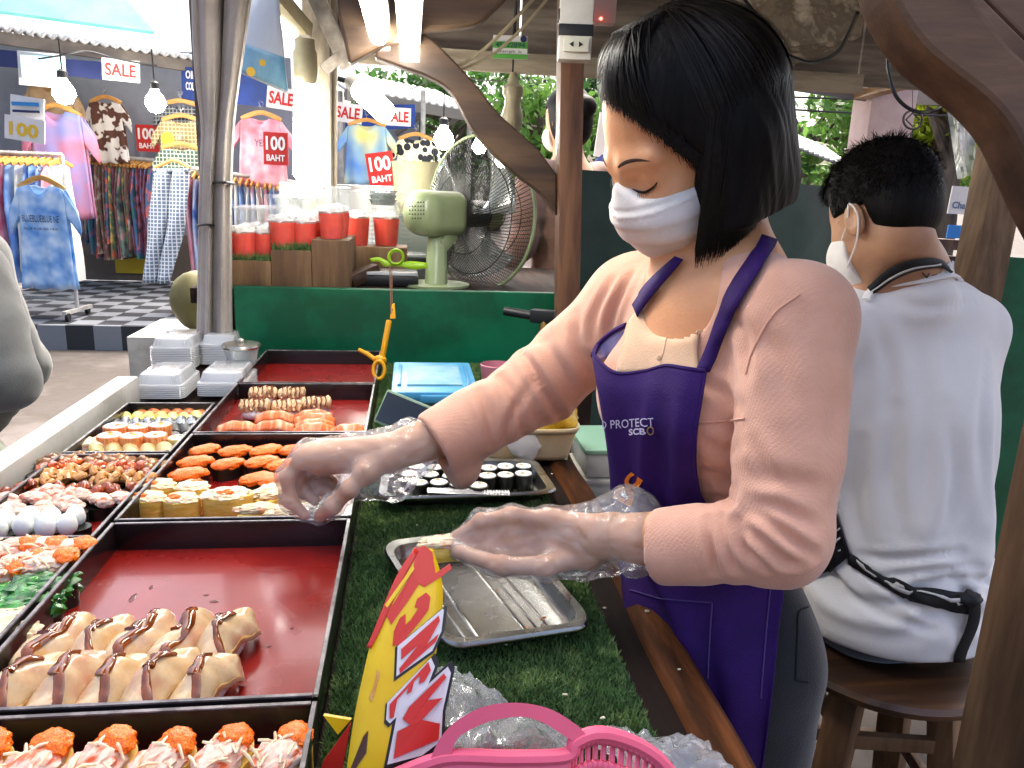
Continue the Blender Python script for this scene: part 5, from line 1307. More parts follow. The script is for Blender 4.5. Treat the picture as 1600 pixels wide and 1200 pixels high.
sign('sale_sign', 'white SALE sign hanging from the eave between the two lit bulbs', 160, 94, 218, 126, 6.5, m_signw, sale(), .06)
sign('sale_sign', 'white SALE sign half hidden behind the glowing lamp tube', 417, 138, 462, 170, 6.9, m_signw, sale(), .12)
sign('sale_sign', 'white SALE sign on the further stall beside the rainbow shirt', 522, 162, 566, 191, 8.4, m_signw, sale(), .1)
sign('sale_sign', 'white SALE sign under the tin eave over the dotted shirt', 601, 169, 642, 196, 8.4, m_signw, sale(), .02)
baht = [('100', .12, .55, .1, .9, m_txtw), ('BAHT', .68, .88, .12, .88, m_txtw)]
sign('price_sign', 'red 100 BAHT sign among the checked tops', 213, 196, 247, 236, 8.3, m_signr, baht, 0)
sign('price_sign', 'red 100 BAHT sign on the pink shirt', 412, 208, 450, 257, 6.6, m_signr, baht, .02)
sign('price_sign', 'tilted red 100 BAHT sign below the rainbow shirt', 574, 239, 616, 290, 7.4, m_signr, baht, -.15)
sign('price_sign', 'white price card with yellow 100 above the blue shirt', 8, 184, 70, 220, 5.75, m_signw, [('100', .25, .82, .12, .85, m_yelt)], .12)
s_ = sign('payment_card', 'white card with blue stripes standing above the yellow price', 17, 152, 69, 192, 5.8, m_signw, [], .12)
c_ = P(42, 163, 5.78)
b = MB(); b.box(c_-Fh*.02, (.19, .004, .028)); b.build('blue_stripe', mat('stripe_blue', '#2a7ab5', .5), s_, smooth=False); b = MB(); b.box(c_-Fh*.02-ZZ*.052, (.19, .004, .018)); b.build('navy_stripe', m_navyb, s_, smooth=False)
s_ = sign('poster', 'pale blue and white poster sheet hanging under the eave', 29, 84, 102, 134, 6.3, m_signw, [], .05)
c_ = P(66, 107, 6.27); b = MB(); b.box(c_, (.32, .004, .19)); b.build('print', mat('poster_print', '#8fc3cc', .5, c2='#b5d8d4', vs=9), s_, smooth=False)
flat_thing('banner', 'navy blue cloth banner between poster and sale sign', 'banner', [P(103, 92, 6.6), P(162, 97, 6.7), P(162, 125, 6.7), P(103, 118, 6.6)], (0, .01, 0), m_navyb)
flat_thing('banner', 'navy blue cloth banner left of the pale blue poster', 'banner', [P(-60, 72, 6.5), P(28, 80, 6.5), P(28, 106, 6.5), P(-60, 100, 6.5)], (0, .01, 0), m_navyb)
s_ = sign('banner', 'royal blue banner with small white writing behind the wrapped post', 284, 112, 420, 160, 7.4, m_blue, [('OIL', .1, .35, .05, .16, m_txtw), ('COLOR', .45, .7, .05, .22, m_txtw)], .05, cat='banner')
flat_thing('banner', 'royal blue banner on the further stall behind its sale signs', 'banner', [P(538, 165, 9), P(648, 163, 9), P(650, 200, 9), P(540, 206, 9)], (0, .01, 0), m_blue)

# garments
W_hang = mat('hanger_wood', '#b5803c', .5, c2='#c9974f', vs=20, stretch=(.2, 1, 1), rand=.08); m_wire = mat('hook_wire', '#7d7d80', .35, metal=.8)
def tiedye(name, a, c, e, s=5, sharp=False): return mat(name, a, .85, c2=c, c3=e, vs=s, var=.9, detail=2, sharp=sharp, rand=.04)
def garment(name, label, cat, px, py, w, h, d, m, sleeve=True, yaw=0, text=None, group=None, folds_=1.0, seed=0):
    """front hung shirt: photo point of the collar, width and height in metres"""
    c = P(px, py, d); t = thing(name, label, cat, c, group); ux = Rh*math.cos(yaw)+Fh*math.sin(yaw); n = np.cross(ux, ZZ); r = random.Random(seed); ph = r.uniform(0, 6)
    if n@Fh > 0: n = -n
    def pt(x, z, layer):
        bulge = .035*math.sqrt(max(0, 1-(x/(w*.62))**2)); rip = folds_*(.012*math.sin(x/w*19+ph+z*2)+.010*math.sin(x/w*8-z*5+ph))*min(1, .25-z/h)
        return c+ux*x+ZZ*z+n*(bulge*layer+rip)
    def half(v):                  # body half width along the height
        return w*.5*(.80+.20*v) if v > .02 else w*.34
    b = MB()
    for layer in (1, -1):
        def body(u, v, layer=layer):
            s = (u-.5)*2; z = -h*v-(.045*h*abs(s)**1.5 if v == 0 else .045*h*abs(s)**1.5*(1-v)); neck = (.10*h*max(0, 1-(s/.42)**2)*(1 if layer > 0 else .35))*(1-v)**3
            return pt(s*half(max(v, .03)), z-neck+.008*math.sin(s*9+ph)*v, layer)
        b.sheet(body, 19, 15)
        if sleeve:
            for sg in (1, -1):
                def slv(u, v, sg=sg, layer=layer):
                    top = np.array([half(.03), -.045*h]); bot = np.array([half(.3), -.30*h]); a_ = top*(1-v)+bot*v
                    out = np.array([.20*w+.03*w*math.sin(v*3), -.20*h-.02*h*math.sin(v*5+ph)]); q = a_+out*u; return pt(sg*q[0], q[1], layer*(1-.3*u))
                b.sheet(slv, 8, 8)
    b.build('cloth', m, t, solid=.004, auto=0)
    b = MB(); b.tube([c+ux*x*w-n*.0+ZZ*(.045-.10*h*(abs(x)/.40)**1.6) for x in np.linspace(-.40, .40, 13)], .014, 6, flat=1.6); b.build('hanger', W_hang, t)
    b = MB(); b.tube([c+ZZ*.04, c+ZZ*.09]+[c+ZZ*(.115+.025*math.sin(a_))+ux*(.0+.025*math.cos(a_)) for a_ in np.linspace(-2.4, 2.4, 9)][::-1], .004, 5); b.build('hook', m_wire, t)
    if text:
        for (tx, z, hh_, ww, tm) in text: letters('lettering', tx, c+ZZ*z+n*.052, ux, ZZ, hh_, tm, t, .0, ww, .002)
    return t
m_ink = mat('dark_ink', '#1c2a4a', .7)
garment('t_shirt', 'light blue tie dye t-shirt with dark lettering on the front rack', 't-shirt', 64, 287, .43, .80, 5.85, tiedye('blue_tiedye', '#4f86c9', '#c9dcec', '#8fb5dc', 6), text=[('BLUEBLUEBLUE NE', -.26, .05, .28, m_ink), ('BLUE BLUE SEA NEW', -.335, .018, .26, m_ink)], seed=1)
garment('t_shirt', 'blue and coral tie dye t-shirt hung high beside the price card', 't-shirt', 88, 172, .55, .95, 6.9, tiedye('coral_blue', '#d9655c', '#5f86c4', '#a487ae', 2.2), seed=2)
garment('t_shirt', 'tan brown shirt hung behind the pale blue poster', 't-shirt', 78, 132, .5, .70, 7.4, tiedye('tan_cloth', '#a5835c', '#8c6c48', '#b89a72', 5), seed=3)
garment('t_shirt', 'white blouse with brown cow patches on a wooden hanger', 'blouse', 165, 158, .40, .62, 8.0, tiedye('cow_print', '#e0dbd2', '#5d3b2e', None, 7, True), seed=4)
plaid_c = [('#8c7a55', '#c4b48a', '#a59468'), ('#3d5548', '#b5b8a4', '#6f8574'), ('#5d6b80', '#c4c8cc', '#8792a2')]
def plaid(name, a, c, e, s=18):
    m = mat(name, a, .85); n = m.node_tree; N = n.nodes; L = n.links; tcn = [q for q in N if q.type == 'TEX_COORD'][0]
    outs = []
    for dr in ('X', 'Z'):
        w = N.new('ShaderNodeTexWave'); w.bands_direction = dr; w.inputs['Scale'].default_value = s/6.28; L.new(tcn.outputs['Object'], w.inputs[0])
        rp = N.new('ShaderNodeValToRGB'); rp.color_ramp.elements[0].position = .80; rp.color_ramp.elements[1].position = .93; L.new(w.outputs['Fac'], rp.inputs[0]); outs.append(rp)
    mx = N.new('ShaderNodeMath'); mx.operation = 'ADD'; mx.use_clamp = True; L.new(outs[0].outputs[0], mx.inputs[0]); L.new(outs[1].outputs[0], mx.inputs[1])
    r2 = N.new('ShaderNodeValToRGB'); r2.color_ramp.elements[0].color = col(a); r2.color_ramp.elements[1].color = col(c); L.new(mx.outputs[0], r2.inputs[0]); L.new(r2.outputs[0], N['Principled BSDF'].inputs['Base Color'])
    return m
for k, (px, py, w, h, d, lb, cc) in enumerate([(282, 165, .42, .40, 7.3, 'dark striped top highest in the column of checked tops', ('#3a3d3f', '#8c8f8c', '')), (284, 188, .46, .50, 7.15, 'beige checked top with yellow tag in the column of tops', plaid_c[0]), (282, 232, .42, .45, 7.0, 'green and white checked top under the beige checked top', plaid_c[1])]):
    garment('checked_top', lb, 'shirt', px, py, w, h, d, plaid('plaid_%s' % 'abc'[k], cc[0], cc[1], '', 56), seed=10+k)
b = MB(); q = P(262, 217, 7.0); b.lathe([(.05+.012*(k % 2), 0) for k in range(1)]+[(.06, .004)], q, 14, axis=-Fh); o = b.build('price_tag', mat('yellow_tag', '#d9c81c', .6)); tag(o, 'small yellow price tag pinned on the beige checked top', 'tag')
# plaid trousers hung full length
t = thing('trousers', 'grey blue checked trousers hung full length in front of the rack', 'trousers', P(262, 262, 6.7)); tt0 = P(268, 268, 6.7); m_plt = plaid('plaid_trousers', '#5f6b7d', '#c2c6c8', '', 62)
for lg in (0, 1):
    b = MB()
    def leg(u, v, lg=lg):
        xl, xr = 240-16*u, 297-30*u*u-2*u; x = (xl+(xr-xl)*(.5*lg+.5*v*(.98))); s = math.sin(v*math.pi)
        return P(x, 266+u*(176), 6.72)+Fh*(-.06*s+.012*math.sin(u*11+lg*2+v*6))
    b.sheet(leg, 20, 8); b.build('trouser_leg', m_plt, t, solid=.01, auto=0)
b = MB(); b.tube([P(x, 266, 6.70) for x in (241, 255, 270, 285, 296)], .03, 8, flat=.6); b.build('waistband', m_plt, t)
b = MB(); b.tube([P(x, y, 6.70) for x, y in ((242, 262), (262, 253), (270, 250), (280, 253), (297, 262))], .016, 6); b.build('hanger', W_hang, t)
garment('t_shirt', 'pink tie dye t-shirt with round print behind the wrapped post', 't-shirt', 408, 184, .44, .60, 6.9, tiedye('pink_tiedye', '#d9707a', '#f0b8bc', '#e394a0', 6), text=[('YES', -.22, .06, .10, m_ink)], seed=20)
garment('t_shirt', 'rainbow tie dye t-shirt in blue and yellow on the further stall', 't-shirt', 573, 194, .50, .62, 8.2, tiedye('rainbow_tiedye', '#3f78c4', '#d9cf7a', '#8fb0b8', 2.2), seed=21)
garment('t_shirt', 'pale yellow dotted t-shirt on a wooden hanger behind the fan', 't-shirt', 650, 216, .46, .60, 8.3, mat('dotted', '#23252a', .85, c2='#dfe0b4', vs=13, vor=True, sharp=True, var=1, c3=None), seed=22)
# racks with garments packed edge on
def rack(name, label, a, c, rail_h, n, ztop, zlen, cols, glabel, group, seed, feet=True):
    a, c = V3(a), V3(c); t = thing(name, label, 'clothes rack', ((a+c)/2)*np.array([1, 1, 0])+ZZ*.2)
    b = MB(); b.cyl(a, c, .016, n=8); b.build('rail', m_white, t)
    for p_ in (a, c):
        if not feet: continue
        b = MB(); b.cyl((p_[0], p_[1], .27), p_, .016, n=8); b.build('upright', m_white, t)
        b = MB(); b.bar((p_[0]-.02, p_[1]-.22, .27), (p_[0]+.02, p_[1]+.22, .27), .035, .03); b.build('foot', m_white, t, smooth=False)
        for sg in (-1, 1): b = MB(); b.lathe([(.0, -.012), (.035, -.012), (.035, .012), (.0, .012)], (p_[0], p_[1]+sg*.2, .235), 12, axis=(1, 0, 0)); b.build('caster', m_stripe, t)
    if feet: b = MB(); b.cyl((a[0], a[1], .36), (c[0], c[1], .36), .013, n=8); b.build('lower_bar', m_white, t)
    r = random.Random(seed); dr = nrm(c-a); side = np.cross(ZZ, dr)
    protos = {}
    for k in range(n):
        p_ = a+(c-a)*((k+.5)/n)+dr*r.uniform(-.01, .01); ci = r.randrange(len(cols)); hgt = zlen*r.uniform(.85, 1.1)
        g_t = thing('hanging_garment', glabel, 'garment', p_, group); ph = r.uniform(0, 6); wd = r.uniform(.17, .23); th = np.linalg.norm(c-a)/n*.62
        b = MB()
        def sl(u, v, ph=ph, wd=wd, hgt=hgt, p_=p_, th=th):
            an = u*2*math.pi; ww = wd*(.62+.38*min(1, v*3)); cx = th*(.55+.45*v)*math.sin(an)*(1+.3*math.sin(v*7+ph)); cy = ww*math.cos(an)
            return p_+dr*(cx+.012*math.sin(v*5+ph))+side*(cy)-ZZ*(.07+hgt*v+.03*(1-v)*abs(math.cos(an)))
        b.sheet(sl, 12, 9, closeu=True); b.build('cloth', cols[ci], g_t, auto=0)
        b = MB(); b.bar(p_-side*.17-ZZ*.085, p_+side*.0-ZZ*.035, .014, .03); b.bar(p_+side*.17-ZZ*.085, p_-ZZ*.035, .014, .031); b.tube([p_-ZZ*.035, p_+ZZ*.012, p_+ZZ*.02+side*.012], .003, 4); b.build('hanger', W_hang, g_t, smooth=False)
    return t
pal1 = [tiedye('g%d' % i, *q, 9) for i, q in enumerate([('#2f6b5a', '#d96a4a', '#3f5f8c'), ('#4a3f5c', '#c98a9a', '#6d8a7a'), ('#d9704a', '#e8c46a', '#3f7a6a'), ('#6d7a6a', '#c9c4b4', '#8c5f5a'), ('#2a2a3a', '#5f6d9a', '#8c4a5a')])]
pal2 = [tiedye('h%d' % i, *q, 6) for i, q in enumerate([('#5f86c4', '#d9a0b8', '#c4d4e8'), ('#d9607a', '#e8b4bc', '#e394a0'), ('#e0dccf', '#b8c4d9', '#d4cfc0'), ('#3f6ab0', '#a4bcdc', '#6d90c9')])]
rack('clothes_rack', 'white rail of printed shirts along the back of the clothes stall', P(132, 241, 8.3), P(240, 250, 8.3), 0, 20, 0, .95, pal1, 'dark printed shirt squeezed edge on along the back rail', 'printed shirts on the back rail', 1, False)
rack('clothes_rack', 'white wheeled rack carrying the light blue tie dye shirt', P(-60, 236, 6.25), P(97, 242, 6.25), 0, 14, 0, .92, pal2, 'pale summer shirt hanging behind the light blue tie dye shirt', 'shirts on the wheeled rack', 2)
rack('clothes_rack', 'white rack beside the checked trousers, behind the wrapped post', P(292, 262, 6.9), P(468, 286, 7.1), 0, 18, 0, 1.0, pal2, 'pink or blue shirt on the rack by the wrapped post', 'shirts on the rack by the wrapped post', 3)

# ================================================================== trees and things beyond the stall
m_leaf = [mat('leaf_%s' % 'abcd'[i], a, .5, c2=c, vs=1.6, var=.9, rand=.0) for i, (a, c) in enumerate([('#2f5a24', '#5a8a3c'), ('#3c6a2a', '#7aa04a'), ('#8aa82a', '#c9cf3c'), ('#2a4a24', '#4a7034')])]  # third pair: the yellow of sunlit, backlit leaves is put into the colour
for m in m_leaf:
    n_ = m.node_tree; bs_ = n_.nodes['Principled BSDF']; tr_ = n_.nodes.new('ShaderNodeBsdfTranslucent'); mx_ = n_.nodes.new('ShaderNodeMixShader'); mx_.inputs[0].default_value = .4
    src = bs_.inputs['Base Color'].links[0].from_socket; n_.links.new(src, tr_.inputs[0]); n_.links.new(bs_.outputs[0], mx_.inputs[1]); n_.links.new(tr_.outputs[0], mx_.inputs[2]); n_.links.new(mx_.outputs[0], n_.nodes['Material Output'].inputs[0])
W_bark = wood('bark', '#3d342b', '#6b5f52', '#544a3f', 'z', 10, .9, .01)
def tree(label, base, h, cr, cz, seed, mi, nl=2600, leaf=.09, tr=.11, lean=(0, 0)):
    rs = np.random.RandomState(seed); t = thing('tree', label, 'tree', (base[0], base[1], 0), 'trees beyond the stalls'); bx, by = base[0], base[1]
    top = np.array([bx+lean[0], by+lean[1], cz]); b = MB(); b.tube([p for p in spline([(bx, by, 0), (bx+.05, by, h*.3), (bx+lean[0]*.6, by+lean[1]*.6, h*.6), top], 10)], list(np.linspace(tr, tr*.45, 10)), 10)
    cl = []
    for k in range(16):
        dv = rs.randn(3); dv /= np.linalg.norm(dv); p_ = top+dv*np.array(cr)*rs.uniform(.35, .95); cl.append((p_, rs.uniform(.28, .5)*max(cr[0], .6)*.75))
        st_ = np.array([bx+lean[0]*.6, by+lean[1]*.6, h*.6])+ZZ*rs.uniform(-.2, .3); b.tube([st_, (st_+p_)/2+rs.randn(3)*.08, p_], [tr*.35, tr*.2, tr*.06], 6)
    b.build('trunk', W_bark, t)
    ci = rs.randint(0, len(cl), nl); c = np.array([cl[i][0] for i in ci]); r = np.array([cl[i][1] for i in ci]); dv = rs.randn(nl, 3); dv /= np.linalg.norm(dv, axis=1, keepdims=True)
    p = c+dv*(r*rs.rand(nl)**.45)[:, None]*np.array([1, 1, .8]); a = rs.randn(nl, 3); a /= np.linalg.norm(a, axis=1, keepdims=True); bb = np.cross(a, rs.randn(nl, 3)); bb /= np.linalg.norm(bb, axis=1, keepdims=True)
    L = leaf*rs.uniform(.6, 1.3, nl)[:, None]; v = np.stack([p-a*L, p+bb*L*.42, p+a*L, p-bb*L*.42], 1).reshape(-1, 3); o = np_mesh('crown', v, np.arange(4*nl).reshape(-1, 4), m_leaf[mi], t, smooth=False); o['kind'] = 'stuff'
    return t
G0 = lambda px, d: P(px, 320, d)
tree('leafy green tree behind the further clothes stall eave', G0(700, 13), 3.6, (1.5, 1.2, 1.2), 2.9, 1, 0)
tree('dense green tree standing behind the hanging lamp socket', G0(845, 12), 3.4, (1.3, 1.2, 1.3), 2.5, 2, 1)
tree('palm green tree behind the wooden post', G0(960, 14), 3.6, (1.3, 1.2, 1.4), 2.3, 3, 3)
tree('green tree behind the striped tin roof', G0(1250, 11), 3.4, (1.5, 1.2, 1.3), 2.4, 4, 1, 3200)
tree('green tree with backlit yellow painted into its leaves beside the pink pillar', G0(1440, 9), 3.0, (1.0, .9, .8), 2.55, 5, 2, 3000, .08)
tree('dark trunked tree next to the white sign', G0(1478, 8.5), 3.2, (1.1, .8, .6), 2.95, 6, 0, 2000, .08, .14)
tree('slim tree with low crown beside the yellow leaved tree', G0(1400, 12), 3.2, (1.6, 1.2, 1.2), 1.9, 7, 1, 2800)
tree('broad green tree filling the gap behind the partition', G0(1090, 15), 4, (2.6, 1.5, 1.6), 2.6, 8, 0, 3600, .11)
tree('round green tree behind the drinks shelf', G0(760, 17), 4, (2.2, 1.5, 1.6), 2.2, 9, 3, 3600, .12)
# stripy tin roof, pillar and stalls behind the seated man
sh = thing('shelter', 'low shelter with ribbed pale tin roof behind the trees', 'shelter', G0(1280, 9.2)*np.array([1, 1, 0]))
r0, r1 = P(1215, 205, 9.0), P(1330, 250, 9.0)
for k in range(16):
    u = k/15; a_ = r0*(1-u)+r1*u; b = MB(); b.bar(a_+np.array([0, .8, .22]), a_+np.array([-.25, -.5, -.12]), .055, .02); b.build('rib', m_tin, sh, smooth=False)
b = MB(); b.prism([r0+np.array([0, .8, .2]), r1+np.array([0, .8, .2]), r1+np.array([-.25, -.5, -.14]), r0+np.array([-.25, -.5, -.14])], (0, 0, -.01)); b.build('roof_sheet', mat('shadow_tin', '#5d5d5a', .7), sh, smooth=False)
for q in (r0, r1): b = MB(); b.cyl((q[0], q[1], 0), (q[0], q[1], q[2]), .04, n=8); b.build('pole', W_bark, sh)
pv = thing('pavilion', 'pavilion corner with pink pillar, timber eave and bundled grey cloth', 'pavilion', P(1375, 300, 4.2)*np.array([1, 1, 0]))
c_ = P(1374, 210, 4.2); wv = 35*4.2/1200*2*.5
b = MB(); b.box((c_[0], c_[1], 1.1), (.24, .24, 2.2), rotz(-.13), bev=.01); b.build('pillar', mat('pink_plaster', '#b59a94', .8, c2='#c4aca5', vs=5, bump=.002), pv)
b = MB(); b.box(P(1345, 210, 4.3)*np.array([1, 1, 0])+ZZ*1.1, (.06, .06, 2.2)); b.build('pole', m_white, pv, smooth=False)
pbar(P(1228, 124, 4.0), P(1352, 142, 4.05), .10, .09, mat('grey_beam', '#6d7078', .7), 'beam', pv)
pbar(P(1345, 140, 4.0), P(1470, 105, 3.4), .07, .10, wood('eave_timber', '#6b4f35', '#96754f', None, 'x', 10), 'beam', pv)
pbar(P(1400, 147, 4.4), P(1500, 150, 4.4), .10, .10, mat('grey_gutter', '#8a8a84', .6), 'gutter', pv)
b = MB(); b.prism([P(1225, 120, 4.2), P(1330, 66, 3.6), P(1420, 60, 3.2), P(1470, 100, 3.4), P(1350, 140, 4.1)], (.1, .5, .25)); b.build('awning', mat('grey_tarp', '#6f7684', .7, c2='#8288a0', vs=4, bump=.01, bs=8), pv, smooth=False)
b = MB()
def bun(u, v): a_ = u*2*math.pi; x = 1342+(20+10*math.sin(v*3.1)+6*math.sin(a_*3+v*4))*math.cos(a_)-6*v; y = 48+v*90; return P(x, y, 3.3+.10*math.sin(a_)*(1+.4*math.cos(5*a_)))
b.sheet(bun, 28, 14, closeu=True); b.build('bundled_cloth', fabric('bundled_grey', '#6a6258', '#7d746a', vs=9), pv)
b = MB(); q = P(1426, 187, 3.9); b.tube([q+.048*(CR*math.cos(a_)+CU*math.sin(a_)) for a_ in np.linspace(0, 2*math.pi, 18)[:-1]], .006, 6, closed=True)
b.tube([q+.034*(CR*math.cos(a_)+CU*math.sin(a_)) for a_ in np.linspace(0, 2*math.pi, 5)[:-1]], .005, 4, closed=True); b.tube([q+CU*.048, q+CU*.3], .002, 4); b.tube([q-CU*.048, q-CU*.12], .002, 4)
b.blob(q-CU*.15, (.03, .03, .07), 1, .1, sub=2); o = b.build('hanging_ornament', mat('ornament', '#2f2a22', .6)); tag(o, 'round open metal ornament hanging in front of the yellow tree', 'ornament')
b = MB(); b.sheet(lambda u, v: P(1478+18*u+36*v+4*math.sin(v*9), 160+v*20+u*(120-30*v), 2.2+.05*math.sin(v*7+u*4)), 14, 10); o = b.build('plastic_sheet', film('clear_sheet', (.75, .8, .78), .55, .25, .01, 12)); tag(o, 'torn clear plastic sheet hanging beside the timber post', 'plastic sheet')
sign('notice_sign', 'white notice with grey script behind the timber post', 1484, 292, 1512, 334, 4.5, m_signw, [('Cha', .55, .8, .15, .9, mat('grey_ink', '#5d6d8a', .6))], .03)
sign('notice_sign', 'small bright blue sign below the white notice', 1480, 352, 1500, 372, 4.4, mat('sign_blue', '#2f7ac4', .5), [])
flat_thing('side_table', 'brown wooden table end behind the seated man', 'table', [P(1446, 372, 2.6), P(1510, 376, 2.6), P(1510, 392, 2.6), P(1446, 388, 2.6)], (0, .3, 0), W_post)
flat_thing('side_table', 'lower brown wooden shelf behind the seated man', 'table', [P(1450, 398, 2.5), P(1510, 402, 2.5), P(1510, 418, 2.5), P(1450, 414, 2.5)], (0, .3, 0), W_dark)
flat_thing('hanging_sheet', 'white paper sheet hanging beyond the partition near the wooden post', 'paper', [P(938, 175, 3.4), P(962, 180, 3.4), P(958, 248, 3.4), P(928, 244, 3.4)], (0, .01, 0), m_signw)
# ================================================================== lamps
m_tube = emitter('lit_tube', (1, .95, .86), 8.0); m_cfl = emitter('lit_spiral', (1, .95, .86), 22.0); m_bulb = emitter('lit_bulb', (1, .95, .86), 45.0)
m_plas = mat('white_plastic', '#c9c7be', .4, c2='#bdbab0', vs=10); m_oldp = mat('yellowed_plastic', '#a59b7c', .45, c2='#8a8066', vs=14, var=.6)
m_blk = mat('black_plastic', '#101012', .45); m_grey = mat('grey_plastic', '#6a6a68', .5)
for (px, py, wpx, lb) in ((594, 66, 40, 'lit fluorescent tube over the counter, nearer the wrapped post'), (640, 84, 42, 'lit fluorescent tube over the counter, nearer the socket post')):
    c = aty(px, py, 2.02); x, z = c[0], c[2]; t = thing('fluorescent_lamp', lb, 'lamp', (x, 1.42, z), 'lit tubes over the counter')
    b = MB(); b.box((x, 1.42, z+.030), (.052, 1.20, .026), bev=.004); b.build('housing', m_plas, t)
    b = MB(); b.cyl((x, .86, z), (x, 1.98, z), .022, n=16); b.build('tube', m_tube, t)
    for y in (.84, 2.0): b = MB(); b.box((x, y, z+.004), (.05, .022, .056), bev=.004); b.build('end_cap', m_plas, t)
    for y in (1.0, 1.85): b = MB(); b.cyl((x, y, z+.04), (x, y, 2.27), .003, n=6); b.build('hanging_wire', m_blk, t)
# spiral lamp hanging by the eave
t = thing('energy_lamp', 'glowing long white energy saving lamp hanging beside the weathered post', 'lamp', P(478, 275, 2.2))
b = MB(); b.lathe([(.0, 0), (.030, .0), (.034, .03), (.034, .085), (.028, .095), (.028, .12), (.012, .13), (.0, .13)], P(478, 132, 2.2), 18, axis=(0, 0, 1)); b.build('socket', m_oldp, t)
b = MB()
for k in range(3):
    a_ = k*2*math.pi/3; dx = np.array([.021*math.cos(a_), .021*math.sin(a_), 0]); q0, q1 = P(476, 132, 2.2), P(474, 272, 2.2); b.tube([q0+dx, q1+dx, q1-ZZ*.014+dx*.3], [.0165, .0165, .012], 12)
b.build('tube', m_cfl, t)
b = MB(); b.tube([P(474, 60, 2.2), P(476, 75, 2.2)], .004, 6); b.build('cord', m_blk, t)
# strip lamp at the eave corner
t = thing('strip_lamp', 'short white strip lamp fixed at the eave above the glowing lamp', 'lamp', P(455, 30, 2.3))
b = MB(); b.bar(P(410, -30, 2.1), P(478, 50, 2.35), .045, .05, bev=.005); b.build('housing', m_oldp, t)
b = MB(); b.cyl(P(398, -30, 2.1), P(458, 52, 2.33), .018, n=14); b.build('tube', m_tube, t)
# flood light under the roof corner
t = thing('flood_lamp', 'glaring white flood lamp clipped between the two sale signs', 'lamp', P(585, 160, 3.2))
b = MB(); b.cyl(P(548, 128, 3.2), P(566, 140, 3.15), .03, .05, 14); b.build('body', m_oldp, t); b = MB(); b.cyl(P(566, 140, 3.15), P(602, 176, 3.05), .05, .042, 16); b.build('glass', m_bulb, t); b = MB(); b.cyl(P(520, 120, 3.2), P(548, 128, 3.2), .012, n=8); b.build('arm', m_blk, t)
def bulb(px, py, d, r, cord, label, lit=True):
    c = P(px, py, d); t = thing('light_bulb', label, 'light bulb', c); b = MB(); b.lathe([(.0, -r), (r*.6, -r*.8), (r, -r*.1), (r*.85, r*.5), (r*.42, r*1.1), (r*.36, r*1.3), (.0, r*1.3)], c, 18); b.build('glass', m_bulb if lit else m_plas, t)
    b = MB(); b.lathe([(.0, r*1.3), (r*.45, r*1.3), (r*.45, r*1.9), (r*.2, r*2.1), (.0, r*2.1)], c, 12); b.build('socket', m_blk if lit else m_oldp, t)
    b = MB(); b.cyl(c+ZZ*r*2.05, c+ZZ*(r*2.05+cord), .006, n=6); b.build('cord', m_blk, t); return t
bulb(100, 146, 6.0, .085, .22, 'lit round bulb hanging in front of the pale blue poster')
bulb(243, 161, 6.2, .08, .24, 'lit round bulb hanging before the checked tops')
bulb(693, 218, 6.8, .09, .3, 'lit round bulb hanging above the fan, beside the dotted shirt')
bulb(749, 229, 7.2, .07, .3, 'lit bulb glowing through the top of the fan cage')
bulb(784, 252, 7.6, .07, .3, 'lit bulb glowing through the fan cage under the carved brace')
t = thing('lamp_socket', 'aged cream lamp socket with glowing tip hanging below the roof beam', 'lamp', P(799, 205, 2.5))
b = MB(); b.lathe([(.0, -.060), (.020, -.058), (.034, -.03), (.036, .0), (.027, .028), (.026, .05), (.033, .062), (.033, .085), (.018, .10), (.010, .13), (.0, .13)], P(800, 180, 2.5), 18); b.build('socket', m_oldp, t)
b = MB(); b.lathe([(.0, -.074), (.012, -.072), (.017, -.056), (.0, -.055)], P(801, 180, 2.5), 14); b.build('bulb', m_bulb, t)
b = MB(); b.cyl(P(800, 133, 2.5), P(802, 92, 2.5), .003, n=6); b.tube([P(802, 92, 2.5), P(803, 60, 2.48), P(806, 10, 2.45), P(806, -40, 2.4)], .006, 6); b.build('cord', m_blk, t)
b = MB(); b.cyl(P(802, 84, 2.47), P(803, 58, 2.47), .020, .010, 10); b.build('plug', m_blk, t)
# socket box on the post
t = thing('socket_box', 'white outlet box wrapped in black tape on the wooden post', 'socket box', P(900, 60, 1.72))
RB = np.stack([Rh, Fh, ZZ], 1)
c = P(899, 42, 1.72); b = MB(); b.box(c, (.074, .05, .145), RB, .005); b.build('box', m_plas, t)
for py in (27, 50): b = MB(); b.box(P(899, py, 1.72), (.077, .053, .024), RB, .002); b.build('tape', m_blk, t)
fc = P(900, 70, 1.69); b = MB(); b.box(fc, (.056, .012, .030), RB, .003); b.build('outlet', mat('outlet_cream', '#c4c2b0', .5), t)
for s in (-1, 1): b = MB(); b.prism([fc+Rh*s*.006-Fh*.0075-ZZ*.006, fc+Rh*s*.006-Fh*.0075+ZZ*.006, fc+Rh*s*.015-Fh*.0075], -Fh*.001); b.build('slot', m_blk, t, smooth=False)
t = thing('extension_adapter', 'small pinkish adapter with red indicator light beside the outlet box', 'adapter', P(945, 20, 1.80))
b = MB(); b.box(P(942, 14, 1.80), (.06, .04, .07), RB, .008); b.build('case', mat('adapter_pink', '#9a7d76', .5), t); b = MB(); b.blob(P(939, 29, 1.77), (.008, .008, .008), 1, 0, sub=2); b.build('indicator', emitter('red_led', (1, .05, .03), 4), t)
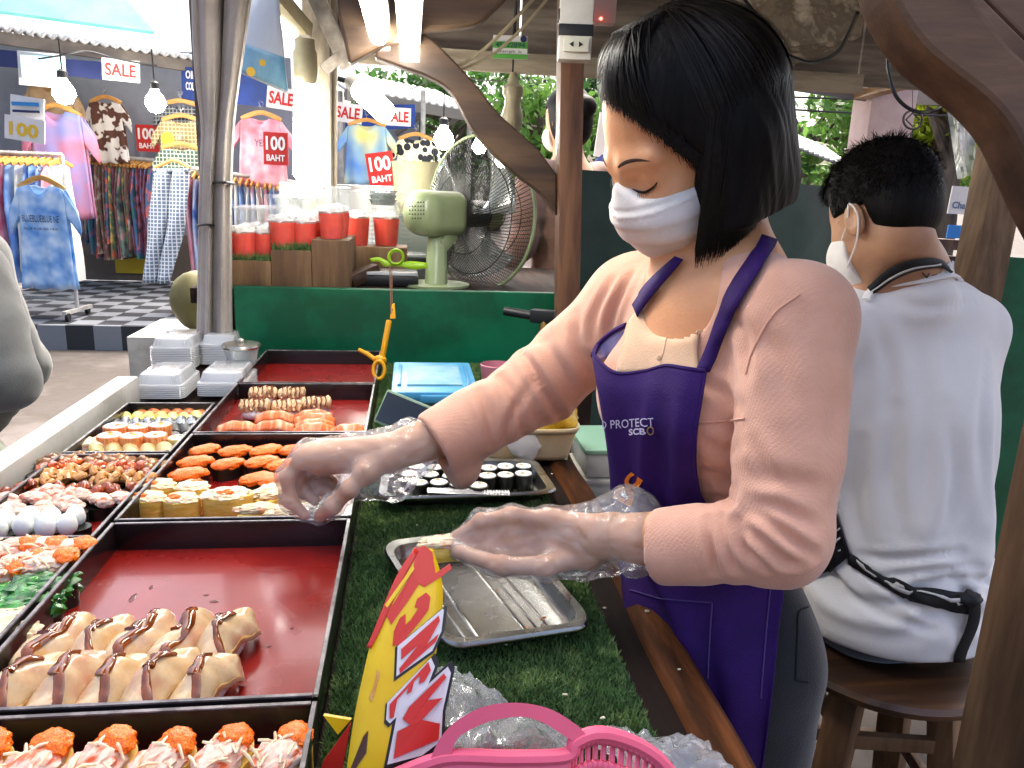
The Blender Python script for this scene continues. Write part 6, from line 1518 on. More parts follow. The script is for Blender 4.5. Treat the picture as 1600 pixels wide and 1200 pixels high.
# sticker sign under the roof
t = thing('sticker_sign', 'white and green number sticker on the boards behind the hanging plug', 'sign', P(797, 75, 2.44))
c = P(797, 74, 2.44); w, h = 54*2.44/1200, 34*2.44/1200
b = MB(); b.box(c, (w, .006, h), RB); b.build('card', m_signw, t, smooth=False)
m_sg = mat('sticker_green', '#4f9a3c', .6)
b = MB(); b.box(c-Fh*.004+ZZ*.006, (w*.99, .004, h*.27), RB); b.box(c-Fh*.004-ZZ*h*.40, (w*.99, .004, h*.2), RB); b.build('green_band', m_sg, t, smooth=False)
letters('lettering', '45122894', c-Fh*.0065+ZZ*.006, Rh, ZZ, h*.2, m_ink, t, 0, w*.85, .001); letters('lettering', 'Bangk k', c-Fh*.0045-ZZ*h*.2, Rh, ZZ, h*.14, m_ink, t, 0, w*.7, .001)
b = MB(); b.lathe([(.0, 0), (.010, 0), (.010, .002), (0, .002)], c+Rh*w*.38+ZZ*h*.36-Fh*.005, 14, axis=-Fh); b.build('emblem', m_navyb, t)
# cables
def cable(label, pts, r, m, n=40):
    b = MB(); b.tube(spline([P(*p) for p in pts], n), r, 6); o = b.build('cable', m); tag(o, label, 'cable')
cable('beige cable sagging from the roof past the fluorescent tubes', [(850, -20, 1.9), (800, 35, 1.92), (755, 78, 1.92), (712, 104, 1.92), (660, 108, 1.92), (625, 92, 1.9), (612, 70, 1.88), (606, 30, 1.85), (600, -30, 1.8)], .0045, m_oldp)
cable('second beige cable looping under the carved brace to the tubes', [(870, -20, 1.93), (815, 45, 1.95), (765, 88, 1.95), (715, 110, 1.95), (665, 112, 1.94), (630, 100, 1.92), (618, 84, 1.9), (610, 55, 1.88)], .004, m_oldp)
cable('black cable hanging behind the woman under the roof', [(1150, -20, 2.2), (1215, 70, 2.1), (1245, 92, 2.05), (1275, 97, 2.0), (1305, 84, 1.95), (1322, 60, 1.9), (1340, 20, 1.8)], .005, m_blk)
cable('black cable looping in front of the yellow tree', [(1387, 82, 1.5), (1388, 110, 1.5), (1400, 150, 1.5), (1425, 172, 1.5), (1455, 174, 1.48), (1490, 155, 1.4), (1520, 120, 1.3)], .0035, m_blk)
cable('thin grey wire strung past the lamp socket', [(640, 140, 2.6), (700, 118, 2.6), (760, 126, 2.6), (830, 122, 2.6)], .002, m_grey)
cable('upper black power line crossing the green trees', [(1180, 150, 6), (1350, 156, 6), (1540, 170, 6)], .008, m_blk)
cable('lower black power line crossing the green trees', [(1180, 168, 6), (1350, 177, 6), (1540, 182, 6)], .008, m_blk)
cable('black wire running along the clothes stall eave to the bulbs', [(60, 92, 6.0), (100, 86, 6.0), (135, 80, 6.1), (175, 90, 6.2), (215, 98, 6.2), (245, 102, 6.2)], .008, m_blk)
# hanging banner and wrapped post
t = thing('hanging_banner', 'blue and white printed banner hanging beside the wrapped post', 'banner', P(410, 140, 2.1))
A, B, C_, D = P(396, -30, 2.15), P(432, -30, 2.0), P(450, 146, 2.0), P(371, 113, 2.15)
b = MB(); b.sheet(lambda u, v: (A*(1-u)+B*u)*(1-v)+(D*(1-u)+C_*u)*v, 8, 12); b.build('sheet', mat('banner_print', '#c4ccd4', .5, c2='#b4bec9', vs=4), t, solid=.003)
b = MB(); b.sheet(lambda u, v: (A*(1-u)+B*u)*(.32-.30*v)+(D*(1-u)+C_*u)*(.68+.30*v)-Fh*.004, 8, 8); b.build('blue_band', mat('banner_bluep', '#4a86ac', .5, c2='#7fb0c4', vs=9, var=.9), t, solid=.001)
for (px, py, r_) in ((392, 112, .012), (410, 98, .009), (436, 80, .008)): b = MB(); b.lathe([(0, 0), (r_, 0), (r_, .001), (0, .001)], P(px, py, 2.05), 14, axis=-Fh); b.build('yellow_dot', mat('banner_yellow', '#c9a83c', .5), t)
# the canvas curtain bound round the corner post
t = thing('wrapped_post', 'corner post wrapped in grey canvas curtain tied with black cords', 'post', aty(335, 525, 2.1)*np.array([1, 1, 0]))
m_canvas = fabric('grey_canvas', '#a09890', '#8c847c', 0, .9, 9, .0012, 120)
q = aty(336, 400, 2.16); b = MB(); b.box((q[0], 2.17, 1.2), (.05, .05, 2.4)); b.build('post', W_grey, t, smooth=False)
def flap(lx, rx, y0, y1, ph, dd, name):
    L_, R_ = spline(lx, 40), spline(rx, 40); b = MB()
    def fn(u, v):
        i = int(round(v*39)); a_ = u*2*math.pi; l, r = L_[i], R_[i]; cx, hw = (l[0]+r[0])/2, (r[0]-l[0])/2; s = math.cos(a_)
        pl = .12*math.sin(4*a_+ph)+.08*math.sin(7*a_+2*ph+v*3); d_ = 2.10+dd+.045*math.sin(a_)*(1+2.0*pl)
        return aty(cx+hw*s*(1+.06*math.sin(9*a_+ph)), (l[1]+r[1])/2, d_)
    b.sheet(fn, 40, 40, closeu=True); b.build(name, m_canvas, t, auto=0)
flap([(299, -30), (301, 60), (306, 130), (314, 200), (311, 300), (309, 420), (307, 560)], [(345, -30), (346, 60), (346, 130), (342, 200), (336, 300), (334, 420), (333, 560)], 0, 1, .5, .0, 'curtain_fold')
flap([(352, -30), (348, 60), (345, 130), (338, 200), (334, 300), (333, 420), (332, 560)], [(396, -30), (384, 60), (374, 130), (366, 200), (362, 300), (362, 420), (363, 560)], 0, 1, 2.1, -.01, 'curtain_fold')
flap([(318, -30), (322, 60), (328, 130), (334, 160), (336, 200)], [(376, -30), (368, 60), (358, 130), (346, 160), (340, 200)], 0, 1, 3.3, .05, 'curtain_fold')
for (x0, x1, y0) in ((333, 363, 287), (310, 333, 353)):
    b = MB(); b.tube([aty((x0+x1)/2+(x1-x0)*.56*math.cos(a_), y0+2*math.sin(a_), 2.10+.075*math.sin(a_)) for a_ in np.linspace(0, 2*math.pi, 20)[:-1]], .003, 6, closed=True); b.build('cord', m_blk, t)

# ================================================================== fan
m_fan = mat('fan_green', '#8b9870', .35, c2='#828f68', vs=5, coat=.15); m_wireb = mat('fan_wire', '#23231f', .4, metal=.4)
fa = (Rh*.68+Fh*.73); fa /= np.linalg.norm(fa); fu = nrm(ZZ-fa*(ZZ@fa)); fr_ = np.cross(fa, fu); FC = P(748, 334, 2.36); RF_ = .232
fan = thing('electric_fan', 'sage green electric fan with dark wire cage behind the green panel', 'fan', P(684, 455, 2.22))
def fp(r, a_, z): return FC+(fr_*math.cos(a_)+fu*math.sin(a_))*r+fa*z
b = MB()
for k in range(112):
    a_ = 2*math.pi*k/112; b.tube([fp(.05+(RF_-.05)*s, a_+.30*s, -.085*(1-s**2.2)) for s in np.linspace(0, 1, 7)], .0011, 4, caps=False)
for r_, z in ((.05, -.085), (.12, -.070), (.18, -.042)): b.tube([fp(r_, a_, z) for a_ in np.linspace(0, 2*math.pi, 48)[:-1]], .0017, 5, closed=True)
b.build('rear_guard', m_wireb, fan)
b = MB()
for k in range(112):
    a_ = 2*math.pi*k/112; b.tube([fp(.045+(RF_-.045)*s, a_-.30*s, .07*(1-s**2.4)) for s in np.linspace(0, 1, 6)], .0011, 4, caps=False)
for r_, z in ((.045, .07), (.13, .052)): b.tube([fp(r_, a_, z) for a_ in np.linspace(0, 2*math.pi, 48)[:-1]], .0017, 5, closed=True)
b.build('front_guard', m_wireb, fan)
b = MB(); b.tube([fp(RF_, a_, 0) for a_ in np.linspace(0, 2*math.pi, 64)[:-1]], .0055, 8, closed=True); b.build('rim', m_fan, fan)
b = MB(); b.lathe([(0, .06), (.042, .06), (.046, .066), (0, .072)], FC, 24, axis=fa); b.build('badge', m_fan, fan)
for k in range(3):
    a0 = k*2*math.pi/3+.5; b = MB()
    b.sheet(lambda u, v, a0=a0: fp(.03+.165*u, a0+(v-.5)*(.9+.5*u)+.25*u, -.02+.035*(v-.5)*2*(1-.3*u)), 10, 8); b.build('blade', film('smoked_blade', (.25, .27, .25), .45, .2, .0, 5), fan, solid=.002)
b = MB(); b.lathe([(0, -.04), (.04, -.04), (.04, .02), (0, .03)], FC, 20, axis=fa); b.build('hub', m_blk, fan)
f = Field(FC-.30, FC+.10, .0045); RM = np.stack([fa, fr_, fu], 1)
mc0, mc1 = FC-fa*.105, FC-fa*.225
f.rbox(FC-fa*.165, (.078, .062, .064), .036, RM, .01); f.ell(FC-fa*.235, (.040, .056, .056), RM, .03)
mo = mk(f, 'motor_housing', m_fan, fan, 2)
bm_ = bvh_of(mo)
for j in range(5):
    for i in range(6):
        if (j == 0 and i in (1, 2)) or (j == 4 and i in (0, 5)): continue
        q = hit(bm_, 640+i*4.4, 316+j*6.2, .0002)
        if q is not None: b = MB(); b.blob(q, (.0045, .0045, .0045), i, 0, sub=1); b.build('vent_hole', m_blk, mo)
b = MB(); nk0 = P(690, 352, 2.26); b.bar(P(704, 362, 2.27), P(684, 385, 2.24), .05, .045, bev=.01); b.build('neck', m_fan, fan)
sb_ = P(681, 458, 2.24); st_ = P(683, 372, 2.24); b = MB(); b.tube([np.array([sb_[0], sb_[1], ZS]), st_-ZZ*.02, st_, st_+ZZ*.01], [.034, .029, .027, .016], 18); b.build('stand', m_fan, fan)
b = MB(); b.lathe([(.0, 0), (.10, 0), (.10, .006), (.05, .012), (.034, .014), (0, .014)], (sb_[0], sb_[1]+.04, ZS), 32); b.build('base', m_fan, fan)

# ================================================================== drinks on the shelf
W_box = wood('box_wood', '#4f3a28', '#7a5f42', '#63492f', 'z', 22, .7)
m_drink = mat('red_drink', '#f03c06', .15, c2='#dc2402', vs=20, sss=.2); m_cup = film('cup_plastic', (.95, .95, .95), .94, .1, .001, 30, .5, fres=.5); m_foam = mat('ice', '#e4e2df', .35, c2='#c9c6c2', vs=40, bump=.004, bs=60)
YB = 2.115; tops = []
stp = thing('drinks_stand', 'stepped wooden box stand with turf on the lower steps', 'display stand', aty(470, 447, YB))
for k, (x0, x1, y0, y1) in enumerate(((361, 424, 408, 449), (424, 487, 392, 449), (487, 546, 376, 449))):
    a_, c = aty(x0, y1, YB), aty(x1, y0, YB); dpt = .26; z0, z1 = ZS+.001, c[2]
    b = MB(); b.box(((a_[0]+c[0])/2, YB+dpt/2, (z0+z1)/2), (c[0]-a_[0]-.003, dpt, z1-z0), bev=.003); b.build('step', W_box, stp); tops.append((a_[0], c[0], z1))
    if k < 2:
        rs = np.random.RandomState(k); n = 2600; x = rs.uniform(a_[0]+.003, c[0]-.003, n); y = rs.uniform(YB+.002, YB+dpt-.01, n); h_ = rs.uniform(.012, .026, n); c0 = np.stack([x, y, np.full(n, z1)], 1); ag = rs.uniform(0, 6.28, n); dx = np.stack([np.cos(ag), np.sin(ag), 0*ag], 1)*.0014; ln = rs.uniform(-.014, .014, (n, 2))
        o = np_mesh('turf', np.stack([c0-dx, c0+dx, c0+np.concatenate([ln, h_[:, None]], 1)], 1).reshape(-1, 3), np.arange(3*n).reshape(-1, 3), m_blade, stp, smooth=False); o['kind'] = 'stuff'
def drink(r0=.034, r1=.046, h=.155):
    t = thing('drink_cup', '', ''); b = MB(); b.lathe([(r0, .001), (r0+(r1-r0)*.6, h*.52), (r0+(r1-r0)*.60, h*.53), (0, h*.53)], n=24); b.build('drink', m_drink, t)
    b = MB(); b.blob((0, 0, h*.57), (r1*1.75, r1*1.75, .034), 3, .25, 2.5, 3); b.build('ice', m_foam, t)
    b = MB(); b.lathe([(r0*1.03, 0), (r0+(r1-r0)*.6+.0012, h*.6), (r1, h), (r1+.003, h), (r1+.003, h+.004), (r1-.001, h+.004)], n=28); b.build('cup', m_cup, t)
    b = MB(); b.lathe([(r1+.004, h+.002), (r1+.004, h+.008), (r1*.9, h+.010), (0, h+.010)], n=28); b.build('lid', m_cup, t)
    return t
pd = drink(.029, .039, .128); sp = []
(x0, x1, z1), (x2, x3, z2), (x4, x5, z3) = tops
for (xa, xb, z, nx) in ((x4, x5, z3, 1), (x2, x3, z2, 2), (x0, x1, z1, 2)):
    for i in range(nx):
        for j in range(3): sp.append((xa+(xb-xa)*((i+.5)/nx)+.008*(j % 2), YB+.045+.083*j+.02*(i % 2), 0, z+.001))
stand('d', [pd], sp, 'clear cup of bright red iced drink on the stepped stand', 'drink', 'red drinks on the stepped stand', sc=.02)
sp = [(x0-.045+.0*k, YB+.06+.095*k, 0, ZS+.001) for k in range(2)]+[(x1+.02+.09*k, YB+.32+.03*(k % 2), 0, ZS+.10) for k in range(4)]
pr = [drink()]
stand('d', pr, sp[2:], 'clear cup of red iced drink in the row behind the stepped stand', 'drink', 'red drinks behind the stand', sc=.02)
b = MB(); b.box((x1+.155, YB+.345, ZS+.0500), (.40, .14, .098), bev=.003); o = b.build('crate', W_box); tag(o, 'low wooden crate behind the stepped stand carrying drinks', 'crate')
b = MB(); b.bar(aty(545, 440, YB+.10), aty(590, 420, YB+.16), .04, .04, bev=.015); o = b.build('rolling_pin', W_dark); tag(o, 'dark wooden stick poking out beside the stepped stand', 'stick')
def cupstack(px, py0, py1, d, r, n, m, label, dark=None):
    b0, t0 = P(px, py1, d), P(px, py0, d); t = thing('cup_stack', label, 'cups', b0); H_ = t0[2]-b0[2]
    for k in range(n):
        z = b0+ZZ*(H_*k/n); b = MB(); b.lathe([(r*.8, 0), (r*.98, H_/n*1.2), (r*1.05, H_/n*1.2), (r*1.05, H_/n*1.35)], z, 18); b.build('cup', m if (dark is None or k < dark) else m_drk, t)
    return t
m_drk = mat('dark_lid', '#2a3a38', .4)
cupstack(599, 300, 408, 2.55, .045, 16, m_cup, 'tall stack of clear plastic cups topped by dark lids', 13)
cupstack(634, 318, 400, 2.7, .05, 12, m_cup, 'shorter stack of clear cups beside the cream tub')
b = MB(); b.lathe([(.0, 0), (.07, 0), (.085, .17), (.088, .18), (.0, .18)], P(650, 335, 2.75), 24); o = b.build('tub', mat('cream_tub', '#cfc6a0', .5, c2='#c2b88c', vs=12)); tag(o, 'large cream coloured tub behind the fan motor', 'tub')
b = MB(); b.box(P(650, 420, 2.75)*np.array([1, 1, 0])+ZZ*((ZS+P(650, 335, 2.75)[2])/2), (.20, .16, P(650, 335, 2.75)[2]-ZS-.002), bev=.006); o = b.build('storage_box', mat('pale_box', '#b9c9bf', .45, c2='#a8bab0', vs=5)); tag(o, 'pale mint box under the cream tub', 'box')
b = MB(); b.box(P(527, 300, 2.75)*np.array([1, 1, 0])+ZZ*(ZS+.14), (.40, .02, .28), bev=.004); o = b.build('menu_board', m_signw); tag(o, 'white board standing behind the red drinks', 'board')
# food boxes with black bases and clear lids on the shelf
for (px, py, d, lb) in ((612, 440, 2.25, 'black food box with clear lid under the lime green hook'), (628, 424, 2.45, 'black food box with pale lid behind the other food box')):
    c = P(px, py, d); c[2] = ZS if py > 430 else ZS+.035; t = thing('food_box', lb, 'food box', c)
    b = MB(); b.box(c+ZZ*.016, (.155, .11, .030), bev=.008); b.build('base', m_blk, t); b = MB(); b.box(c+ZZ*.0365, (.15, .105, .010), bev=.004); b.build('lid', film('box_lid', (.8, .82, .85), .45, .15, .001, 30), t)
b = MB(); c = P(628, 424, 2.45); b.box((c[0], c[1], ZS+.017), (.15, .10, .033), bev=.004); o = b.build('food_box', m_grey); tag(o, 'plain grey food box at the bottom of the pile behind the panel', 'food box')
# lime green hook plate
ol = spline([(578, 408), (590, 404), (600, 408), (608, 396), (618, 390), (628, 392), (634, 402), (645, 410), (668, 412), (668, 420), (645, 421), (625, 414), (608, 413), (600, 418), (588, 410)], 44)
t = thing('green_hanger', 'lime green plastic hanger plate with a round hole above the green panel', 'hanger', P(620, 420, 2.2))
up_ = spline([(578, 404), (592, 402), (602, 406), (612, 410), (628, 410), (642, 408), (668, 411)], 24); lo_ = spline([(580, 409), (592, 409), (600, 416), (612, 416), (626, 417), (645, 421), (668, 419)], 24)
m_lime = mat('lime_plastic', '#8fb81c', .35); b = MB(); b.sheet(lambda u, v: P(*(up_[int(round(u*23))]*(1-v)+lo_[int(round(u*23))]*v), 2.18), 24, 3); b.build('plate', m_lime, t, solid=.006)
b = MB(); b.tube([P(619+11.0*math.cos(a_), 402+11.0*math.sin(a_), 2.178) for a_ in np.linspace(0, 2*math.pi, 24)[:-1]], .0085, 8, closed=True, flat=.5); b.build('ring', m_lime, t)

# ================================================================== things on the counter
# yellow sign clip gripping the tray
t = thing('sign_clip', 'yellow plastic sign clip gripping the corner of the empty tray', 'clip', P(592, 588, 1.72)); m_yclip = mat('yellow_plastic', '#e0a008', .35, c2='#cf9206', vs=10)
D_ = 1.76
b = MB(); b.bar(P(597, 560, D_), P(608, 500, D_), .012, .009, bev=.003); b.build('arm', m_yclip, t)
b = MB(); b.tube([P(592+9*math.cos(a_), 578+14*math.sin(a_), D_-.01) for a_ in np.linspace(0, 2*math.pi, 22)[:-1]], .0042, 8, closed=True); b.build('ring', m_yclip, t)
b = MB(); b.tube([P(x, y, D_) for x, y in ((597, 560), (585, 561), (574, 553), (560, 546))], [.007, .006, .0055, .0045], 8); b.blob(P(594, 562, D_), (.03, .018, .022), 1, .1); b.build('grip_lever', m_yclip, t)
b = MB(); b.prism([P(609, 498, D_), P(618, 498, D_), P(616, 474, D_), P(612, 476, D_)], Fh*.008); b.build('jaw', m_yclip, t, smooth=False, bevel=.001)
b = MB(); b.cyl(P(611, 490, D_), P(609, 414, D_+.02), .0016, n=6); b.cyl(P(613, 486, D_), P(612, 420, D_+.02), .0014, n=6); b.build('wire', mat('copper_wire', '#6d4a38', .5), t)
# blue lidded box, phone, white tub with yellow bag
m_bluep = mat('blue_plastic', '#4a9ac4', .4, c2='#3f8cb5', vs=6, rvar=.1); m_bluec = film('blue_clear', (.35, .55, .68), .35, .25, .001, 20)
t = thing('storage_box', 'translucent blue storage box with lid at the end of the turf', 'storage box', atz(668, 660, ZT))
c = atz(672, 640, ZT); c = np.array([.047, 1.50, ZT+.007]); b = MB(); b.box(c+ZZ*.036, (.145, .225, .072), bev=.012); b.build('body', mat('blue_body', '#5a8fae', .35, c2='#4f829f', vs=8, trans=.25), t)
b = MB(); b.box(c+ZZ*.081, (.163, .255, .020), bev=.006); b.build('lid', m_bluep, t)
b = MB(); b.box(c+ZZ*.0925, (.105, .165, .004), bev=.001); b.build('lid_panel', mat('worn_blue', '#5f95ac', .6, c2='#84a8b0', vs=20, var=.7), t)
for s in (-1, 1): b = MB(); b.box(c+np.array([s*.067, 0, .0925]), (.007, .17, .005), bev=.001); b.build('lid_groove', mat('blue_dark', '#2f7aa5', .4), t)
b = MB(); b.box(c+np.array([.0, -.130, .078]), (.055, .007, .014), bev=.002); b.build('latch', m_bluep, t)
t = thing('phone', 'dark phone in a pale green case leaning on the blue box', 'phone', P(640, 655, 1.45))
pa, pb, pc = P(606, 642, 1.38), P(622, 622, 1.38), P(668, 668, 1.35); ux = nrm(pc-pa); uy = nrm(pb-pa-ux*((pb-pa)@ux)); un = np.cross(ux, uy); RPh = np.stack([ux, uy, un], 1); c = P(640, 652, 1.37)
b = MB(); b.box(c, (.125, .064, .010), RPh, .004); b.build('case', mat('case_green', '#7d957a', .5), t)
sgn = -1 if (un@CF) > 0 else 1
b = MB(); b.box(c+un*sgn*.0058, (.116, .055, .002), RPh, .0008); b.build('screen', mat('phone_glass', '#0a0f10', .08, coat=.5), t)
t = thing('plastic_tub', 'cloudy white plastic tub with yellow bag of filling behind the maki tray', 'tub', atz(820, 735, ZT))
m_cloud = mat('cloudy_plastic', '#d6cfb4', .4, c2='#cbb98a', vs=8, var=.8, sss=.2, trans=.1)
c = np.array([.205, 1.305, ZT+.006]); b = MB()
b.sheet(lambda u, v: c+np.array([(.074+.014*v)*np.sign(math.cos(u*6.2832))*abs(math.cos(u*6.2832))**.35, (.055+.01*v)*np.sign(math.sin(u*6.2832))*abs(math.sin(u*6.2832))**.35, .002+.056*v]), 48, 8, closeu=True)
b.box(c+ZZ*.004, (.14, .10, .006)); b.build('tub', m_cloud, t, solid=.002)
b = MB(); b.sheet(lambda u, v: c+np.array([(.088+.003*v)*np.sign(math.cos(u*6.2832))*abs(math.cos(u*6.2832))**.35, (.066+.003*v)*np.sign(math.sin(u*6.2832))*abs(math.sin(u*6.2832))**.35, .052+.010*v]), 48, 2, closeu=True); b.build('rim', m_cloud, t, solid=.003)
b = MB(); b.blob(c+ZZ*.072+np.array([.022, 0, 0]), (.135, .11, .11), 5, .16, 3, 4); b.build('yellow_bag', mat('yellow_bag', '#d9a814', .2, c2='#e8c040', vs=30, bump=.006, bs=35, coat=.6), t)
b = MB(); b.blob(c+np.array([-.01, -.066, .032]), (.05, .006, .05), 3, .3, 2, 3); b.build('white_patch', mat('tub_smear', '#d8d8d2', .6), t)
# maki tray
m_steel = mat('brushed_steel', '#9a9a96', .28, metal=1, c2='#8a8a86', vs=20, rvar=.08, bump=.0002, bs=200)
def steel_tray(label, corners, hgt, ridges=False, z0=ZT+.008, group=None):
    cs_ = [V3(q) for q in corners]; c = sum(cs_)/4; t = thing('steel_tray', label, 'tray', (c[0], c[1], z0), group)
    def rr(s, z, n=10, rad=.16):
        out = []
        for k in range(4):
            p, a_, bb = cs_[k], cs_[k-1], cs_[(k+1) % 4]
            for i in range(n+1):
                w = i/n; q = p*(1-rad)+a_*rad; e = p*(1-rad)+bb*rad; q2 = q*(1-w)**2+2*p*w*(1-w)+e*w*w; out.append(c+(q2-c)*s)
        return [np.array([q[0], q[1], z]) for q in out]
    loops_ = [rr(.82, z0+.001), rr(.86, z0+.004), rr(.90, z0+hgt), rr(.985, z0+hgt+.0015), rr(1.0, z0+hgt-.001), rr(1.0, z0+hgt-.004)]; n = len(loops_[0]); v = [p for l in loops_ for p in l]
    f_ = [(i*n+k, i*n+(k+1) % n, (i+1)*n+(k+1) % n, (i+1)*n+k) for i in range(len(loops_)-1) for k in range(n)]+[tuple(range(n))[::-1]]
    b = MB(); b.add(v, f_); b.build('pan', m_steel, t, solid=.0012)
    if ridges:
        ex, ey = cs_[1]-cs_[0], cs_[3]-cs_[0]; o0 = cs_[0]; pt = lambda u, w: o0+ex*u+ey*w+ZZ*(z0+.0014-o0[2])
        for pl in ([(.30, .12), (.62, .12), (.62, .80), (.30, .80)],): b = MB(); b.tube([pt(*q) for q in pl], .0032, 8, closed=True, flat=.4); b.build('ridge', m_steel, t)
        for u in (.22, .70, .78): b = MB(); b.tube([pt(u, .10), pt(u, .88)], .0024, 8, flat=.4); b.build('ridge', m_steel, t)
    return t
mkc = [np.array([q[0], q[1], 0]) for q in (atz(588, 782, ZT+.024), atz(874, 772, ZT+.024), atz(838, 720, ZT+.024), atz(600, 718, ZT+.024))]
steel_tray('steel tray lined with small black seaweed rolls', mkc, .018)
pr = [roll(s, .0145, .024, m_nori, m_rice, [mat('beige_filling', '#c9a878', .5)], 'maki_roll') for s in (101, 102, 103)]
sp = [(q[0], q[1]) for q in [atz(px, py, ZT+.035) for px, py in ((655, 753), (686, 753), (717, 756), (748, 758), (640, 740), (672, 741), (704, 742), (733, 742), (762, 743), (790, 741), (818, 740), (651, 729), (680, 729), (735, 730), (764, 731), (790, 729), (818, 727), (708, 729))]]
stand('k', pr, sp, 'small black seaweed roll with white rice in the steel tray', 'sushi', 'small maki rolls in the steel tray', z=ZT+.0105, jit=3, sc=.04)
b = MB(); za = ZT+.030
for s in (-1, 1): b.tube([atz(x, y+s*2, za) for x, y in ((668, 766), (700, 767), (740, 768), (770, 770), (796, 771))], [.004, .006, .005, .004, .003], 8, flat=.4)
for k in range(9): b.box(atz(758+k*4.6, 770, za+.003), (.002, .012, .004))
o = b.build('tongs', film('clear_tongs', (.8, .8, .8), .45, .1, .0, 10)); tag(o, 'clear plastic tongs lying along the maki tray edge', 'tongs')
# empty ridged tray
zt_ = ZT+.026
ec = [np.array([q[0], q[1], 0]) for q in (atz(694, 1014, zt_), atz(934, 978, zt_), atz(800, 822, zt_), atz(592, 848, zt_))]
steel_tray('empty ridged steel tray in front of the woman', ec, .018, True)
b = MB(); 
for px, py in ((846, 968), (824, 980), (775, 922), (850, 965)): b.blob(atz(px, py, ZT+.012), (.004, .003, .0015), px, .3, sub=1)
o = b.build('roe_crumbs', m_roe); tag(o, 'tiny orange crumbs left on the empty ridged tray', 'crumbs', kind='stuff')
# plastic tubs and tray on the ledge by the apron
b = MB(); b.box((.36, 1.42, .40), (.16, .40, .80)); o = b.build('side_cabinet', W_dark, smooth=False); tag(o, 'dark wooden side cabinet beside the counter behind the woman', 'cabinet')
for k, (z, lb, lm) in enumerate(((.802, 'clear food tub at the bottom of the stack by the apron', m_plas), (.862, 'clear food tub with green lid stacked on another tub', mat('green_lid', '#7fa890', .45)))):
    c = np.array([.385, 1.40, z]); t = thing('food_tub', lb, 'tub', c); b = MB(); b.box(c+ZZ*.025, (.115, .15, .048), bev=.01); b.build('tub', film('tub_clear', (.75, .78, .72), .4, .25, .001, 20), t); b = MB(); b.box(c+ZZ*.054, (.125, .16, .010), bev=.004); b.build('lid', lm, t)
lc = [np.array([q[0], q[1], 0]) for q in (atz(905, 720, .82), atz(985, 745, .82), atz(985, 690, .82), atz(915, 690, .82))]
steel_tray('small steel tray beside the apron below the stacked tubs', [(.30, 1.18, 0), (.43, 1.18, 0), (.43, 1.31, 0), (.30, 1.31, 0)], .016, z0=.802)
# pink thing and blow torch behind the arm
b = MB(); b.lathe([(0, .001), (.030, .001), (.038, .062), (.036, .064), (.028, .01), (0, .008)], np.array([.20, 1.74, ZT+.006]), 20); o = b.build('pink_cup', mat('pink_plastic', '#b5727f', .4)); tag(o, 'dull pink plastic cup behind the outstretched sleeve', 'cup')
t = thing('blow_torch', 'black kitchen blow torch with brass neck in front of the wooden post', 'blow torch', P(850, 560, 1.82))
b = MB(); b.cyl(P(788, 486, 1.84), P(836, 494, 1.82), .0105, n=14); b.build('nozzle', m_blk, t); b = MB(); b.bar(P(830, 493, 1.82), P(868, 496, 1.80), .026, .032, bev=.005); b.build('head', m_blk, t)
b = MB(); b.cyl(P(852, 500, 1.81), P(848, 528, 1.81), .012, n=12); b.build('neck', mat('brass', '#8a6a3a', .35, metal=1), t); b = MB(); q = P(846, 528, 1.81); b.lathe([(.012, 0), (.030, -.02), (.033, -.035), (.033, -(q[2]-ZT-.008)), (0, -(q[2]-ZT-.008))], q, 20); b.build('gas_can', mat('can_dark', '#3a2a20', .4, metal=.3), t)
# clear clamshell boxes piled by the rail
m_clam = film('clamshell', (.96, .97, .98), .58, .12, .0005, 40, .6, fres=1.6)
def clam_pile(px0, px1, pyb, n, z0, dpt, label, taper=.012, h=.058):
    a_, c = atz(px0, pyb, z0), atz(px1, pyb, z0); cx, w = (a_[0]+c[0])/2, c[0]-a_[0]; y0 = (a_[1]+c[1])/2; t = thing('clamshell_pile', label, 'plastic boxes', (cx, y0+dpt/2, z0), 'clear plastic box piles'); N_ = 96
    def ring(z, s, rib, inset): 
        out = []
        for k in range(N_):
            a = 2*math.pi*(k+.5)/N_; ex = .22; x = np.sign(math.cos(a))*abs(math.cos(a))**ex; y = np.sign(math.sin(a))*abs(math.sin(a))**ex; r_ = 1+(rib if k % 2 else 0); out.append((cx+(w/2-inset)*x*r_, y0+dpt/2+(dpt/2-inset)*y*r_, z))
        return out
    for k in range(n):
        z = z0+.004+k*(.0045); lv = [ring(z, 1, 0, 0), ring(z+.002, 1, 0, .001), ring(z+.003, 1, -.012, .006), ring(z+.022, 1, -.016, taper), ring(z+.024, 1, 0, taper+.004)]
        b = MB(); b.add([p for l in lv for p in l], [(i*N_+q, i*N_+(q+1) % N_, (i+1)*N_+(q+1) % N_, (i+1)*N_+q) for i in range(4) for q in range(N_)]+[tuple(4*N_+q for q in range(N_))]); b.build('box', m_clam, t)
    return t
zc = ZT+.001
clam_pile(206, 288, 626, 7, zc, .15, 'pile of clear ribbed plastic boxes in front, beside the white rail', h=.05)
clam_pile(305, 385, 622, 7, zc, .15, 'pile of clear ribbed plastic boxes in front, beside the empty tray')
clam_pile(232, 305, 578, 12, zc, .16, 'taller pile of clear plastic boxes behind, beside the white rail')
clam_pile(310, 372, 572, 12, zc, .16, 'taller pile of clear plastic boxes behind, below the wrapped post')
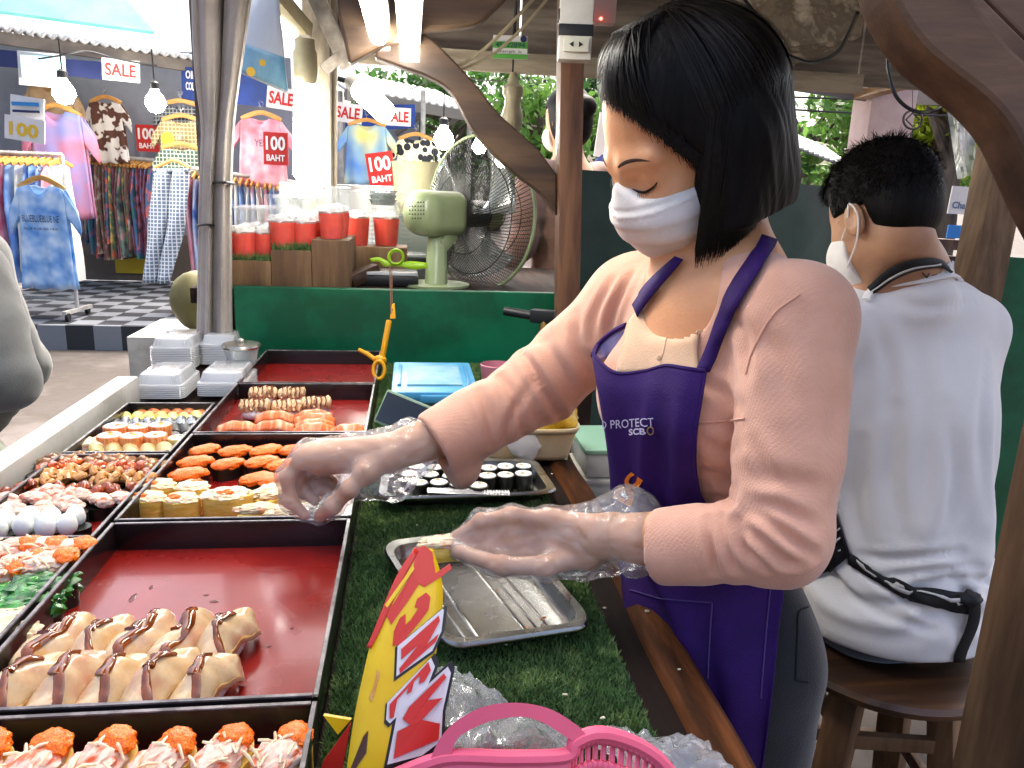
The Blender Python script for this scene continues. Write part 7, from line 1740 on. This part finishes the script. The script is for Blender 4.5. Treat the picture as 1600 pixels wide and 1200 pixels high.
# glass bowl with metal lid
t = thing('glass_jar', 'small glass jar with round metal lid beside the empty tray', 'jar', atz(405, 590, ZT)); q = np.array([-.398, 1.86, ZT])
b = MB(); b.lathe([(.0, .001), (.024, .001), (.030, .02), (.040, .075), (.041, .08)], q, 24); b.build('glass', film('jar_glass', (.8, .85, .84), .7, .05, .0, 10), t)
b = MB(); b.lathe([(.043, .078), (.045, .082), (.043, .087), (.02, .090), (.0, .090)], q, 28); b.blob(q+ZZ*.094, (.018, .018, .012), 1, 0, sub=2); b.build('lid', mat('jar_lid', '#b4b0a4', .25, metal=.9), t)
# coconut on the far table
b = MB(); b.blob(P(307, 470, 2.9), (.18, .18, .23), 3, .05, 2, 4); o = b.build('coconut', mat('coconut', '#56502a', .6, c2='#6a6438', vs=5, var=.8)); tag(o, 'green brown coconut behind the wrapped post', 'coconut')
b = MB(); q = P(298, 520, 2.9); b.box((q[0]-.02, q[1]+.1, (q[2]-.0)/2), (.35, .4, q[2])); o = b.build('side_stand', m_white, smooth=False); tag(o, 'white stand carrying the coconut behind the wrapped post', 'stand')

# ================================================================== NEW tag, basket, bags in front
D0 = .60
nc = P(625, 1020, D0); tn = nrm(-CF*.80+CR*.10*0-CR*.60*.0+CU*.25); 
def cp_(px, py, lift=0):
    """photo point on the gently curved card surface"""
    s = (1020-py)/200.0; d_ = D0+.045*s+.02*s*s+(px-620)*.00012; return P(px, py, d_)-CF*lift
nt_ = thing('sign_tag', 'curved yellow and red NEW tag clipped upright beside the red tray', 'sign', P(560, 1200, D0))
m_tagy = mat('tag_yellow', '#d9b004', .35, c2='#e0bb10', vs=20); m_tagr = mat('tag_red', '#c22a20', .35); m_tagw = mat('tag_white', '#cfcdd0', .4); m_tagk = mat('tag_black', '#1c1a1c', .4); m_tagb = mat('tag_brown', '#4a2c22', .4)
def tagpoly(pts, lift, m, name, par, th=.0008):
    b = MB(); b.prism([cp_(x, y, lift) for x, y in pts], CF*th); return b.build(name, m, par, smooth=False)
def tag_strips(left, right, n, lift, m, name, par, th=.0012):
    L_, R_ = spline(left, n), spline(right, n); b = MB(); b.sheet(lambda u, v: cp_(*(L_[int(round(u*(n-1)))]*(1-v)+R_[int(round(u*(n-1)))]*v), lift), n, 5); return b.build(name, m, par, solid=th)
card = tag_strips([(648, 856), (618, 905), (585, 985), (566, 1060), (552, 1130), (540, 1215)], [(676, 858), (690, 905), (690, 960), (672, 1060), (640, 1130), (610, 1215)], 30, 0, m_tagy, 'card', nt_)
tag_strips([(648, 855), (617, 905), (584, 985), (573, 1010)], [(654, 862), (628, 910), (594, 985), (580, 1012)], 16, .0012, m_tagr, 'red_edge', nt_)
tagpoly([(650, 855), (664, 852), (676, 862), (681, 895), (668, 906), (655, 912), (640, 935), (612, 975), (604, 960), (632, 915), (646, 890)], .0018, m_tagr, 'red_stroke', nt_)
tagpoly([(656, 912), (703, 880), (706, 888), (690, 900), (664, 916)], .0018, m_tagr, 'red_stroke', nt_)
tagpoly([(646, 882), (648, 888), (606, 948), (602, 944)], .0026, m_tagy, 'yellow_gap', nt_)
tagpoly([(652, 935), (666, 925), (673, 932), (670, 952), (655, 972), (640, 990), (628, 1005), (614, 1008), (616, 985), (625, 965), (634, 958), (634, 975), (642, 968), (655, 948), (648, 948)], .0018, m_tagr, 'red_letter', nt_)
for kk, pl in enumerate(([(622, 1008), (692, 950), (694, 952), (690, 985), (676, 1015), (620, 1055)], [(606, 1096), (674, 1026), (680, 1040), (668, 1072), (610, 1128), (604, 1122)], [(622, 1110), (700, 1040), (705, 1050), (692, 1110), (690, 1155), (660, 1178), (606, 1192)])):
    ce = np.mean(pl, 0); tagpoly([tuple(ce+(np.array(p)-ce)*1.13+np.array([1.5, 1.0])) for p in pl], .0014+.0003*kk, m_tagk, 'black_outline', nt_)
tagpoly([(622, 1008), (692, 950), (694, 952), (690, 985), (676, 1015), (620, 1055)], .0026, m_tagw, 'white_outline', nt_)
tagpoly([(606, 1096), (674, 1026), (680, 1040), (668, 1072), (610, 1128), (604, 1122)], .0026, m_tagw, 'white_outline', nt_)
tagpoly([(622, 1110), (700, 1040), (705, 1050), (692, 1110), (690, 1155), (660, 1178), (606, 1192)], .0026, m_tagw, 'white_outline', nt_)
tagpoly([(628, 1012), (686, 960), (688, 968), (668, 1005), (686, 988), (682, 1000), (626, 1050), (625, 1042), (655, 1005), (628, 1028)], .0036, m_tagr, 'letter_n', nt_)
tagpoly([(610, 1098), (670, 1032), (674, 1045), (664, 1062), (655, 1066), (658, 1052), (648, 1062), (644, 1078), (636, 1082), (640, 1070), (622, 1090), (616, 1118), (610, 1120)], .0036, m_tagr, 'letter_e', nt_)
tagpoly([(640, 1102), (694, 1050), (698, 1056), (668, 1092), (692, 1088), (660, 1122), (688, 1128), (686, 1152), (616, 1182), (622, 1140), (642, 1130), (630, 1120)], .0036, m_tagr, 'letter_w', nt_)
tagpoly([(568, 1150), (576, 1140), (573, 1175), (556, 1200), (548, 1200)], .0018, m_tagb, 'brown_spot', nt_)
tagpoly([(585, 1070), (590, 1045), (594, 1050), (588, 1075), (582, 1095), (577, 1088)], .0018, m_skin, 'printed_sketch', nt_)
b = MB(); b.prism([P(505, 1118, .60), P(548, 1125, .60), P(528, 1148, .60)], CF*.004); b.build('yellow_tip', m_tagy, nt_, smooth=False)
b = MB(); b.prism([P(548, 1130, .595), P(534, 1205, .595), P(498, 1210, .595), P(505, 1190, .595)], CF*.004); b.build('red_flap', m_tagr, nt_, smooth=False)
# pink basket
m_pb = mat('pink_basket', '#f76f8c', .42, c2='#f06783', vs=8, spec=.4)
t = thing('plastic_basket', 'bright pink plastic basket with arched handle in front of the turf', 'basket', (.10, .43, ZT))
DB = .545
arc_o = spline([(668, 1195), (690, 1150), (720, 1122), (760, 1103), (810, 1098), (860, 1108), (900, 1132), (915, 1146)], 30); arc_i = spline([(704, 1190), (712, 1158), (735, 1140), (770, 1126), (815, 1120), (850, 1130), (885, 1152), (900, 1160)], 30)
def bp_(px, py, k=0): return P(px, py, DB+.03*((px-800)/250.0)**2+k)
b = MB()
for kk in (0, .012): b.sheet(lambda u, v, kk=kk: bp_(*(arc_o[int(round(u*29))]*(1-v)+arc_i[int(round(u*29))]*v), kk), 30, 3)
b.sheet(lambda u, v: bp_(*arc_o[int(round(u*29))], .012*v), 30, 2); b.sheet(lambda u, v: bp_(*arc_i[int(round(u*29))], .012*v), 30, 2); b.build('handle', m_pb, t, auto=30)
rimt = spline([(610, 1215), (668, 1192), (712, 1182), (800, 1184), (885, 1180), (900, 1158), (935, 1146), (980, 1156), (1020, 1178), (1050, 1210)], 60)
b = MB(); b.tube([bp_(x, y, .004) for x, y in rimt], .0055, 8); b.build('rim', m_pb, t)
zb = ZT+.008; rim3 = [bp_(x, y, .006) for x, y in rimt]
for k in range(0, 59):
    if k % 2: continue
    a_, c = rim3[k], rim3[k+1]; m_ = (a_+c)/2; b = MB(); w_ = c-a_
    b.add([a_+w_*.15, a_+w_*1.3, np.array([(a_+w_*1.3)[0]*.92+.01, (a_+w_*1.3)[1]-.012, zb]), np.array([(a_+w_*.15)[0]*.92+.01, (a_+w_*.15)[1]-.012, zb])], [(0, 1, 2, 3)]); b.build('slat', m_pb, t, solid=.002)
    b = MB(); b.cyl(m_, m_+ZZ*.006, .0016, .0004, 6); b.build('tooth', m_pb, t)
wall = MB(); r2 = spline([(900, 1162), (935, 1150), (978, 1160), (1018, 1182), (1046, 1212)], 20)
for (v0, v1) in ((0, .12), (.38, .55), (.82, 1)):
    for i in range(19):
        a_, c = bp_(*r2[i], .002), bp_(*r2[i+1], .002); dn = np.array([-.004, -.006, -.05]); wall.add([a_+dn*v0, c+dn*v0, c+dn*v1, a_+dn*v1], [(0, 1, 2, 3)])
wall.build('band', m_pb, t, solid=.003)
r3 = spline([(606, 1218), (668, 1196), (712, 1186), (800, 1188), (890, 1184)], 24)
wall = MB(); wall.sheet(lambda u, v: bp_(*r3[int(round(u*23))], .003)+np.array([-.002, -.004, -.03])*v, 24, 3); wall.build('band', m_pb, t, solid=.003)
# crumpled clear bags
def bag(label, pts, d0, seed, amp=.012, m=None, zoff=0):
    g = surf([[atz(px, py, z) for px, py, z in r] for r in pts], 26, 26); 
    for i in range(26):
        for j in range(26):
            n_ = vnoise(np.array([i*.45+seed, j*.45, seed*1.7]))-.5; n2 = abs(vnoise(np.array([i*.25+seed*3, j*.3+5, 2.2]))-.5); g[i, j] += np.array([n_*.004, n_*.004, amp*.7*(n_+.9*n2)])
    b = MB(); surf_mesh(b, g); o = b.build('plastic_bag', m or film('bag_film', (.88, .9, .9), .74, .1, .006, 30, .6, fres=1.4), auto=25); return tag(o, label, 'plastic bag')
zb2 = ZT+.016
bag('crumpled clear plastic bag under the NEW tag', [[(650, 1050, zb2), (700, 1048, zb2), (740, 1062, zb2)], [(660, 1085, zb2+.02), (720, 1080, zb2+.02), (790, 1094, zb2)], [(650, 1140, zb2+.02), (720, 1130, zb2+.02), (790, 1120, zb2)]], 0, 1)
bag('shiny clear bag inside the pink basket handle', [[(705, 1135, zb2+.02), (790, 1118, zb2+.02), (880, 1130, zb2)], [(700, 1165, zb2+.04), (790, 1150, zb2+.05), (890, 1150, zb2+.02)], [(690, 1215, zb2+.03), (790, 1210, zb2+.03), (900, 1200, zb2+.01)]], 0, 2, .02)
bag('clear crinkled wrap beside the pink basket on the counter edge', [[(905, 1140, zb2), (1000, 1146, zb2), (1090, 1150, zb2-.01)], [(930, 1165, zb2+.01), (1020, 1168, zb2+.015), (1120, 1170, zb2)], [(980, 1210, zb2+.01), (1050, 1215, zb2+.01), (1150, 1215, zb2)]], 0, 3, .014)
